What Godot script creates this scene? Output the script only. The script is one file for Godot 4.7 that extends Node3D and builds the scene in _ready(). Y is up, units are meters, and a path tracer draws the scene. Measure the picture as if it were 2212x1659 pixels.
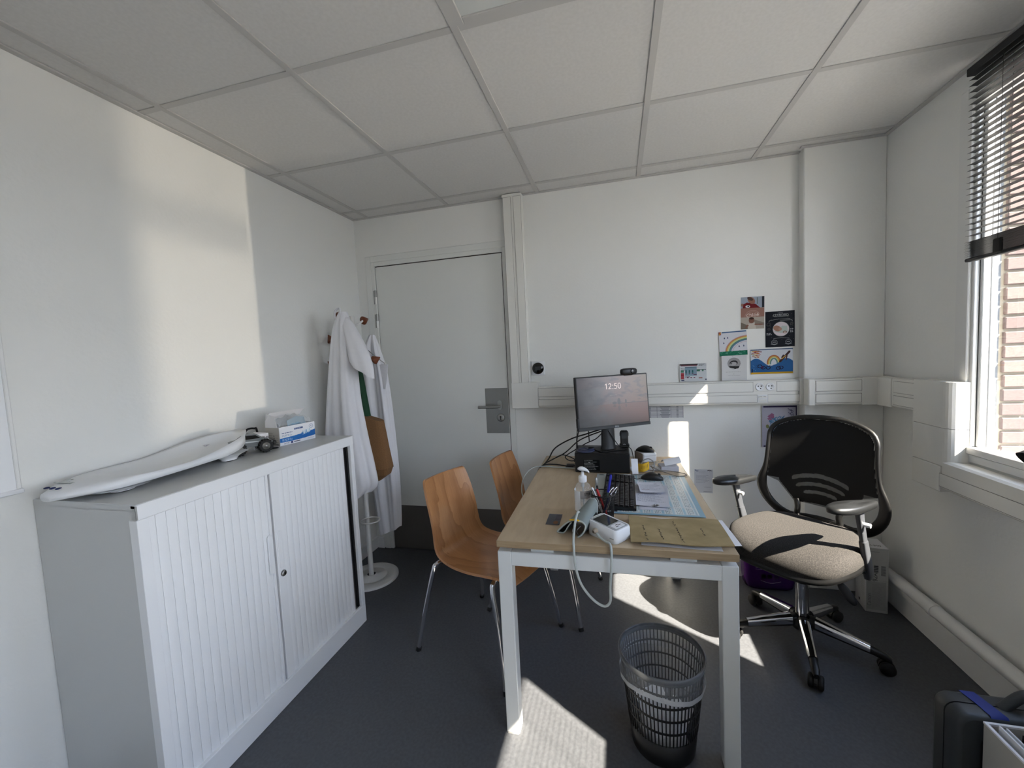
extends Node3D
# A small doctor's office: the back wall is z = -2.591, the left wall x = -1.773, the right (window) wall x = 1.34, the floor y = 0.

const BACK := -2.591
const LEFT := -1.773
const RIGHT := 1.34
const FRONT := 1.6
const CEIL := 2.374
const DESK := 0.725

var M := {}
var taken := {}
var rng := RandomNumberGenerator.new()


# ---------------------------------------------------------------- mesh helpers
func S():
	var st := SurfaceTool.new()
	st.begin(Mesh.PRIMITIVE_TRIANGLES)
	st.set_smooth_group(-1)
	return st


func tri(st, a, b, c):  # counter-clockwise as seen from outside
	st.add_vertex(a)
	st.add_vertex(c)
	st.add_vertex(b)


func quad(st, a, b, c, d):
	tri(st, a, b, c)
	tri(st, a, c, d)


func uvquad(st, a, b, c, d):  # bottom left, bottom right, top right, top left
	var p = [a, b, c, d]
	var t = [Vector2(0, 1), Vector2(1, 1), Vector2(1, 0), Vector2(0, 0)]
	for k in [0, 2, 1, 0, 3, 2]:
		st.set_uv(t[k])
		st.add_vertex(p[k])


func box(st, c, s, bev = 0.0, b = Basis()):
	var h: Vector3 = s * 0.5
	if bev <= 0.0:
		var v = []
		for k in 8:
			v.append(c + b * Vector3(h.x * (1 if k & 1 else -1), h.y * (1 if k & 2 else -1), h.z * (1 if k & 4 else -1)))
		for f in [[4, 5, 7, 6], [1, 0, 2, 3], [5, 1, 3, 7], [0, 4, 6, 2], [6, 7, 3, 2], [0, 1, 5, 4]]:
			quad(st, v[f[0]], v[f[1]], v[f[2]], v[f[3]])
		return
	var e = minf(bev, minf(h.x, minf(h.y, h.z)) * 0.95)
	var pt = func(sx, sy, sz, ax): # the corner's point on the face across axis ax
		var q = Vector3(sx * (h.x - e), sy * (h.y - e), sz * (h.z - e))
		q[ax] = [sx, sy, sz][ax] * h[ax]
		return c + b * q
	for ax in 3:
		for sg in [-1, 1]:
			var u = (ax + 1) % 3
			var w = (ax + 2) % 3
			var ring = []
			for k in [[-1, -1], [1, -1], [1, 1], [-1, 1]]:
				var q = [0, 0, 0]
				q[ax] = sg
				q[u] = k[0]
				q[w] = k[1]
				ring.append(pt.call(q[0], q[1], q[2], ax))
			if sg < 0:
				ring.reverse()
			quad(st, ring[0], ring[1], ring[2], ring[3])
	for ax in 3:  # edges along ax
		var u = (ax + 1) % 3
		var w = (ax + 2) % 3
		for su in [-1, 1]:
			for sw in [-1, 1]:
				var lo = [0, 0, 0]
				var hi = [0, 0, 0]
				lo[ax] = -1; hi[ax] = 1
				lo[u] = su; hi[u] = su
				lo[w] = sw; hi[w] = sw
				var r = [pt.call(lo[0], lo[1], lo[2], u), pt.call(hi[0], hi[1], hi[2], u), pt.call(hi[0], hi[1], hi[2], w), pt.call(lo[0], lo[1], lo[2], w)]
				if su * sw > 0:
					r.reverse()
				quad(st, r[0], r[1], r[2], r[3])
	for sx in [-1, 1]:
		for sy in [-1, 1]:
			for sz in [-1, 1]:
				var r = [pt.call(sx, sy, sz, 0), pt.call(sx, sy, sz, 1), pt.call(sx, sy, sz, 2)]
				if sx * sy * sz < 0:
					r.reverse()
				tri(st, r[0], r[1], r[2])


func span(st, lo, hi, bev = 0.0):
	box(st, (lo + hi) * 0.5, hi - lo, bev)


func loft(st, rings, closed = true, caps = false, smooth = true):
	# rings run upwards, the points of each to the right as seen from outside
	st.set_smooth_group(0 if smooth else -1)
	for i in rings.size() - 1:
		var a = rings[i]
		var b = rings[i + 1]
		var n = a.size()
		for j in (n if closed else n - 1):
			var k = (j + 1) % n
			quad(st, a[j], a[k], b[k], b[j])
	if caps:
		st.set_smooth_group(-1)
		for e in [0, rings.size() - 1]:
			var r = rings[e]
			var m = Vector3.ZERO
			for q in r:
				m += q / r.size()
			for j in r.size():
				var k = (j + 1) % r.size()
				if e == 0:
					tri(st, m, r[k], r[j])
				else:
					tri(st, m, r[j], r[k])
	st.set_smooth_group(-1)


func lathe(st, prof, n = 24, xf = Transform3D(), smooth = true, caps = false):
	var rings = []
	for q in prof:
		var r = []
		for j in n:
			var t = TAU * j / n
			r.append(xf * Vector3(q[0] * cos(t), q[1], -q[0] * sin(t)))
		rings.append(r)
	loft(st, rings, true, caps, smooth)


func smoothed(pts, per = 6):  # a Catmull-Rom curve through the points
	var out = []
	for i in pts.size() - 1:
		var a = pts[maxi(i - 1, 0)]
		var b = pts[i]
		var c = pts[i + 1]
		var d = pts[mini(i + 2, pts.size() - 1)]
		for k in per:
			out.append(b.cubic_interpolate(c, a, d, float(k) / per))
	out.append(pts[-1])
	return out


func tube(st, pts, r, n = 8, closed = false):
	var rings = []
	var m = pts.size()
	var u = Vector3.ZERO
	for i in m:
		var t: Vector3
		if closed:
			t = (pts[(i + 1) % m] - pts[(i - 1 + m) % m]).normalized()
		else:
			t = (pts[mini(i + 1, m - 1)] - pts[maxi(i - 1, 0)]).normalized()
		if i == 0:
			u = t.cross(Vector3.UP if absf(t.y) < 0.9 else Vector3.RIGHT).normalized()
		else:
			u = (u - t * u.dot(t)).normalized()
		var v = t.cross(u)
		var rr = r[i] if r is Array else r
		var ring = []
		for j in n:
			var f = TAU * j / n
			ring.append(pts[i] + rr * (cos(f) * u + sin(f) * v))
		rings.append(ring)
	if closed:
		rings.append(rings[0])
	loft(st, rings, true, not closed)


func rod(st, a, b, r, n = 10):
	tube(st, [a, b], r, n)


func shell(st, g, th):
	# a sheet with thickness; g[i][j], rows upwards and columns to the right as seen from its front
	var ni = g.size()
	var nj = g[0].size()
	var f = []
	var k = []
	for i in ni:
		var fr = []
		var kr = []
		for j in nj:
			var du = g[i][mini(j + 1, nj - 1)] - g[i][maxi(j - 1, 0)]
			var dv = g[mini(i + 1, ni - 1)][j] - g[maxi(i - 1, 0)][j]
			var n = du.cross(dv).normalized()
			fr.append(g[i][j] + n * th * 0.5)
			kr.append(g[i][j] - n * th * 0.5)
		f.append(fr)
		k.append(kr)
	st.set_smooth_group(0)
	for i in ni - 1:
		for j in nj - 1:
			quad(st, f[i][j], f[i][j + 1], f[i + 1][j + 1], f[i + 1][j])
	st.set_smooth_group(1)
	for i in ni - 1:
		for j in nj - 1:
			quad(st, k[i][j + 1], k[i][j], k[i + 1][j], k[i + 1][j + 1])
	st.set_smooth_group(-1)
	for j in nj - 1:
		quad(st, k[0][j], k[0][j + 1], f[0][j + 1], f[0][j])
		quad(st, f[ni - 1][j], f[ni - 1][j + 1], k[ni - 1][j + 1], k[ni - 1][j])
	for i in ni - 1:
		quad(st, k[i][0], f[i][0], f[i + 1][0], k[i + 1][0])
		quad(st, f[i][nj - 1], k[i][nj - 1], k[i + 1][nj - 1], f[i + 1][nj - 1])


func extrude(st, poly, z0, z1, xf = Transform3D(), smooth_sides = false):
	var p := PackedVector2Array(poly)
	if Geometry2D.is_polygon_clockwise(p):
		p.reverse()
	var ix = Geometry2D.triangulate_polygon(p)
	for k in range(0, ix.size(), 3):
		var a = p[ix[k]]
		var b = p[ix[k + 1]]
		var c = p[ix[k + 2]]
		if (b - a).cross(c - a) < 0:
			var t = b
			b = c
			c = t
		tri(st, xf * Vector3(a.x, a.y, z1), xf * Vector3(b.x, b.y, z1), xf * Vector3(c.x, c.y, z1))
		tri(st, xf * Vector3(a.x, a.y, z0), xf * Vector3(c.x, c.y, z0), xf * Vector3(b.x, b.y, z0))
	st.set_smooth_group(0 if smooth_sides else -1)
	for k in p.size():
		var a = p[k]
		var b = p[(k + 1) % p.size()]
		quad(st, xf * Vector3(a.x, a.y, z0), xf * Vector3(b.x, b.y, z0), xf * Vector3(b.x, b.y, z1), xf * Vector3(a.x, a.y, z1))
	st.set_smooth_group(-1)


func pill(st, c, s, e = 0.5, nu = 20, nv = 10, b = Basis()):
	# a superellipsoid: e = 1 an ellipsoid, e near 0 a rounded box
	var rings = []
	for i in nv + 1:
		var v = -PI / 2 + PI * i / nv
		var cv = sp(cos(v), e)
		var sv = sp(sin(v), e)
		var ring = []
		for j in nu:
			var t = TAU * j / nu
			ring.append(c + b * Vector3(s.x * 0.5 * cv * sp(cos(t), e), s.y * 0.5 * sv, -s.z * 0.5 * cv * sp(sin(t), e)))
		rings.append(ring)
	loft(st, rings)


func sp(x, e):
	return signf(x) * pow(absf(x), e)


func rrect(w, h, r, n = 5):  # a rounded rectangle round the origin, counter-clockwise
	var out = []
	for q in [[1, -1, -PI / 2], [1, 1, 0.0], [-1, 1, PI / 2], [-1, -1, PI]]:
		for k in n + 1:
			var t = q[2] + PI / 2 * k / n
			out.append(Vector2(q[0] * (w / 2 - r) + r * cos(t), q[1] * (h / 2 - r) + r * sin(t)))
	return out


func circle(r, n = 24, c = Vector2.ZERO):
	var out = []
	for k in n:
		out.append(c + r * Vector2(cos(TAU * k / n), sin(TAU * k / n)))
	return out


# ---------------------------------------------------------------- scene helpers
func numbered(called):
	if not taken.has(called):
		taken[called] = 0
		return called
	taken[called] += 1
	return "%s_%03d" % [called, taken[called]]


func obj(called, st, m, parent = null):
	var o := MeshInstance3D.new()
	if st is SurfaceTool:
		st.generate_normals()
		o.mesh = st.commit()
	else:
		o.mesh = st
	o.material_override = M[m] if m is String else m
	o.name = called if parent else numbered(called)
	(parent if parent else self).add_child(o, true)
	return o


func tag(o, label, category, group = ""):
	o.set_meta("label", label)
	o.set_meta("category", category)
	if group:
		o.set_meta("group", group)
	return o


func struct(o):
	o.set_meta("kind", "structure")
	return o


func thing(called, label, category, at = Vector3.ZERO, turn = 0.0, group = ""):
	var o := Node3D.new()
	o.name = numbered(called)
	add_child(o)
	o.position = at
	o.rotation.y = turn
	return tag(o, label, category, group)


func room_part(called):
	var o := Node3D.new()
	o.name = numbered(called)
	add_child(o)
	return struct(o)


func text(called, words, height, m, parent, at, b = Basis(), depth = 0.0006, wide = 1.0):
	var t := TextMesh.new()
	var f := SystemFont.new()
	f.font_names = PackedStringArray(["Droid Sans"])
	t.font = f
	t.text = words
	t.font_size = 64
	t.pixel_size = height / 46.0
	t.depth = depth
	t.curve_step = 4.0
	var o := MeshInstance3D.new()
	o.mesh = t
	o.material_override = M[m]
	o.name = called
	parent.add_child(o, true)
	o.transform = Transform3D(b.scaled_local(Vector3(wide, 1, 1)), at)
	return o


# ---------------------------------------------------------------- materials
func mat(key, c, rough = 0.6, metal = 0.0):
	var m := StandardMaterial3D.new()
	m.resource_name = key
	m.albedo_color = c if c is Color else Color(c)
	m.roughness = rough
	m.metallic = metal
	M[key] = m
	return m


func noise_tex(seed_, freq, c0, c1, size = 256, kind = FastNoiseLite.TYPE_SIMPLEX_SMOOTH, octaves = 4):
	var n := FastNoiseLite.new()
	n.seed = seed_
	n.frequency = freq
	n.noise_type = kind
	n.fractal_octaves = octaves
	var t := NoiseTexture2D.new()
	t.width = size
	t.height = size
	t.seamless = true
	t.noise = n
	var g := Gradient.new()
	g.set_color(0, c0)
	g.set_color(1, c1)
	t.color_ramp = g
	return t


func triplanar(m, scale, world = true):
	m.uv1_triplanar = true
	m.uv1_world_triplanar = world
	m.uv1_scale = scale if scale is Vector3 else Vector3.ONE * scale
	return m


func img(w, h, c):
	var im := Image.create(w, h, false, Image.FORMAT_RGB8)
	im.fill(c if c is Color else Color(c))
	return im


func irect(im, x, y, w, h, c):  # in shares of the picture, from the top left
	var W = im.get_width()
	var H = im.get_height()
	im.fill_rect(Rect2i(roundi(x * W), roundi(y * H), maxi(1, roundi(w * W)), maxi(1, roundi(h * H))), c if c is Color else Color(c))


func ipoly(im, pts, c):
	var W = im.get_width()
	var H = im.get_height()
	var col = c if c is Color else Color(c)
	var lo = 1e9
	var hi = -1e9
	for q in pts:
		lo = minf(lo, q.y * H)
		hi = maxf(hi, q.y * H)
	for y in range(maxi(0, floori(lo)), mini(H - 1, ceili(hi)) + 1):
		var xs = []
		for k in pts.size():
			var a = pts[k] * Vector2(W, H)
			var b = pts[(k + 1) % pts.size()] * Vector2(W, H)
			var yy = y + 0.5
			if (a.y <= yy) != (b.y <= yy):
				xs.append(a.x + (yy - a.y) / (b.y - a.y) * (b.x - a.x))
		xs.sort()
		for k in range(0, xs.size() - 1, 2):
			var x0 = maxi(0, roundi(xs[k]))
			var x1 = mini(W, roundi(xs[k + 1]))
			if x1 > x0:
				im.fill_rect(Rect2i(x0, y, x1 - x0, 1), col)


func iell(im, cx, cy, rx, ry, c, turn = 0.0):
	var pts = []
	for k in 28:
		var q = Vector2(rx * cos(TAU * k / 28), ry * sin(TAU * k / 28)).rotated(turn)
		pts.append(Vector2(cx, cy) + q)
	ipoly(im, pts, c)


func iline(im, pts, w, c):  # w in pixels
	var W = im.get_width()
	var H = im.get_height()
	var col = c if c is Color else Color(c)
	for k in pts.size() - 1:
		var a = pts[k] * Vector2(W, H)
		var b = pts[k + 1] * Vector2(W, H)
		var n = ceili(a.distance_to(b)) + 1
		for i in n + 1:
			var q = a.lerp(b, float(i) / n)
			im.fill_rect(Rect2i(roundi(q.x - w / 2.0), roundi(q.y - w / 2.0), maxi(1, roundi(w)), maxi(1, roundi(w))), col)


func iwords(im, x, y, w, h, rows, c, seed_ = 1, fill = 0.55):  # rows of small unreadable print
	rng.seed = seed_
	for r in rows:
		var px = x
		var end = x + w * rng.randf_range(0.6, 1.0)
		while px < end:
			var l = rng.randf_range(0.02, 0.07)
			irect(im, px, y + h * r / rows, minf(l, end - px), h / rows * fill, c)
			px += l + 0.014


func printed(key, im, rough = 0.55):
	var m = mat(key, Color.WHITE, rough)
	m.albedo_texture = ImageTexture.create_from_image(im)
	m.texture_repeat = false
	m.metallic_specular = 0.25
	return m


func sheet_mesh(w, h, curl = []):
	# a printed sheet in the XY plane, its lower left corner at the origin; curl lists the depth of its columns
	var st = S()
	if curl.is_empty():
		curl = [0.0, 0.0]
	var n = curl.size() - 1
	st.set_smooth_group(0)
	for k in n:
		var x0 = w * k / n
		var x1 = w * (k + 1) / n
		var p = [Vector3(x0, 0, curl[k]), Vector3(x1, 0, curl[k + 1]), Vector3(x1, h, curl[k + 1]), Vector3(x0, h, curl[k])]
		var t = [Vector2(float(k) / n, 1), Vector2(float(k + 1) / n, 1), Vector2(float(k + 1) / n, 0), Vector2(float(k) / n, 0)]
		for i in [0, 2, 1, 0, 3, 2]:
			st.set_uv(t[i])
			st.add_vertex(p[i])
	return st


# ---------------------------------------------------------------- the place
func _ready():
	look()
	materials()
	shell_of_room()
	ceiling()
	door()
	windows()
	ducts()
	wall_things()
	cabinet()
	scale_and_toys()
	coats()
	wooden_chairs()
	desk()
	desk_things()
	computer()
	office_chair()
	floor_things()


func look():
	var cam := Camera3D.new()
	cam.name = "camera"
	add_child(cam)
	cam.position = Vector3(0, 1.37, 0)
	cam.basis = Basis.from_euler(Vector3(-0.0691841, 0.2549778, -0.0498766), EULER_ORDER_YXZ)
	cam.fov = 86.594
	cam.near = 0.02
	cam.far = 200.0
	cam.current = true

	var sky_look := ProceduralSkyMaterial.new()
	sky_look.sky_top_color = Color(0.60, 0.70, 0.86)
	sky_look.sky_horizon_color = Color(0.90, 0.92, 0.94)
	sky_look.ground_bottom_color = Color(0.45, 0.44, 0.42)
	sky_look.ground_horizon_color = Color(0.62, 0.62, 0.60)
	sky_look.sky_curve = 0.25
	sky_look.energy_multiplier = 6.0
	var env := Environment.new()
	env.background_mode = Environment.BG_SKY
	env.sky = Sky.new()
	env.sky.sky_material = sky_look
	env.tonemap_mode = Environment.TONE_MAPPER_LINEAR
	env.tonemap_exposure = 1.75
	env.sdfgi_enabled = true
	env.ssao_enabled = true
	env.ssil_enabled = true
	var around := WorldEnvironment.new()
	around.name = "environment"
	around.environment = env
	add_child(around)

	var sun := DirectionalLight3D.new()
	sun.name = "sun"
	add_child(sun)
	sun.basis = Basis.looking_at(Vector3(-0.5908, -0.711, -0.3824))
	sun.light_color = Color(1.0, 0.955, 0.88)
	sun.light_energy = 9.0
	sun.light_angular_distance = 0.53
	sun.shadow_enabled = true
	sun.sky_mode = DirectionalLight3D.SKY_MODE_LIGHT_ONLY

	# added area light for a supposed sun glint, brightening the left wall
	var glint := AreaLight3D.new()
	glint.name = "added_glint_light"
	add_child(glint)
	glint.position = Vector3(13.25, 0.16, -2.9)
	glint.basis = Basis.looking_at(Vector3(-11.9, 1.15, 1.2))
	glint.area_size = Vector2(0.09, 1.0)
	glint.area_normalize_energy = true
	glint.light_color = Color(1.0, 0.95, 0.86)
	glint.light_energy = 55.0
	glint.area_range = 40.0
	glint.shadow_enabled = true


func materials():
	var m = mat("wall_paint", Color(0.90, 0.90, 0.885), 0.75)
	m.heightmap_enabled = true
	m.heightmap_texture = noise_tex(3, 0.06, Color.BLACK, Color.WHITE, 256)
	m.heightmap_scale = 0.04
	triplanar(m, 3.0)
	m = mat("vinyl", Color(0.92, 0.93, 0.95), 0.5)
	m.albedo_texture = noise_tex(5, 0.09, Color(0.30, 0.305, 0.315), Color(0.37, 0.375, 0.385), 512)
	m.roughness_texture = noise_tex(8, 0.02, Color(0.85, 0.85, 0.85), Color(1, 1, 1), 256)
	triplanar(m, 1.3)
	m = mat("tile", Color.WHITE, 0.85)
	m.albedo_texture = noise_tex(11, 0.12, Color(0.79, 0.785, 0.775), Color(0.825, 0.82, 0.81), 256)
	triplanar(m, 2.0)
	mat("grid_white", Color(0.72, 0.715, 0.705), 0.5)
	mat("white_gloss", Color(0.88, 0.88, 0.87), 0.35)
	mat("door_paint", Color(0.87, 0.875, 0.86), 0.5)
	mat("kick_plate", Color(0.36, 0.345, 0.33), 0.45)
	mat("pvc", Color(0.88, 0.875, 0.85), 0.4)
	mat("pvc_gap_shade", Color(0.50, 0.49, 0.47), 0.7)  # grey painted in for the shadow gaps round the duct lids
	mat("rubber_seal", Color(0.10, 0.06, 0.055), 0.7)
	mat("steel", Color(0.62, 0.62, 0.61), 0.32, 1.0)
	m = mat("brushed", Color(0.55, 0.55, 0.54), 0.42, 1.0)
	m.roughness_texture = noise_tex(17, 0.05, Color(0.7, 0.7, 0.7), Color(1, 1, 1), 256)
	triplanar(m, Vector3(1, 12, 1))
	mat("chrome", Color(0.85, 0.85, 0.86), 0.08, 1.0)
	mat("alu", Color(0.80, 0.80, 0.80), 0.22, 1.0)
	m = mat("zinc", Color(0.40, 0.42, 0.44), 0.6)
	m.albedo_texture = noise_tex(19, 0.05, Color(0.72, 0.72, 0.72), Color(1, 1, 1), 256)
	triplanar(m, 4.0)
	mat("pane", Color(0.9, 0.95, 0.95, 0.04), 0.02).transparency = BaseMaterial3D.TRANSPARENCY_ALPHA
	mat("blind_black", Color(0.045, 0.048, 0.06), 0.5)
	mat("black", Color(0.035, 0.035, 0.038), 0.45)
	mat("black_soft", Color(0.05, 0.05, 0.053), 0.75)
	mat("black_gloss", Color(0.02, 0.02, 0.024), 0.12)
	mat("dark_grey", Color(0.13, 0.135, 0.14), 0.5)
	mat("mortar", Color(0.56, 0.53, 0.47), 0.9)
	for k in 3:
		m = mat("brick_%d" % k, [Color(0.40, 0.345, 0.33), Color(0.43, 0.37, 0.35), Color(0.375, 0.325, 0.315)][k], 0.9)
		m.albedo_texture = noise_tex(30 + k, 0.05, Color(0.78, 0.78, 0.8), Color(1, 1, 1), 256)
		triplanar(m, Vector3(5, 14, 5))
	m = mat("ground", Color(0.42, 0.41, 0.40), 0.26)
	m.albedo_texture = noise_tex(40, 0.03, Color(0.8, 0.8, 0.8), Color(1, 1, 1), 256)
	triplanar(m, 0.4)
	mat("cabinet_white", Color(0.92, 0.925, 0.93), 0.32)
	mat("cabinet_grey", Color(0.78, 0.785, 0.78), 0.35)
	mat("slat_white", Color(0.93, 0.935, 0.94), 0.42)
	mat("plastic_white", Color(0.90, 0.905, 0.91), 0.32)
	mat("paper", Color(0.90, 0.90, 0.91), 0.75)
	mat("desk_leg", Color(0.84, 0.85, 0.845), 0.28)
	mat("red", Color(0.62, 0.06, 0.06), 0.4)
	mat("blue", Color(0.05, 0.10, 0.62), 0.35)
	mat("green", Color(0.03, 0.22, 0.12), 0.8)
	mat("yellow", Color(0.93, 0.73, 0.12), 0.7)
	mat("ink", Color(0.06, 0.06, 0.09), 0.6)
	mat("grey_line", Color(0.60, 0.60, 0.59), 0.6)


func shell_of_room():
	var st = S()
	span(st, Vector3(LEFT - 0.2, -0.16, BACK - 0.22), Vector3(RIGHT + 0.06, 0, FRONT + 0.15))
	struct(obj("floor", st, "vinyl"))
	st = S()
	span(st, Vector3(LEFT - 0.18, 0, BACK - 0.2), Vector3(LEFT, 2.6, FRONT + 0.15))
	struct(obj("wall_left", st, "wall_paint"))
	# the back wall, with the door's opening and the boxed-out corner beside the window
	st = S()
	span(st, Vector3(LEFT, 0, BACK - 0.2), Vector3(RIGHT, 2.6, BACK - 0.09))
	span(st, Vector3(LEFT, 0, BACK - 0.09), Vector3(-1.665, 2.6, BACK))
	span(st, Vector3(-1.665, 2.08, BACK - 0.09), Vector3(-0.685, 2.6, BACK))
	span(st, Vector3(-0.685, 0, BACK - 0.09), Vector3(RIGHT, 2.6, BACK))
	struct(obj("wall_back", st, "wall_paint"))
	st = S()
	span(st, Vector3(0.976, 0, BACK), Vector3(RIGHT, 2.55, -2.527), 0.004)
	struct(obj("wall_pillar", st, "wall_paint"))
	st = S()
	span(st, Vector3(LEFT, 0, FRONT), Vector3(RIGHT, 2.6, FRONT + 0.15))
	struct(obj("wall_front", st, "wall_paint"))
	# the window wall: an inner leaf 6 cm thick that takes the frames, and an outer leaf with brick reveals
	st = S()
	var zs = [[BACK - 0.2, -2.07], [-1.10, -0.54], [1.42, FRONT + 0.15]]
	for z in zs:
		span(st, Vector3(RIGHT, 0, z[0]), Vector3(RIGHT + 0.06, 2.6, z[1]))
	for z in [[-2.07, -1.10], [-0.54, 1.42]]:
		span(st, Vector3(RIGHT, 0, z[0]), Vector3(RIGHT + 0.06, 0.86, z[1]))
		span(st, Vector3(RIGHT, 2.30, z[0]), Vector3(RIGHT + 0.06, 2.6, z[1]))
	for z in [[BACK - 0.2, -2.05], [-1.16, -0.50], [1.38, FRONT + 0.15]]:
		span(st, Vector3(RIGHT + 0.06, -0.4, z[0]), Vector3(RIGHT + 0.28, 3.2, z[1]))
	for z in [[-2.05, -1.16, 2.51], [-0.50, 1.38, 2.455]]:
		span(st, Vector3(RIGHT + 0.06, -0.4, z[0]), Vector3(RIGHT + 0.28, 0.86, z[1]))
		span(st, Vector3(RIGHT + 0.06, z[2], z[0]), Vector3(RIGHT + 0.28, 3.2, z[1]))
	var wall = struct(obj("wall_right", st, "wall_paint"))
	# brick reveals of the outer leaf: mortar bed, then each brick
	st = S()
	span(st, Vector3(1.452, 0.86, -2.05), Vector3(1.62, 2.45, -2.036))
	span(st, Vector3(1.452, 0.86, -0.50), Vector3(1.62, 2.45, -0.486))
	obj("mortar_bed", st, "mortar", wall)
	st = S()
	span(st, Vector3(1.40, 0.86, -2.05), Vector3(1.452, 2.45, -2.035))
	obj("zinc_strip", st, "zinc", wall)
	var bricks = []
	for k in 2:
		st = S()
		box(st, Vector3.ZERO, Vector3([0.152, 0.074][k], 0.046, 0.02), 0.003)
		st.generate_normals()
		bricks.append(st.commit())
	rng.seed = 7
	for zz in [-2.032, -0.482]:
		for r in 28:
			var y = 0.893 + r * 0.0565
			var whole = r % 2 == 0
			for q in ([[1.538, 0]] if whole else [[1.499, 1], [1.582, 1]]):
				var b = obj("brick", bricks[q[1]], "brick_%d" % rng.randi_range(0, 2), wall)
				b.position = Vector3(q[0] + rng.randf_range(-0.002, 0.002), y + rng.randf_range(-0.001, 0.001), zz + rng.randf_range(-0.002, 0.001))
	# skirtings
	st = S()
	span(st, Vector3(LEFT, 0, BACK), Vector3(LEFT + 0.014, 0.085, FRONT), 0.003)
	struct(obj("baseboard_left", st, "white_gloss"))
	st = S()
	span(st, Vector3(LEFT + 0.014, 0, BACK), Vector3(-1.705, 0.085, BACK + 0.014), 0.003)
	span(st, Vector3(-0.66, 0, BACK), Vector3(0.976, 0.105, BACK + 0.014), 0.003)
	span(st, Vector3(0.963, 0, -2.527), Vector3(RIGHT - 0.03, 0.105, -2.513), 0.003)
	struct(obj("baseboard_back", st, "white_gloss"))
	st = S()
	span(st, Vector3(RIGHT - 0.02, 0, -2.513), Vector3(RIGHT, 0.10, FRONT), 0.004)
	span(st, Vector3(RIGHT - 0.035, 0.104, -2.513), Vector3(RIGHT, 0.148, FRONT), 0.004)
	struct(obj("baseboard_right", st, "white_gloss"))
	# outside
	st = S()
	span(st, Vector3(RIGHT + 0.28, -0.5, -20), Vector3(30, -0.4, 20))
	struct(obj("ground", st, "ground"))
	st = S()
	span(st, Vector3(6.9, -0.4, -2.184), Vector3(7.1, 1.25, 6.0), 0.01)
	struct(obj("wall_yard_added", st, "wall_paint"))  # unseen wall, added to trim the glint light's beam on the left wall


func ceiling():
	var c = room_part("ceiling")
	var st = S()
	span(st, Vector3(LEFT, CEIL + 0.03, BACK), Vector3(RIGHT, CEIL + 0.2, FRONT))
	obj("slab", st, "wall_paint", c)
	var xs = [LEFT, -1.649, -1.049, -0.449, 0.151, 0.751, RIGHT]
	var zs = [BACK]
	for k in 7:
		zs.append(-2.447 + 0.6 * k)
	zs.append(FRONT)
	for i in xs.size() - 1:
		for j in zs.size() - 1:
			if i == 3 and j == 3:
				continue
			st = S()
			span(st, Vector3(xs[i] + 0.002, CEIL + 0.004, zs[j] + 0.002), Vector3(xs[i + 1] - 0.002, CEIL + 0.018, zs[j + 1] - 0.002), 0.002)
			obj("ceiling_tile", st, "tile", c)
	for i in range(1, xs.size() - 1):
		st = S()
		span(st, Vector3(xs[i] - 0.012, CEIL - 0.001, BACK), Vector3(xs[i] + 0.012, CEIL + 0.004, FRONT), 0.0006)
		obj("grid_bar", st, "grid_white", c)
	for j in range(1, zs.size() - 1):
		for i in xs.size() - 1:
			st = S()
			span(st, Vector3(xs[i] + 0.012, CEIL, zs[j] - 0.012), Vector3(xs[i + 1] - 0.012, CEIL + 0.004, zs[j] + 0.012), 0.0006)
			obj("grid_bar", st, "grid_white", c)
	for e in [[Vector3(LEFT, 0, BACK), Vector3(LEFT + 0.022, 0, FRONT)], [Vector3(RIGHT - 0.022, 0, BACK), Vector3(RIGHT, 0, FRONT)], [Vector3(LEFT + 0.022, 0, BACK), Vector3(0.976, 0, BACK + 0.022)], [Vector3(0.956, 0, -2.527), Vector3(RIGHT - 0.022, 0, -2.505)], [Vector3(LEFT, 0, FRONT - 0.022), Vector3(RIGHT, 0, FRONT)]]:
		st = S()
		span(st, e[0] + Vector3(0, CEIL - 0.003, 0), e[1] + Vector3(0, CEIL + 0.003, 0), 0.0006)
		obj("wall_angle", st, "grid_white", c)
	# the panel light (switched off) in one field of the grid
	var p = thing("ceiling_light", "square flush panel light, switched off, set in the tiled ceiling", "ceiling light", Vector3(-0.149, CEIL, -0.947))
	st = S()
	for s in [-1, 1]:
		box(st, Vector3(s * 0.279, 0.005, 0), Vector3(0.026, 0.012, 0.584), 0.002)
		box(st, Vector3(0, 0.005, s * 0.279), Vector3(0.532, 0.012, 0.026), 0.002)
	obj("frame", st, "grid_white", p)
	st = S()
	box(st, Vector3(0, 0.007, 0), Vector3(0.534, 0.006, 0.534))
	mat("diffuser", Color(0.80, 0.81, 0.80), 0.3)
	obj("diffuser", st, "diffuser", p)


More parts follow.
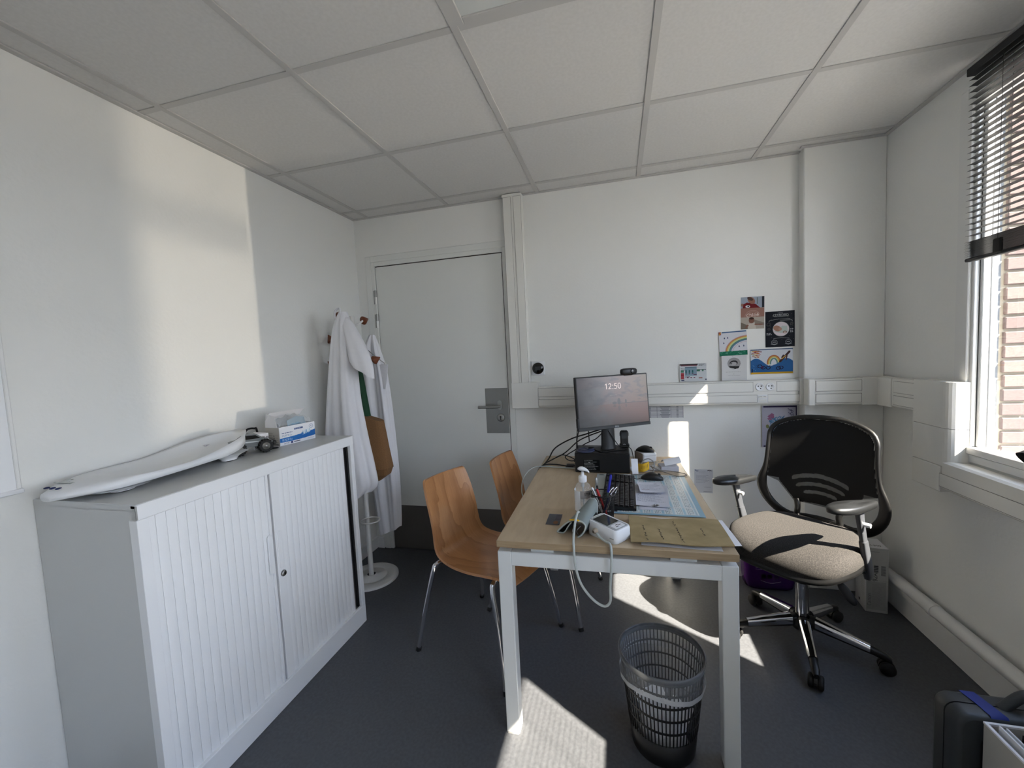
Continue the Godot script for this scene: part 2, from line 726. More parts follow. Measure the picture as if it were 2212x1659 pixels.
func door():
	var d = room_part("door_1")
	d.set_meta("label", "white flush door with grey kick plate and steel lever")
	var z = BACK
	# frame: a flat casing on the wall and the rebate that holds the leaf
	var st = S()
	span(st, Vector3(-1.70, 0, z), Vector3(-1.657, 2.112, z + 0.008), 0.002)
	span(st, Vector3(-1.657, 2.07, z), Vector3(-0.66, 2.112, z + 0.008), 0.002)
	obj("casing", st, "door_paint", d)
	st = S()
	span(st, Vector3(-1.665, 0, z - 0.09), Vector3(-1.632, 2.08, z + 0.004), 0.002)
	span(st, Vector3(-0.70, 0, z - 0.09), Vector3(-0.66, 2.08, z + 0.004), 0.002)
	span(st, Vector3(-1.632, 2.042, z - 0.09), Vector3(-0.70, 2.08, z + 0.004), 0.002)
	obj("frame", st, "door_paint", d)
	st = S()
	span(st, Vector3(-1.632, 0, z - 0.05), Vector3(-1.63, 2.042, z - 0.012))
	span(st, Vector3(-0.7055, 0, z - 0.05), Vector3(-0.70, 2.042, z - 0.006))
	span(st, Vector3(-1.63, 2.0365, z - 0.05), Vector3(-0.7055, 2.042, z - 0.006))
	obj("seal", st, "rubber_seal", d)
	st = S()
	span(st, Vector3(-1.629, 0.008, z - 0.045), Vector3(-0.7055, 2.0365, z - 0.004), 0.0015)
	var leaf = obj("leaf", st, "door_paint", d)
	st = S()
	span(st, Vector3(-1.627, 0.008, z - 0.004), Vector3(-0.708, 0.328, z - 0.002), 0.0006)
	obj("kick_plate", st, "kick_plate", d)
	for y in [1.83, 1.665]:
		var h = Node3D.new()
		h.name = "hinge"
		d.add_child(h, true)
		st = S()
		rod(st, Vector3(-1.632, y - 0.052, z + 0.008), Vector3(-1.632, y - 0.002, z + 0.008), 0.0085, 12)
		obj("knuckle", st, "white_gloss", h)
		st = S()
		rod(st, Vector3(-1.632, y, z + 0.008), Vector3(-1.632, y + 0.045, z + 0.008), 0.009, 12)
		obj("knuckle", st, "steel", h)
		st = S()
		span(st, Vector3(-1.652, y - 0.05, z + 0.004), Vector3(-1.634, y + 0.044, z + 0.006))
		obj("hinge_leaf", st, "steel", h)
	st = S()
	span(st, Vector3(-0.866, 0.857, z - 0.004), Vector3(-0.709, 1.160, z - 0.001), 0.0008)
	var plate = obj("handle_plate", st, "brushed", d)
	st = S()
	extrude(st, rrect(0.03, 0.062, 0.0149), 0, 0.008, Transform3D(Basis(), Vector3(-0.765, 1.047, z - 0.001)), true)
	rod(st, Vector3(-0.765, 1.040, z), Vector3(-0.765, 1.040, z + 0.05), 0.0085, 14)
	tube(st, smoothed([Vector3(-0.765, 1.040, z + 0.035), Vector3(-0.768, 1.040, z + 0.05), Vector3(-0.785, 1.040, z + 0.054), Vector3(-0.83, 1.040, z + 0.054), Vector3(-0.90, 1.040, z + 0.054)], 4), 0.009, 14)
	obj("lever", st, "steel", plate)
	st = S()
	lathe(st, [[0.0, 0.0], [0.027, 0.0], [0.027, 0.006], [0.022, 0.009], [0.0, 0.009]], 24, Transform3D(Basis(Vector3.RIGHT, PI / 2), Vector3(-0.763, 0.962, z - 0.001)))
	obj("lock_rose", st, "steel", plate)
	st = S()
	extrude(st, circle(0.0065, 14, Vector2(0, 0.006)), 0, 0.0015, Transform3D(Basis(), Vector3(-0.763, 0.962, z + 0.0075)))
	span(st, Vector3(-0.766, 0.948, z + 0.0075), Vector3(-0.760, 0.966, z + 0.009))
	obj("keyhole", st, "dark_grey", plate)


func blind(called, label, z0, z1, y_low, y_top, tilt, pitch, stack, x):
	var b = thing(called, label, "blind", Vector3(x, y_top, (z0 + z1) / 2))
	var w = z1 - z0
	var st = S()
	box(st, Vector3(0, -0.014, 0), Vector3(0.028, 0.028, w + 0.02), 0.002)
	obj("headrail", st, "blind_black", b)
	var g = []  # one slightly bowed slat
	for i in 5:
		var u = (i - 2) / 2.0
		g.append([Vector3(u * 0.0125, -0.0016 * u * u, w / 2), Vector3(u * 0.0125, -0.0016 * u * u, -w / 2)])
	st = S()
	shell(st, g, 0.0004)
	st.generate_normals()
	var slat = st.commit()
	var n = int((y_top - 0.045 - y_low - stack * 0.0034 - 0.012) / pitch)
	for k in n:
		var o = obj("slat", slat, "blind_black", b)
		o.position.y = -0.045 - k * pitch
		o.rotation.z = tilt
	for k in stack:
		var o = obj("slat", slat, "blind_black", b)
		o.position.y = y_low - y_top + 0.012 + (k + 1) * 0.0034
		o.position.x = rng.randf_range(-0.002, 0.002)
	st = S()
	box(st, Vector3(0, y_low - y_top + 0.006, 0), Vector3(0.026, 0.012, w), 0.003)
	obj("bottom_rail", st, "blind_black", b)
	for q in [-w / 2 + 0.14, w / 2 - 0.14]:
		st = S()
		for s in [-1, 1]:
			rod(st, Vector3(s * 0.0135, -0.028, q), Vector3(s * 0.0135, y_low - y_top, q), 0.0007, 5)
		obj("ladder_cord", st, "black_soft", b)
		st = S()
		box(st, Vector3(-0.012, y_low - y_top + 0.03, q), Vector3(0.012, 0.05, 0.03), 0.003)
		obj("cord_clip", st, "black_soft", b)
	return b


func window_unit(called, z0, z1):  # the frame's outer edges
	var w = room_part(called)
	var st = S()
	var y0 = 0.86
	var y1 = 2.30
	span(st, Vector3(1.333, y0, z0), Vector3(1.40, y1, z0 + 0.045), 0.004)
	span(st, Vector3(1.333, y0, z1 - 0.045), Vector3(1.40, y1, z1), 0.004)
	span(st, Vector3(1.333, y0, z0 + 0.045), Vector3(1.40, y0 + 0.035, z1 - 0.045), 0.004)
	span(st, Vector3(1.333, y1 - 0.045, z0 + 0.045), Vector3(1.40, y1, z1 - 0.045), 0.004)
	obj("window_frame", st, "white_gloss", w)
	st = S()
	var a = z0 + 0.045
	var b = z1 - 0.045
	span(st, Vector3(1.325, y0 + 0.035, a), Vector3(1.385, y1 - 0.045, a + 0.03), 0.003)
	span(st, Vector3(1.325, y0 + 0.035, b - 0.03), Vector3(1.385, y1 - 0.045, b), 0.003)
	span(st, Vector3(1.325, y0 + 0.035, a + 0.03), Vector3(1.385, y0 + 0.063, b - 0.03), 0.003)
	span(st, Vector3(1.325, y1 - 0.075, a + 0.03), Vector3(1.385, y1 - 0.045, b - 0.03), 0.003)
	var sash = obj("sash", st, "white_gloss", w)
	st = S()
	for q in [[1.335, 1.352, 0.014], [1.352, 1.376, 0.028]]:
		span(st, Vector3(q[0], y0 + 0.063, a + 0.03), Vector3(q[1], y1 - 0.075, a + 0.03 + q[2]), 0.002)
		span(st, Vector3(q[0], y0 + 0.063, b - 0.03 - q[2]), Vector3(q[1], y1 - 0.075, b - 0.03), 0.002)
	obj("glazing_bead", st, "white_gloss", sash)
	st = S()
	for q in [[1.3495, 0.0145], [1.3735, 0.0285]]:
		span(st, Vector3(q[0], y0 + 0.063, a + 0.03), Vector3(q[0] + 0.004, y1 - 0.075, a + 0.03 + q[1]))
	obj("glazing_seal", st, "dark_grey", sash)
	st = S()
	quad(st, Vector3(1.364, y0 + 0.06, b - 0.03), Vector3(1.364, y0 + 0.06, a + 0.03), Vector3(1.364, y1 - 0.07, a + 0.03), Vector3(1.364, y1 - 0.07, b - 0.03))
	obj("pane", st, "pane", sash)
	st = S()
	var f = [Vector3(1.39, 0.905, 0), Vector3(1.66, 0.87, 0), Vector3(1.66, 0.83, 0)]
	quad(st, f[0] + Vector3(0, 0, z1 - 0.065), f[1] + Vector3(0, 0, z1 - 0.065), f[1] + Vector3(0, 0, z0 + 0.025), f[0] + Vector3(0, 0, z0 + 0.025))
	quad(st, f[1] + Vector3(0, 0, z1 - 0.065), f[2] + Vector3(0, 0, z1 - 0.065), f[2] + Vector3(0, 0, z0 + 0.025), f[1] + Vector3(0, 0, z0 + 0.025))
	obj("window_sill", st, "alu", w)
	return w


func windows():
	window_unit("window_1", -2.07, -1.10)
	window_unit("window_2", -0.54, 1.42)
	rng.seed = 21
	blind("venetian_blind", "black venetian blind half raised over the window beside the pillar", -1.945, -1.14, 1.635, 2.335, 0.0, 0.0215, 18, 1.29)
	blind("venetian_blind", "black venetian blind with open slats lowered over the window above the added low cupboard", -0.46, 1.34, 1.55, 2.335, 0.74, 0.025, 6, 1.29)


# ---------------------------------------------------------------- cable ducts on the walls
func lid(d, lo, hi, m = "pvc"):
	# a snap-on lid, with its shadow gap painted as a grey outline
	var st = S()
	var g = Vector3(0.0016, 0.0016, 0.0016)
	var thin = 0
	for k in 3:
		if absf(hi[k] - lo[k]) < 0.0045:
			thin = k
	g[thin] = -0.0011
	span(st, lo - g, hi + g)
	obj("lid_gap_shade", st, "pvc_gap_shade", d)
	st = S()
	span(st, lo, hi, 0.001)
	obj("duct_lid", st, m, d)


func ducts():
	var f = -2.531
	var d = room_part("trim_1")
	d.set_meta("label", "white upright plastic cable duct beside the door")
	var st = S()
	span(st, Vector3(-0.665, 1.19, BACK), Vector3(-0.545, CEIL, f), 0.004)
	obj("duct_body", st, "pvc", d)
	for q in [[-0.661, -0.612], [-0.594, -0.549]]:
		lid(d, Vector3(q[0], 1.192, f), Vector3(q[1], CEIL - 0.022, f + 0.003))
	st = S()
	span(st, Vector3(-0.667, CEIL - 0.02, BACK), Vector3(-0.543, CEIL - 0.004, f + 0.004), 0.002)
	obj("end_collar", st, "pvc", d)
	d = room_part("trim_2")
	d.set_meta("label", "white horizontal plastic cable duct above the desk")
	st = S()
	span(st, Vector3(-0.665, 1.028, BACK), Vector3(-0.492, 1.196, f + 0.004), 0.003)
	obj("corner_piece", st, "pvc", d)
	st = S()
	span(st, Vector3(-0.492, 1.031, BACK), Vector3(0.955, 1.164, f), 0.006)
	obj("duct_body", st, "pvc", d)
	for q in [[1.043, 1.083, -0.49, 0.748], [1.043, 1.083, 0.802, 0.955], [1.102, 1.155, -0.49, 0.728], [1.102, 1.155, 0.846, 0.955]]:
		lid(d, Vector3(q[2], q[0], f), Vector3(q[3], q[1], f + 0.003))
	st = S()
	span(st, Vector3(0.955, 1.026, BACK), Vector3(0.976, 1.170, f + 0.004), 0.003)
	obj("end_cap", st, "pvc", d)
	d = room_part("trim_3")
	d.set_meta("label", "white plastic cable duct round the boxed-out corner")
	st = S()
	span(st, Vector3(0.976, 1.031, -2.527), Vector3(1.28, 1.166, -2.467), 0.005)
	obj("duct_body", st, "pvc", d)
	st = S()
	span(st, Vector3(0.972, 1.027, -2.527), Vector3(1.003, 1.170, -2.463), 0.004)
	obj("end_cap", st, "pvc", d)
	for q in [[1.043, 1.088], [1.104, 1.157]]:
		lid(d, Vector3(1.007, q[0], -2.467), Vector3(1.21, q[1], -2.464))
	st = S()
	span(st, Vector3(1.212, 1.027, -2.527), Vector3(1.28, 1.170, -2.463), 0.003)
	span(st, Vector3(1.276, 1.027, -2.527), Vector3(RIGHT, 1.170, -2.36), 0.003)
	obj("corner_piece", st, "pvc", d)
	d = room_part("trim_4")
	d.set_meta("label", "white plastic cable duct stepping down beside the window to the sill")
	st = S()
	span(st, Vector3(1.28, 1.033, -2.36), Vector3(RIGHT, 1.170, -2.18), 0.004)
	obj("duct_body", st, "pvc", d)
	for q in [[1.046, 1.088], [1.104, 1.157]]:
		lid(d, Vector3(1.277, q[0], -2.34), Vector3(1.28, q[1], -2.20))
	var prof = []  # rounded on the window side
	prof.append(Vector2(RIGHT, 2.195))
	prof.append(Vector2(1.273, 2.195))
	prof.append(Vector2(1.273, 2.025))
	for k in 7:
		var t = PI / 2 * k / 6
		prof.append(Vector2(1.313 - 0.04 * cos(t), 2.025 - 0.04 * sin(t)))
	prof.append(Vector2(RIGHT, 1.985))
	var up = Transform3D(Basis(Vector3.RIGHT, -PI / 2), Vector3.ZERO)
	for q in [[0.99, 1.178, "corner_piece"], [0.832, 0.988, "duct_cover"]]:
		st = S()
		extrude(st, prof, q[0], q[1], up)
		obj(q[2], st, "pvc", d)
	st = S()
	span(st, Vector3(1.270, 0.722, -2.195), Vector3(RIGHT, 0.83, -2.03), 0.003)
	obj("corner_piece", st, "pvc", d)
	st = S()
	span(st, Vector3(1.272, 0.735, -2.03), Vector3(RIGHT, 0.855, FRONT), 0.008)
	obj("sill_duct", st, "pvc", d)
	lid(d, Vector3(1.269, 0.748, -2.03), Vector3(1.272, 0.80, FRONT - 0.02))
	# the heating pipe along the skirting
	var p = thing("heating_pipe", "white painted heating pipe along the skirting under the window", "pipe", Vector3(1.300, 0.176, 0))
	st = S()
	rod(st, Vector3(0, 0, -2.51), Vector3(0, 0, -2.335), 0.024, 16)
	rod(st, Vector3(0, 0, -2.335), Vector3(0, 0, FRONT - 0.01), 0.027, 16)
	obj("pipe", st, "white_gloss", p)
	st = S()
	rod(st, Vector3(0, 0, -2.10), Vector3(0, 0, -2.075), 0.030, 16)
	obj("pipe_clip", st, "white_gloss", p)
	# sockets set into the duct
	var s = thing("wall_socket", "double round power socket set in the white cable duct", "socket", Vector3(0.787, 1.129, f))
	st = S()
	span(st, Vector3(-0.058, -0.026, 0), Vector3(0.058, 0.026, 0.003), 0.001)
	obj("plate", st, "pvc", s)
	for x in [-0.026, 0.026]:
		st = S()
		lathe(st, [[0.0, 0.005], [0.016, 0.005], [0.019, 0.008], [0.0215, 0.007], [0.0215, 0.0]].map(func(q): return [q[0], q[1]]), 28, Transform3D(Basis(Vector3.RIGHT, PI / 2), Vector3(x, 0, 0)))
		var e = obj("outlet", st, "plastic_white", s)
		st = S()
		for h in [Vector2(-0.0075, 0.004), Vector2(0.0075, 0.004), Vector2(0.004, -0.009)]:
			extrude(st, circle(0.0032, 12, h), 0.004, 0.0058, Transform3D(Basis(), Vector3(x, 0, 0)))
		obj("socket_hole", st, "black", e)
	s = thing("network_socket", "small white network socket in the lower channel of the duct", "socket", Vector3(0.775, 1.063, f))
	st = S()
	span(st, Vector3(-0.026, -0.021, 0), Vector3(0.026, 0.021, 0.004), 0.001)
	obj("plate", st, "plastic_white", s)
	st = S()
	for y in [-0.009, 0.009]:
		span(st, Vector3(-0.02, y - 0.007, 0.004), Vector3(0.02, y + 0.006, 0.006), 0.001)
	obj("port_cover", st, "pvc", s)
	st = S()
	for x in [-0.010, 0.010]:
		span(st, Vector3(x - 0.006, 0.011, 0.006), Vector3(x + 0.006, 0.0125, 0.0064))
	obj("port_mark", st, "dark_grey", s)
	var t = thing("thermostat", "square white thermostat with round black dial beside the upright duct", "thermostat", Vector3(-0.493, 1.281, BACK))
	st = S()
	box(st, Vector3(0, 0, 0.007), Vector3(0.085, 0.088, 0.014), 0.003)
	obj("base", st, "plastic_white", t)
	st = S()
	lathe(st, [[0.037, 0.0], [0.037, 0.012], [0.034, 0.015], [0.0, 0.0155]], 36, Transform3D(Basis(Vector3.RIGHT, PI / 2), Vector3(0, 0, 0.012)))
	var dial = obj("dial", st, "black_gloss", t)
	st = S()
	box(st, Vector3(0, 0, 0.0279), Vector3(0.036, 0.024, 0.0006))
	mat("lcd_dark", Color(0.17, 0.18, 0.19), 0.2)
	obj("display", st, "lcd_dark", dial)


# ---------------------------------------------------------------- papers on the back wall
func pinned(called, label, category, x0, y0, w, h, m, turn = 0.0, curl = [], zoff = 0.0015):
	var st = sheet_mesh(w, h, curl)
	var o = obj(called, st, m)
	o.position = Vector3(x0, y0, BACK + zoff)
	o.rotation.z = turn
	tag(o, label, category)
	return o


func wall_things():
	# birth card: two photographs round a dusty pink band
	var im = img(120, 180, "#8f6a5e")
	irect(im, 0, 0, 1, 0.345, "#8f99a6")
	irect(im, 0.9, 0, 0.1, 0.34, "#262a30")
	irect(im, 0.68, 0.03, 0.03, 0.2, "#5c6a66")
	ipoly(im, [Vector2(0.08, 0.345), Vector2(0.1, 0.22), Vector2(0.26, 0.17), Vector2(0.62, 0.22), Vector2(0.82, 0.345)], "#6d1c20")
	iell(im, 0.45, 0.11, 0.17, 0.10, "#8a6353", 0.4)
	iell(im, 0.40, 0.06, 0.13, 0.05, "#4a3730", 0.3)
	iell(im, 0.30, 0.295, 0.1, 0.04, "#c9ced2")
	iell(im, 0.32, 0.29, 0.04, 0.02, "#30323a")
	iell(im, 0.06, 0.24, 0.05, 0.05, "#8a6a5a")
	for r in 3:
		var arc = []
		for k in 20:
			var a = PI * k / 19
			arc.append(Vector2(0.5 - (0.32 - r * 0.07) * cos(a), 0.61 - (0.19 - r * 0.045) * sin(a)))
		iline(im, arc, 1.5, "#a98b80")
	irect(im, 0, 0.625, 1, 0.375, "#a69d92")
	ipoly(im, [Vector2(0, 1), Vector2(0, 0.78), Vector2(0.3, 0.88), Vector2(0.3, 1)], "#6f655a")
	ipoly(im, [Vector2(0.55, 0.7), Vector2(1, 0.82), Vector2(1, 0.9), Vector2(0.6, 0.84)], "#83796f")
	ipoly(im, [Vector2(0.32, 1), Vector2(0.3, 0.84), Vector2(0.6, 0.8), Vector2(0.66, 1)], "#bdb5ab")
	iline(im, [Vector2(0.62, 0.86), Vector2(0.9, 0.87)], 7, "#7e5a4d")
	iline(im, [Vector2(0.3, 0.88), Vector2(0.22, 0.95)], 7, "#7e5a4d")
	iell(im, 0.46, 0.73, 0.12, 0.095, "#7b5749")
	iell(im, 0.46, 0.67, 0.1, 0.035, "#3f2c26")
	printed("birth_card_print", im)
	var o = pinned("birth_card", "photo birth card with a dusty pink middle band, topmost of the pinned papers", "card", 0.686, 1.454, 0.119, 0.18, "birth_card_print", -0.01)
	mat("card_white", Color(0.85, 0.80, 0.77), 0.7)
	text("lettering", "Chloé", 0.018, "card_white", o, Vector3(0.06, 0.078, 0.0008), Basis(Vector3.BACK, 0.08))
	# birth card on a night sky
	im = img(160, 220, "#14171f")
	rng.seed = 5
	for k in 40:
		var q = Vector2(rng.randf_range(0.04, 0.95), rng.randf_range(0.04, 0.95))
		irect(im, q.x, q.y, 0.014, 0.01, ["#8a8d90", "#565b62", "#9a968a"][k % 3])
	iell(im, 0.53, 0.5, 0.285, 0.205, "#9a9a94")
	iell(im, 0.53, 0.5, 0.27, 0.195, "#c9bfc2")
	ipoly(im, [Vector2(0.3, 0.56), Vector2(0.44, 0.62), Vector2(0.76, 0.6), Vector2(0.74, 0.42), Vector2(0.58, 0.41)], "#aab4ae")
	iell(im, 0.40, 0.48, 0.135, 0.08, "#9c7562", 0.25)
	iell(im, 0.50, 0.50, 0.06, 0.045, "#ad8672")
	iell(im, 0.66, 0.59, 0.07, 0.035, "#6f5548")
	iell(im, 0.66, 0.595, 0.045, 0.022, "#c2b2a8")
	ipoly(im, [Vector2(0.28, 0.57), Vector2(0.7, 0.64), Vector2(0.62, 0.69), Vector2(0.36, 0.65)], "#d0c5c8")
	for q in [[Vector2(0.12, 0.29), Vector2(0.14, 0.25), Vector2(0.4, 0.22), Vector2(0.84, 0.22)], [Vector2(0.5, 0.26), Vector2(0.9, 0.26), Vector2(0.92, 0.3)], [Vector2(0.28, 0.79), Vector2(0.28, 0.76), Vector2(0.53, 0.74), Vector2(0.8, 0.76), Vector2(0.8, 0.79)]]:
		iline(im, q, 1.6, "#8f9290")
	for q in [[0.11, 0.36, 0.08], [0.12, 0.49, 0.05], [0.27, 0.12, 0.035], [0.9, 0.36, 0.06], [0.77, 0.14, 0.035]]:
		for k in 9:
			var a = TAU * k / 9
			iline(im, [Vector2(q[0], q[1]) + Vector2(cos(a), sin(a) * 0.7) * q[2] * 0.5, Vector2(q[0], q[1]) + Vector2(cos(a), sin(a) * 0.7) * q[2]], 1, "#8b8878")
	for q in [Vector2(0.3, 0.86), Vector2(0.78, 0.86)]:
		var arc = []
		for k in 17:
			arc.append(q + Vector2(0.1 * cos(TAU * k / 16), 0.055 * sin(TAU * k / 16)))
		iline(im, arc, 1.6, "#8d9193")
		irect(im, q.x - 0.06, q.y - 0.008, 0.12, 0.02, "#a3a5a5")
		iline(im, [q + Vector2(-0.11, 0.05), q + Vector2(0.0, 0.075), q + Vector2(0.11, 0.05)], 2, "#b4b6b6")
	iwords(im, 0.04, 0.60, 0.18, 0.07, 2, Color("#a9abad"), 3)
	iwords(im, 0.84, 0.50, 0.13, 0.12, 3, Color("#a9abad"), 4)
	irect(im, 0.3, 0.08, 0.46, 0.008, "#8f9290")
	irect(im, 0.3, 0.145, 0.46, 0.008, "#8f9290")
	iwords(im, 0.42, 0.045, 0.18, 0.02, 1, Color("#a9abad"), 9)
	printed("night_card_print", im)
	o = pinned("birth_card", "black birth card with white sky drawings round a baby photo", "card", 0.8105, 1.345, 0.143, 0.198, "night_card_print", 0.0, [0.0, 0.004, 0.006, 0.006, 0.005])
	mat("chalk", Color(0.62, 0.63, 0.63), 0.7)
	text("lettering", "LEANDRO", 0.0125, "chalk", o, Vector3(0.075, 0.176, 0.0072))
	# felt-pen drawing: rainbow over a meadow, with rain drops
	im = img(160, 150, "#c9cad0")
	irect(im, 0, 0, 0.08, 0.12, "#93393a")
	ipoly(im, [Vector2(0.02, 0.14), Vector2(0.1, 0.02), Vector2(0.05, 0.02), Vector2(0, 0.1)], "#b58a3a")
	irect(im, 0.12, 0.0, 0.86, 0.045, "#3b5d84")
	var bands = [["#b08890", 0.0], ["#b77a52", 0.035], ["#c9b860", 0.075], ["#b9c39a", 0.11], ["#4f8068", 0.15], ["#5a7590", 0.185], ["#b89aa0", 0.25]]
	for q in bands:
		var arc = []
		for k in 25:
			var a = 1.02 * PI / 2 * k / 24
			arc.append(Vector2(1.05 - (0.85 - q[1] * 1.1) * cos(a), 0.87 - (0.68 - q[1]) * sin(a)))
		iline(im, arc, 5.5 if q[1] > 0.01 and q[1] < 0.2 else 1.5, q[0])
	for q in [Vector2(0.2, 0.26), Vector2(0.32, 0.25), Vector2(0.17, 0.46), Vector2(0.72, 0.63), Vector2(0.88, 0.62)]:
		ipoly(im, [q + Vector2(0, -0.05), q + Vector2(0.025, 0.02), q + Vector2(0, 0.04), q + Vector2(-0.025, 0.02)], "#38405f")
	irect(im, 0, 0.81, 1, 0.19, "#1f6b52")
	rng.seed = 12
	for k in 26:
		var q = Vector2(rng.randf(), rng.randf_range(0.83, 0.98))
		iline(im, [q, q + Vector2(rng.randf_range(0.02, 0.08), rng.randf_range(-0.06, 0.06))], 1.5, ["#3f8f74", "#155240", "#6aa48e"][k % 3])
	printed("rainbow_print", im)
	pinned("child_drawing", "child's drawing of a rainbow over a green meadow with rain drops", "drawing", 0.574, 1.306, 0.144, 0.138, "rainbow_print", 0.03, [0.002, 0.001, 0.001, 0.002, 0.005], 0.0035)
	# birth announcement: round black-and-white photograph
	im = img(130, 140, "#c6c6c6")
	iell(im, 0.5, 0.32, 0.26, 0.235, "#8f8d8d")
	ipoly(im, [Vector2(0.25, 0.32), Vector2(0.3, 0.42), Vector2(0.72, 0.44), Vector2(0.68, 0.52), Vector2(0.5, 0.555), Vector2(0.34, 0.5)], "#242324")
	iell(im, 0.49, 0.30, 0.16, 0.1, "#2b2a2b", -0.1)
	iell(im, 0.48, 0.335, 0.13, 0.075, "#a3a0a0", -0.1)
	iell(im, 0.40, 0.33, 0.03, 0.02, "#3b3a3a")
	iline(im, [Vector2(0.32, 0.5), Vector2(0.5, 0.54)], 3, "#c2c2c2")
	for q in [Vector2(0.3, 0.1), Vector2(0.44, 0.045), Vector2(0.24, 0.16), Vector2(0.76, 0.33), Vector2(0.72, 0.5)]:
		irect(im, q.x, q.y, 0.012, 0.012, "#5a5a5a")
	iwords(im, 0.18, 0.66, 0.66, 0.03, 1, Color("#8f8f90"), 2)
	iwords(im, 0.45, 0.74, 0.1, 0.02, 1, Color("#8f8f90"), 3)
	iwords(im, 0.25, 0.80, 0.5, 0.03, 1, Color("#97979a"), 4)
	printed("announcement_print", im)
	pinned("birth_announcement", "white birth announcement with round black and white photo, corner curling", "card", 0.581, 1.166, 0.134, 0.142, "announcement_print", 0.0, [0.016, 0.006, 0.002, 0.001, 0.001])
	# felt-pen drawing: sea, rocket and a second rainbow
	im = img(200, 140, "#c5c8ce")
	irect(im, 0, 0, 1, 0.035, "#37506f")
	rng.seed = 31
	for k in 34:
		var q = Vector2(rng.randf_range(0.0, 0.17), rng.randf_range(0.05, 0.3))
		iline(im, [q, q + Vector2(rng.randf_range(0.04, 0.12), rng.randf_range(-0.02, 0.06))], 2, ["#a3403a", "#c98a3c", "#c9b46a", "#98453f", "#4a4046"][k % 5])
	var sea = [Vector2(0.0, 0.93), Vector2(0.0, 0.55)]
	for k in 41:
		var x = k / 40.0
		sea.append(Vector2(x, 0.53 - 0.16 * cos((x - 0.13) * TAU / 0.72) + (0.02 if x > 0.6 else 0.0)))
	sea.append(Vector2(1, 0.93))
	ipoly(im, sea, "#25588c")
	for k in 60:
		var q = Vector2(rng.randf_range(0.02, 0.95), rng.randf_range(0.66, 0.88))
		iline(im, [q, q + Vector2(rng.randf_range(-0.03, 0.05), rng.randf_range(-0.05, 0.05))], 1.5, ["#1b4676", "#3a6fa6", "#5b88b4"][k % 3])
	for q in [["#a8623c", 0.0], ["#bf9a4a", 0.025], ["#b9bd86", 0.05], ["#587f80", 0.075]]:
		var arc = []
		for k in 25:
			var a = PI * k / 24
			arc.append(Vector2(0.555 - (0.155 - q[1]) * cos(a), 0.60 - (0.33 - q[1] * 1.6) * sin(a)))
		iline(im, arc, 5, q[0])
	ipoly(im, sea.filter(func(q): return q.x > 0.62 or q.y > 0.9) + [], "#25588c")
	iline(im, [Vector2(0.7, 0.52), Vector2(0.92, 0.13)], 8, "#3a2624")
	iline(im, [Vector2(0.74, 0.42), Vector2(0.83, 0.29)], 4, "#b58f45")
	iline(im, [Vector2(0.78, 0.27), Vector2(0.74, 0.36)], 5, "#3a2624")
	iline(im, [Vector2(0.86, 0.3), Vector2(0.84, 0.45)], 5, "#4a3230")
	for q in [Vector2(0.22, 0.68), Vector2(0.3, 0.74), Vector2(0.42, 0.75), Vector2(0.66, 0.78), Vector2(0.72, 0.76)]:
		var arc = []
		for k in 13:
			arc.append(q + Vector2(0.05 * cos(TAU * k / 12), 0.06 * sin(TAU * k / 12)))
		iline(im, arc, 2.5, "#191730")
	iell(im, 0.28, 0.73, 0.035, 0.05, "#3f2148")
	iline(im, [Vector2(0.04, 0.8), Vector2(0.04, 0.92)], 4, "#10131f")
	irect(im, 0, 0.925, 1, 0.075, "#b98f22")
	printed("sea_print", im)
	pinned("child_drawing", "child's drawing of a blue sea with rainbow and rocket", "drawing", 0.734, 1.196, 0.212, 0.14, "sea_print", 0.0, [0.003, 0.001, 0.001, 0.002])
	# vaccination schedule card
	im = img(150, 108, "#b9bcbe")
	irect(im, 0.0, 0.0, 0.68, 0.07, "#3b3134")
	irect(im, 0.05, 0.07, 0.6, 0.05, "#7c4a52")
	iwords(im, 0.72, 0.02, 0.24, 0.12, 3, Color("#5c5f60"), 6)
	irect(im, 0.0, 0.14, 1.0, 0.86, "#c3c6c8")
	iwords(im, 0.04, 0.24, 0.9, 0.04, 1, Color("#6a6d70"), 8)
	irect(im, 0.05, 0.32, 0.93, 0.03, "#30353c")
	irect(im, 0.20, 0.18, 0.44, 0.50, "#7d94a2")
	irect(im, 0.20, 0.18, 0.44, 0.03, "#3d5160")
	irect(im, 0.04, 0.36, 0.11, 0.12, "#4f7d68")
	irect(im, 0.04, 0.50, 0.12, 0.36, "#a4444a")
	irect(im, 0.04, 0.60, 0.12, 0.05, "#8b1f2b")
	irect(im, 0.05, 0.90, 0.11, 0.05, "#303a55")
	for x in [0.21, 0.34, 0.46]:
		irect(im, x, 0.35, 0.055, 0.16, "#2f6063")
		irect(im, x, 0.54, 0.055, 0.05, "#5f3547")
	irect(im, 0.52, 0.59, 0.12, 0.04, "#5b2a45")
	irect(im, 0.64, 0.34, 0.12, 0.09, "#3f6f58")
	irect(im, 0.83, 0.34, 0.06, 0.09, "#3f6f58")
	for x in [0.27, 0.40, 0.52]:
		irect(im, x, 0.76, 0.06, 0.045, "#6b2340")
	irect(im, 0.20, 0.71, 0.18, 0.035, "#4a4a5c")
	irect(im, 0.71, 0.79, 0.13, 0.045, "#8e5138")
	irect(im, 0.95, 0.86, 0.05, 0.07, "#2b2d45")
	printed("schedule_print", im)
	pinned("schedule_card", "small card with a coloured schedule chart standing on the cable duct", "card", 0.356, 1.166, 0.146, 0.104, "schedule_print", 0.0, [0.004, 0.001, 0.001], 0.004)
	# table of phone numbers below the duct
	im = img(220, 84, "#c9c9cb")
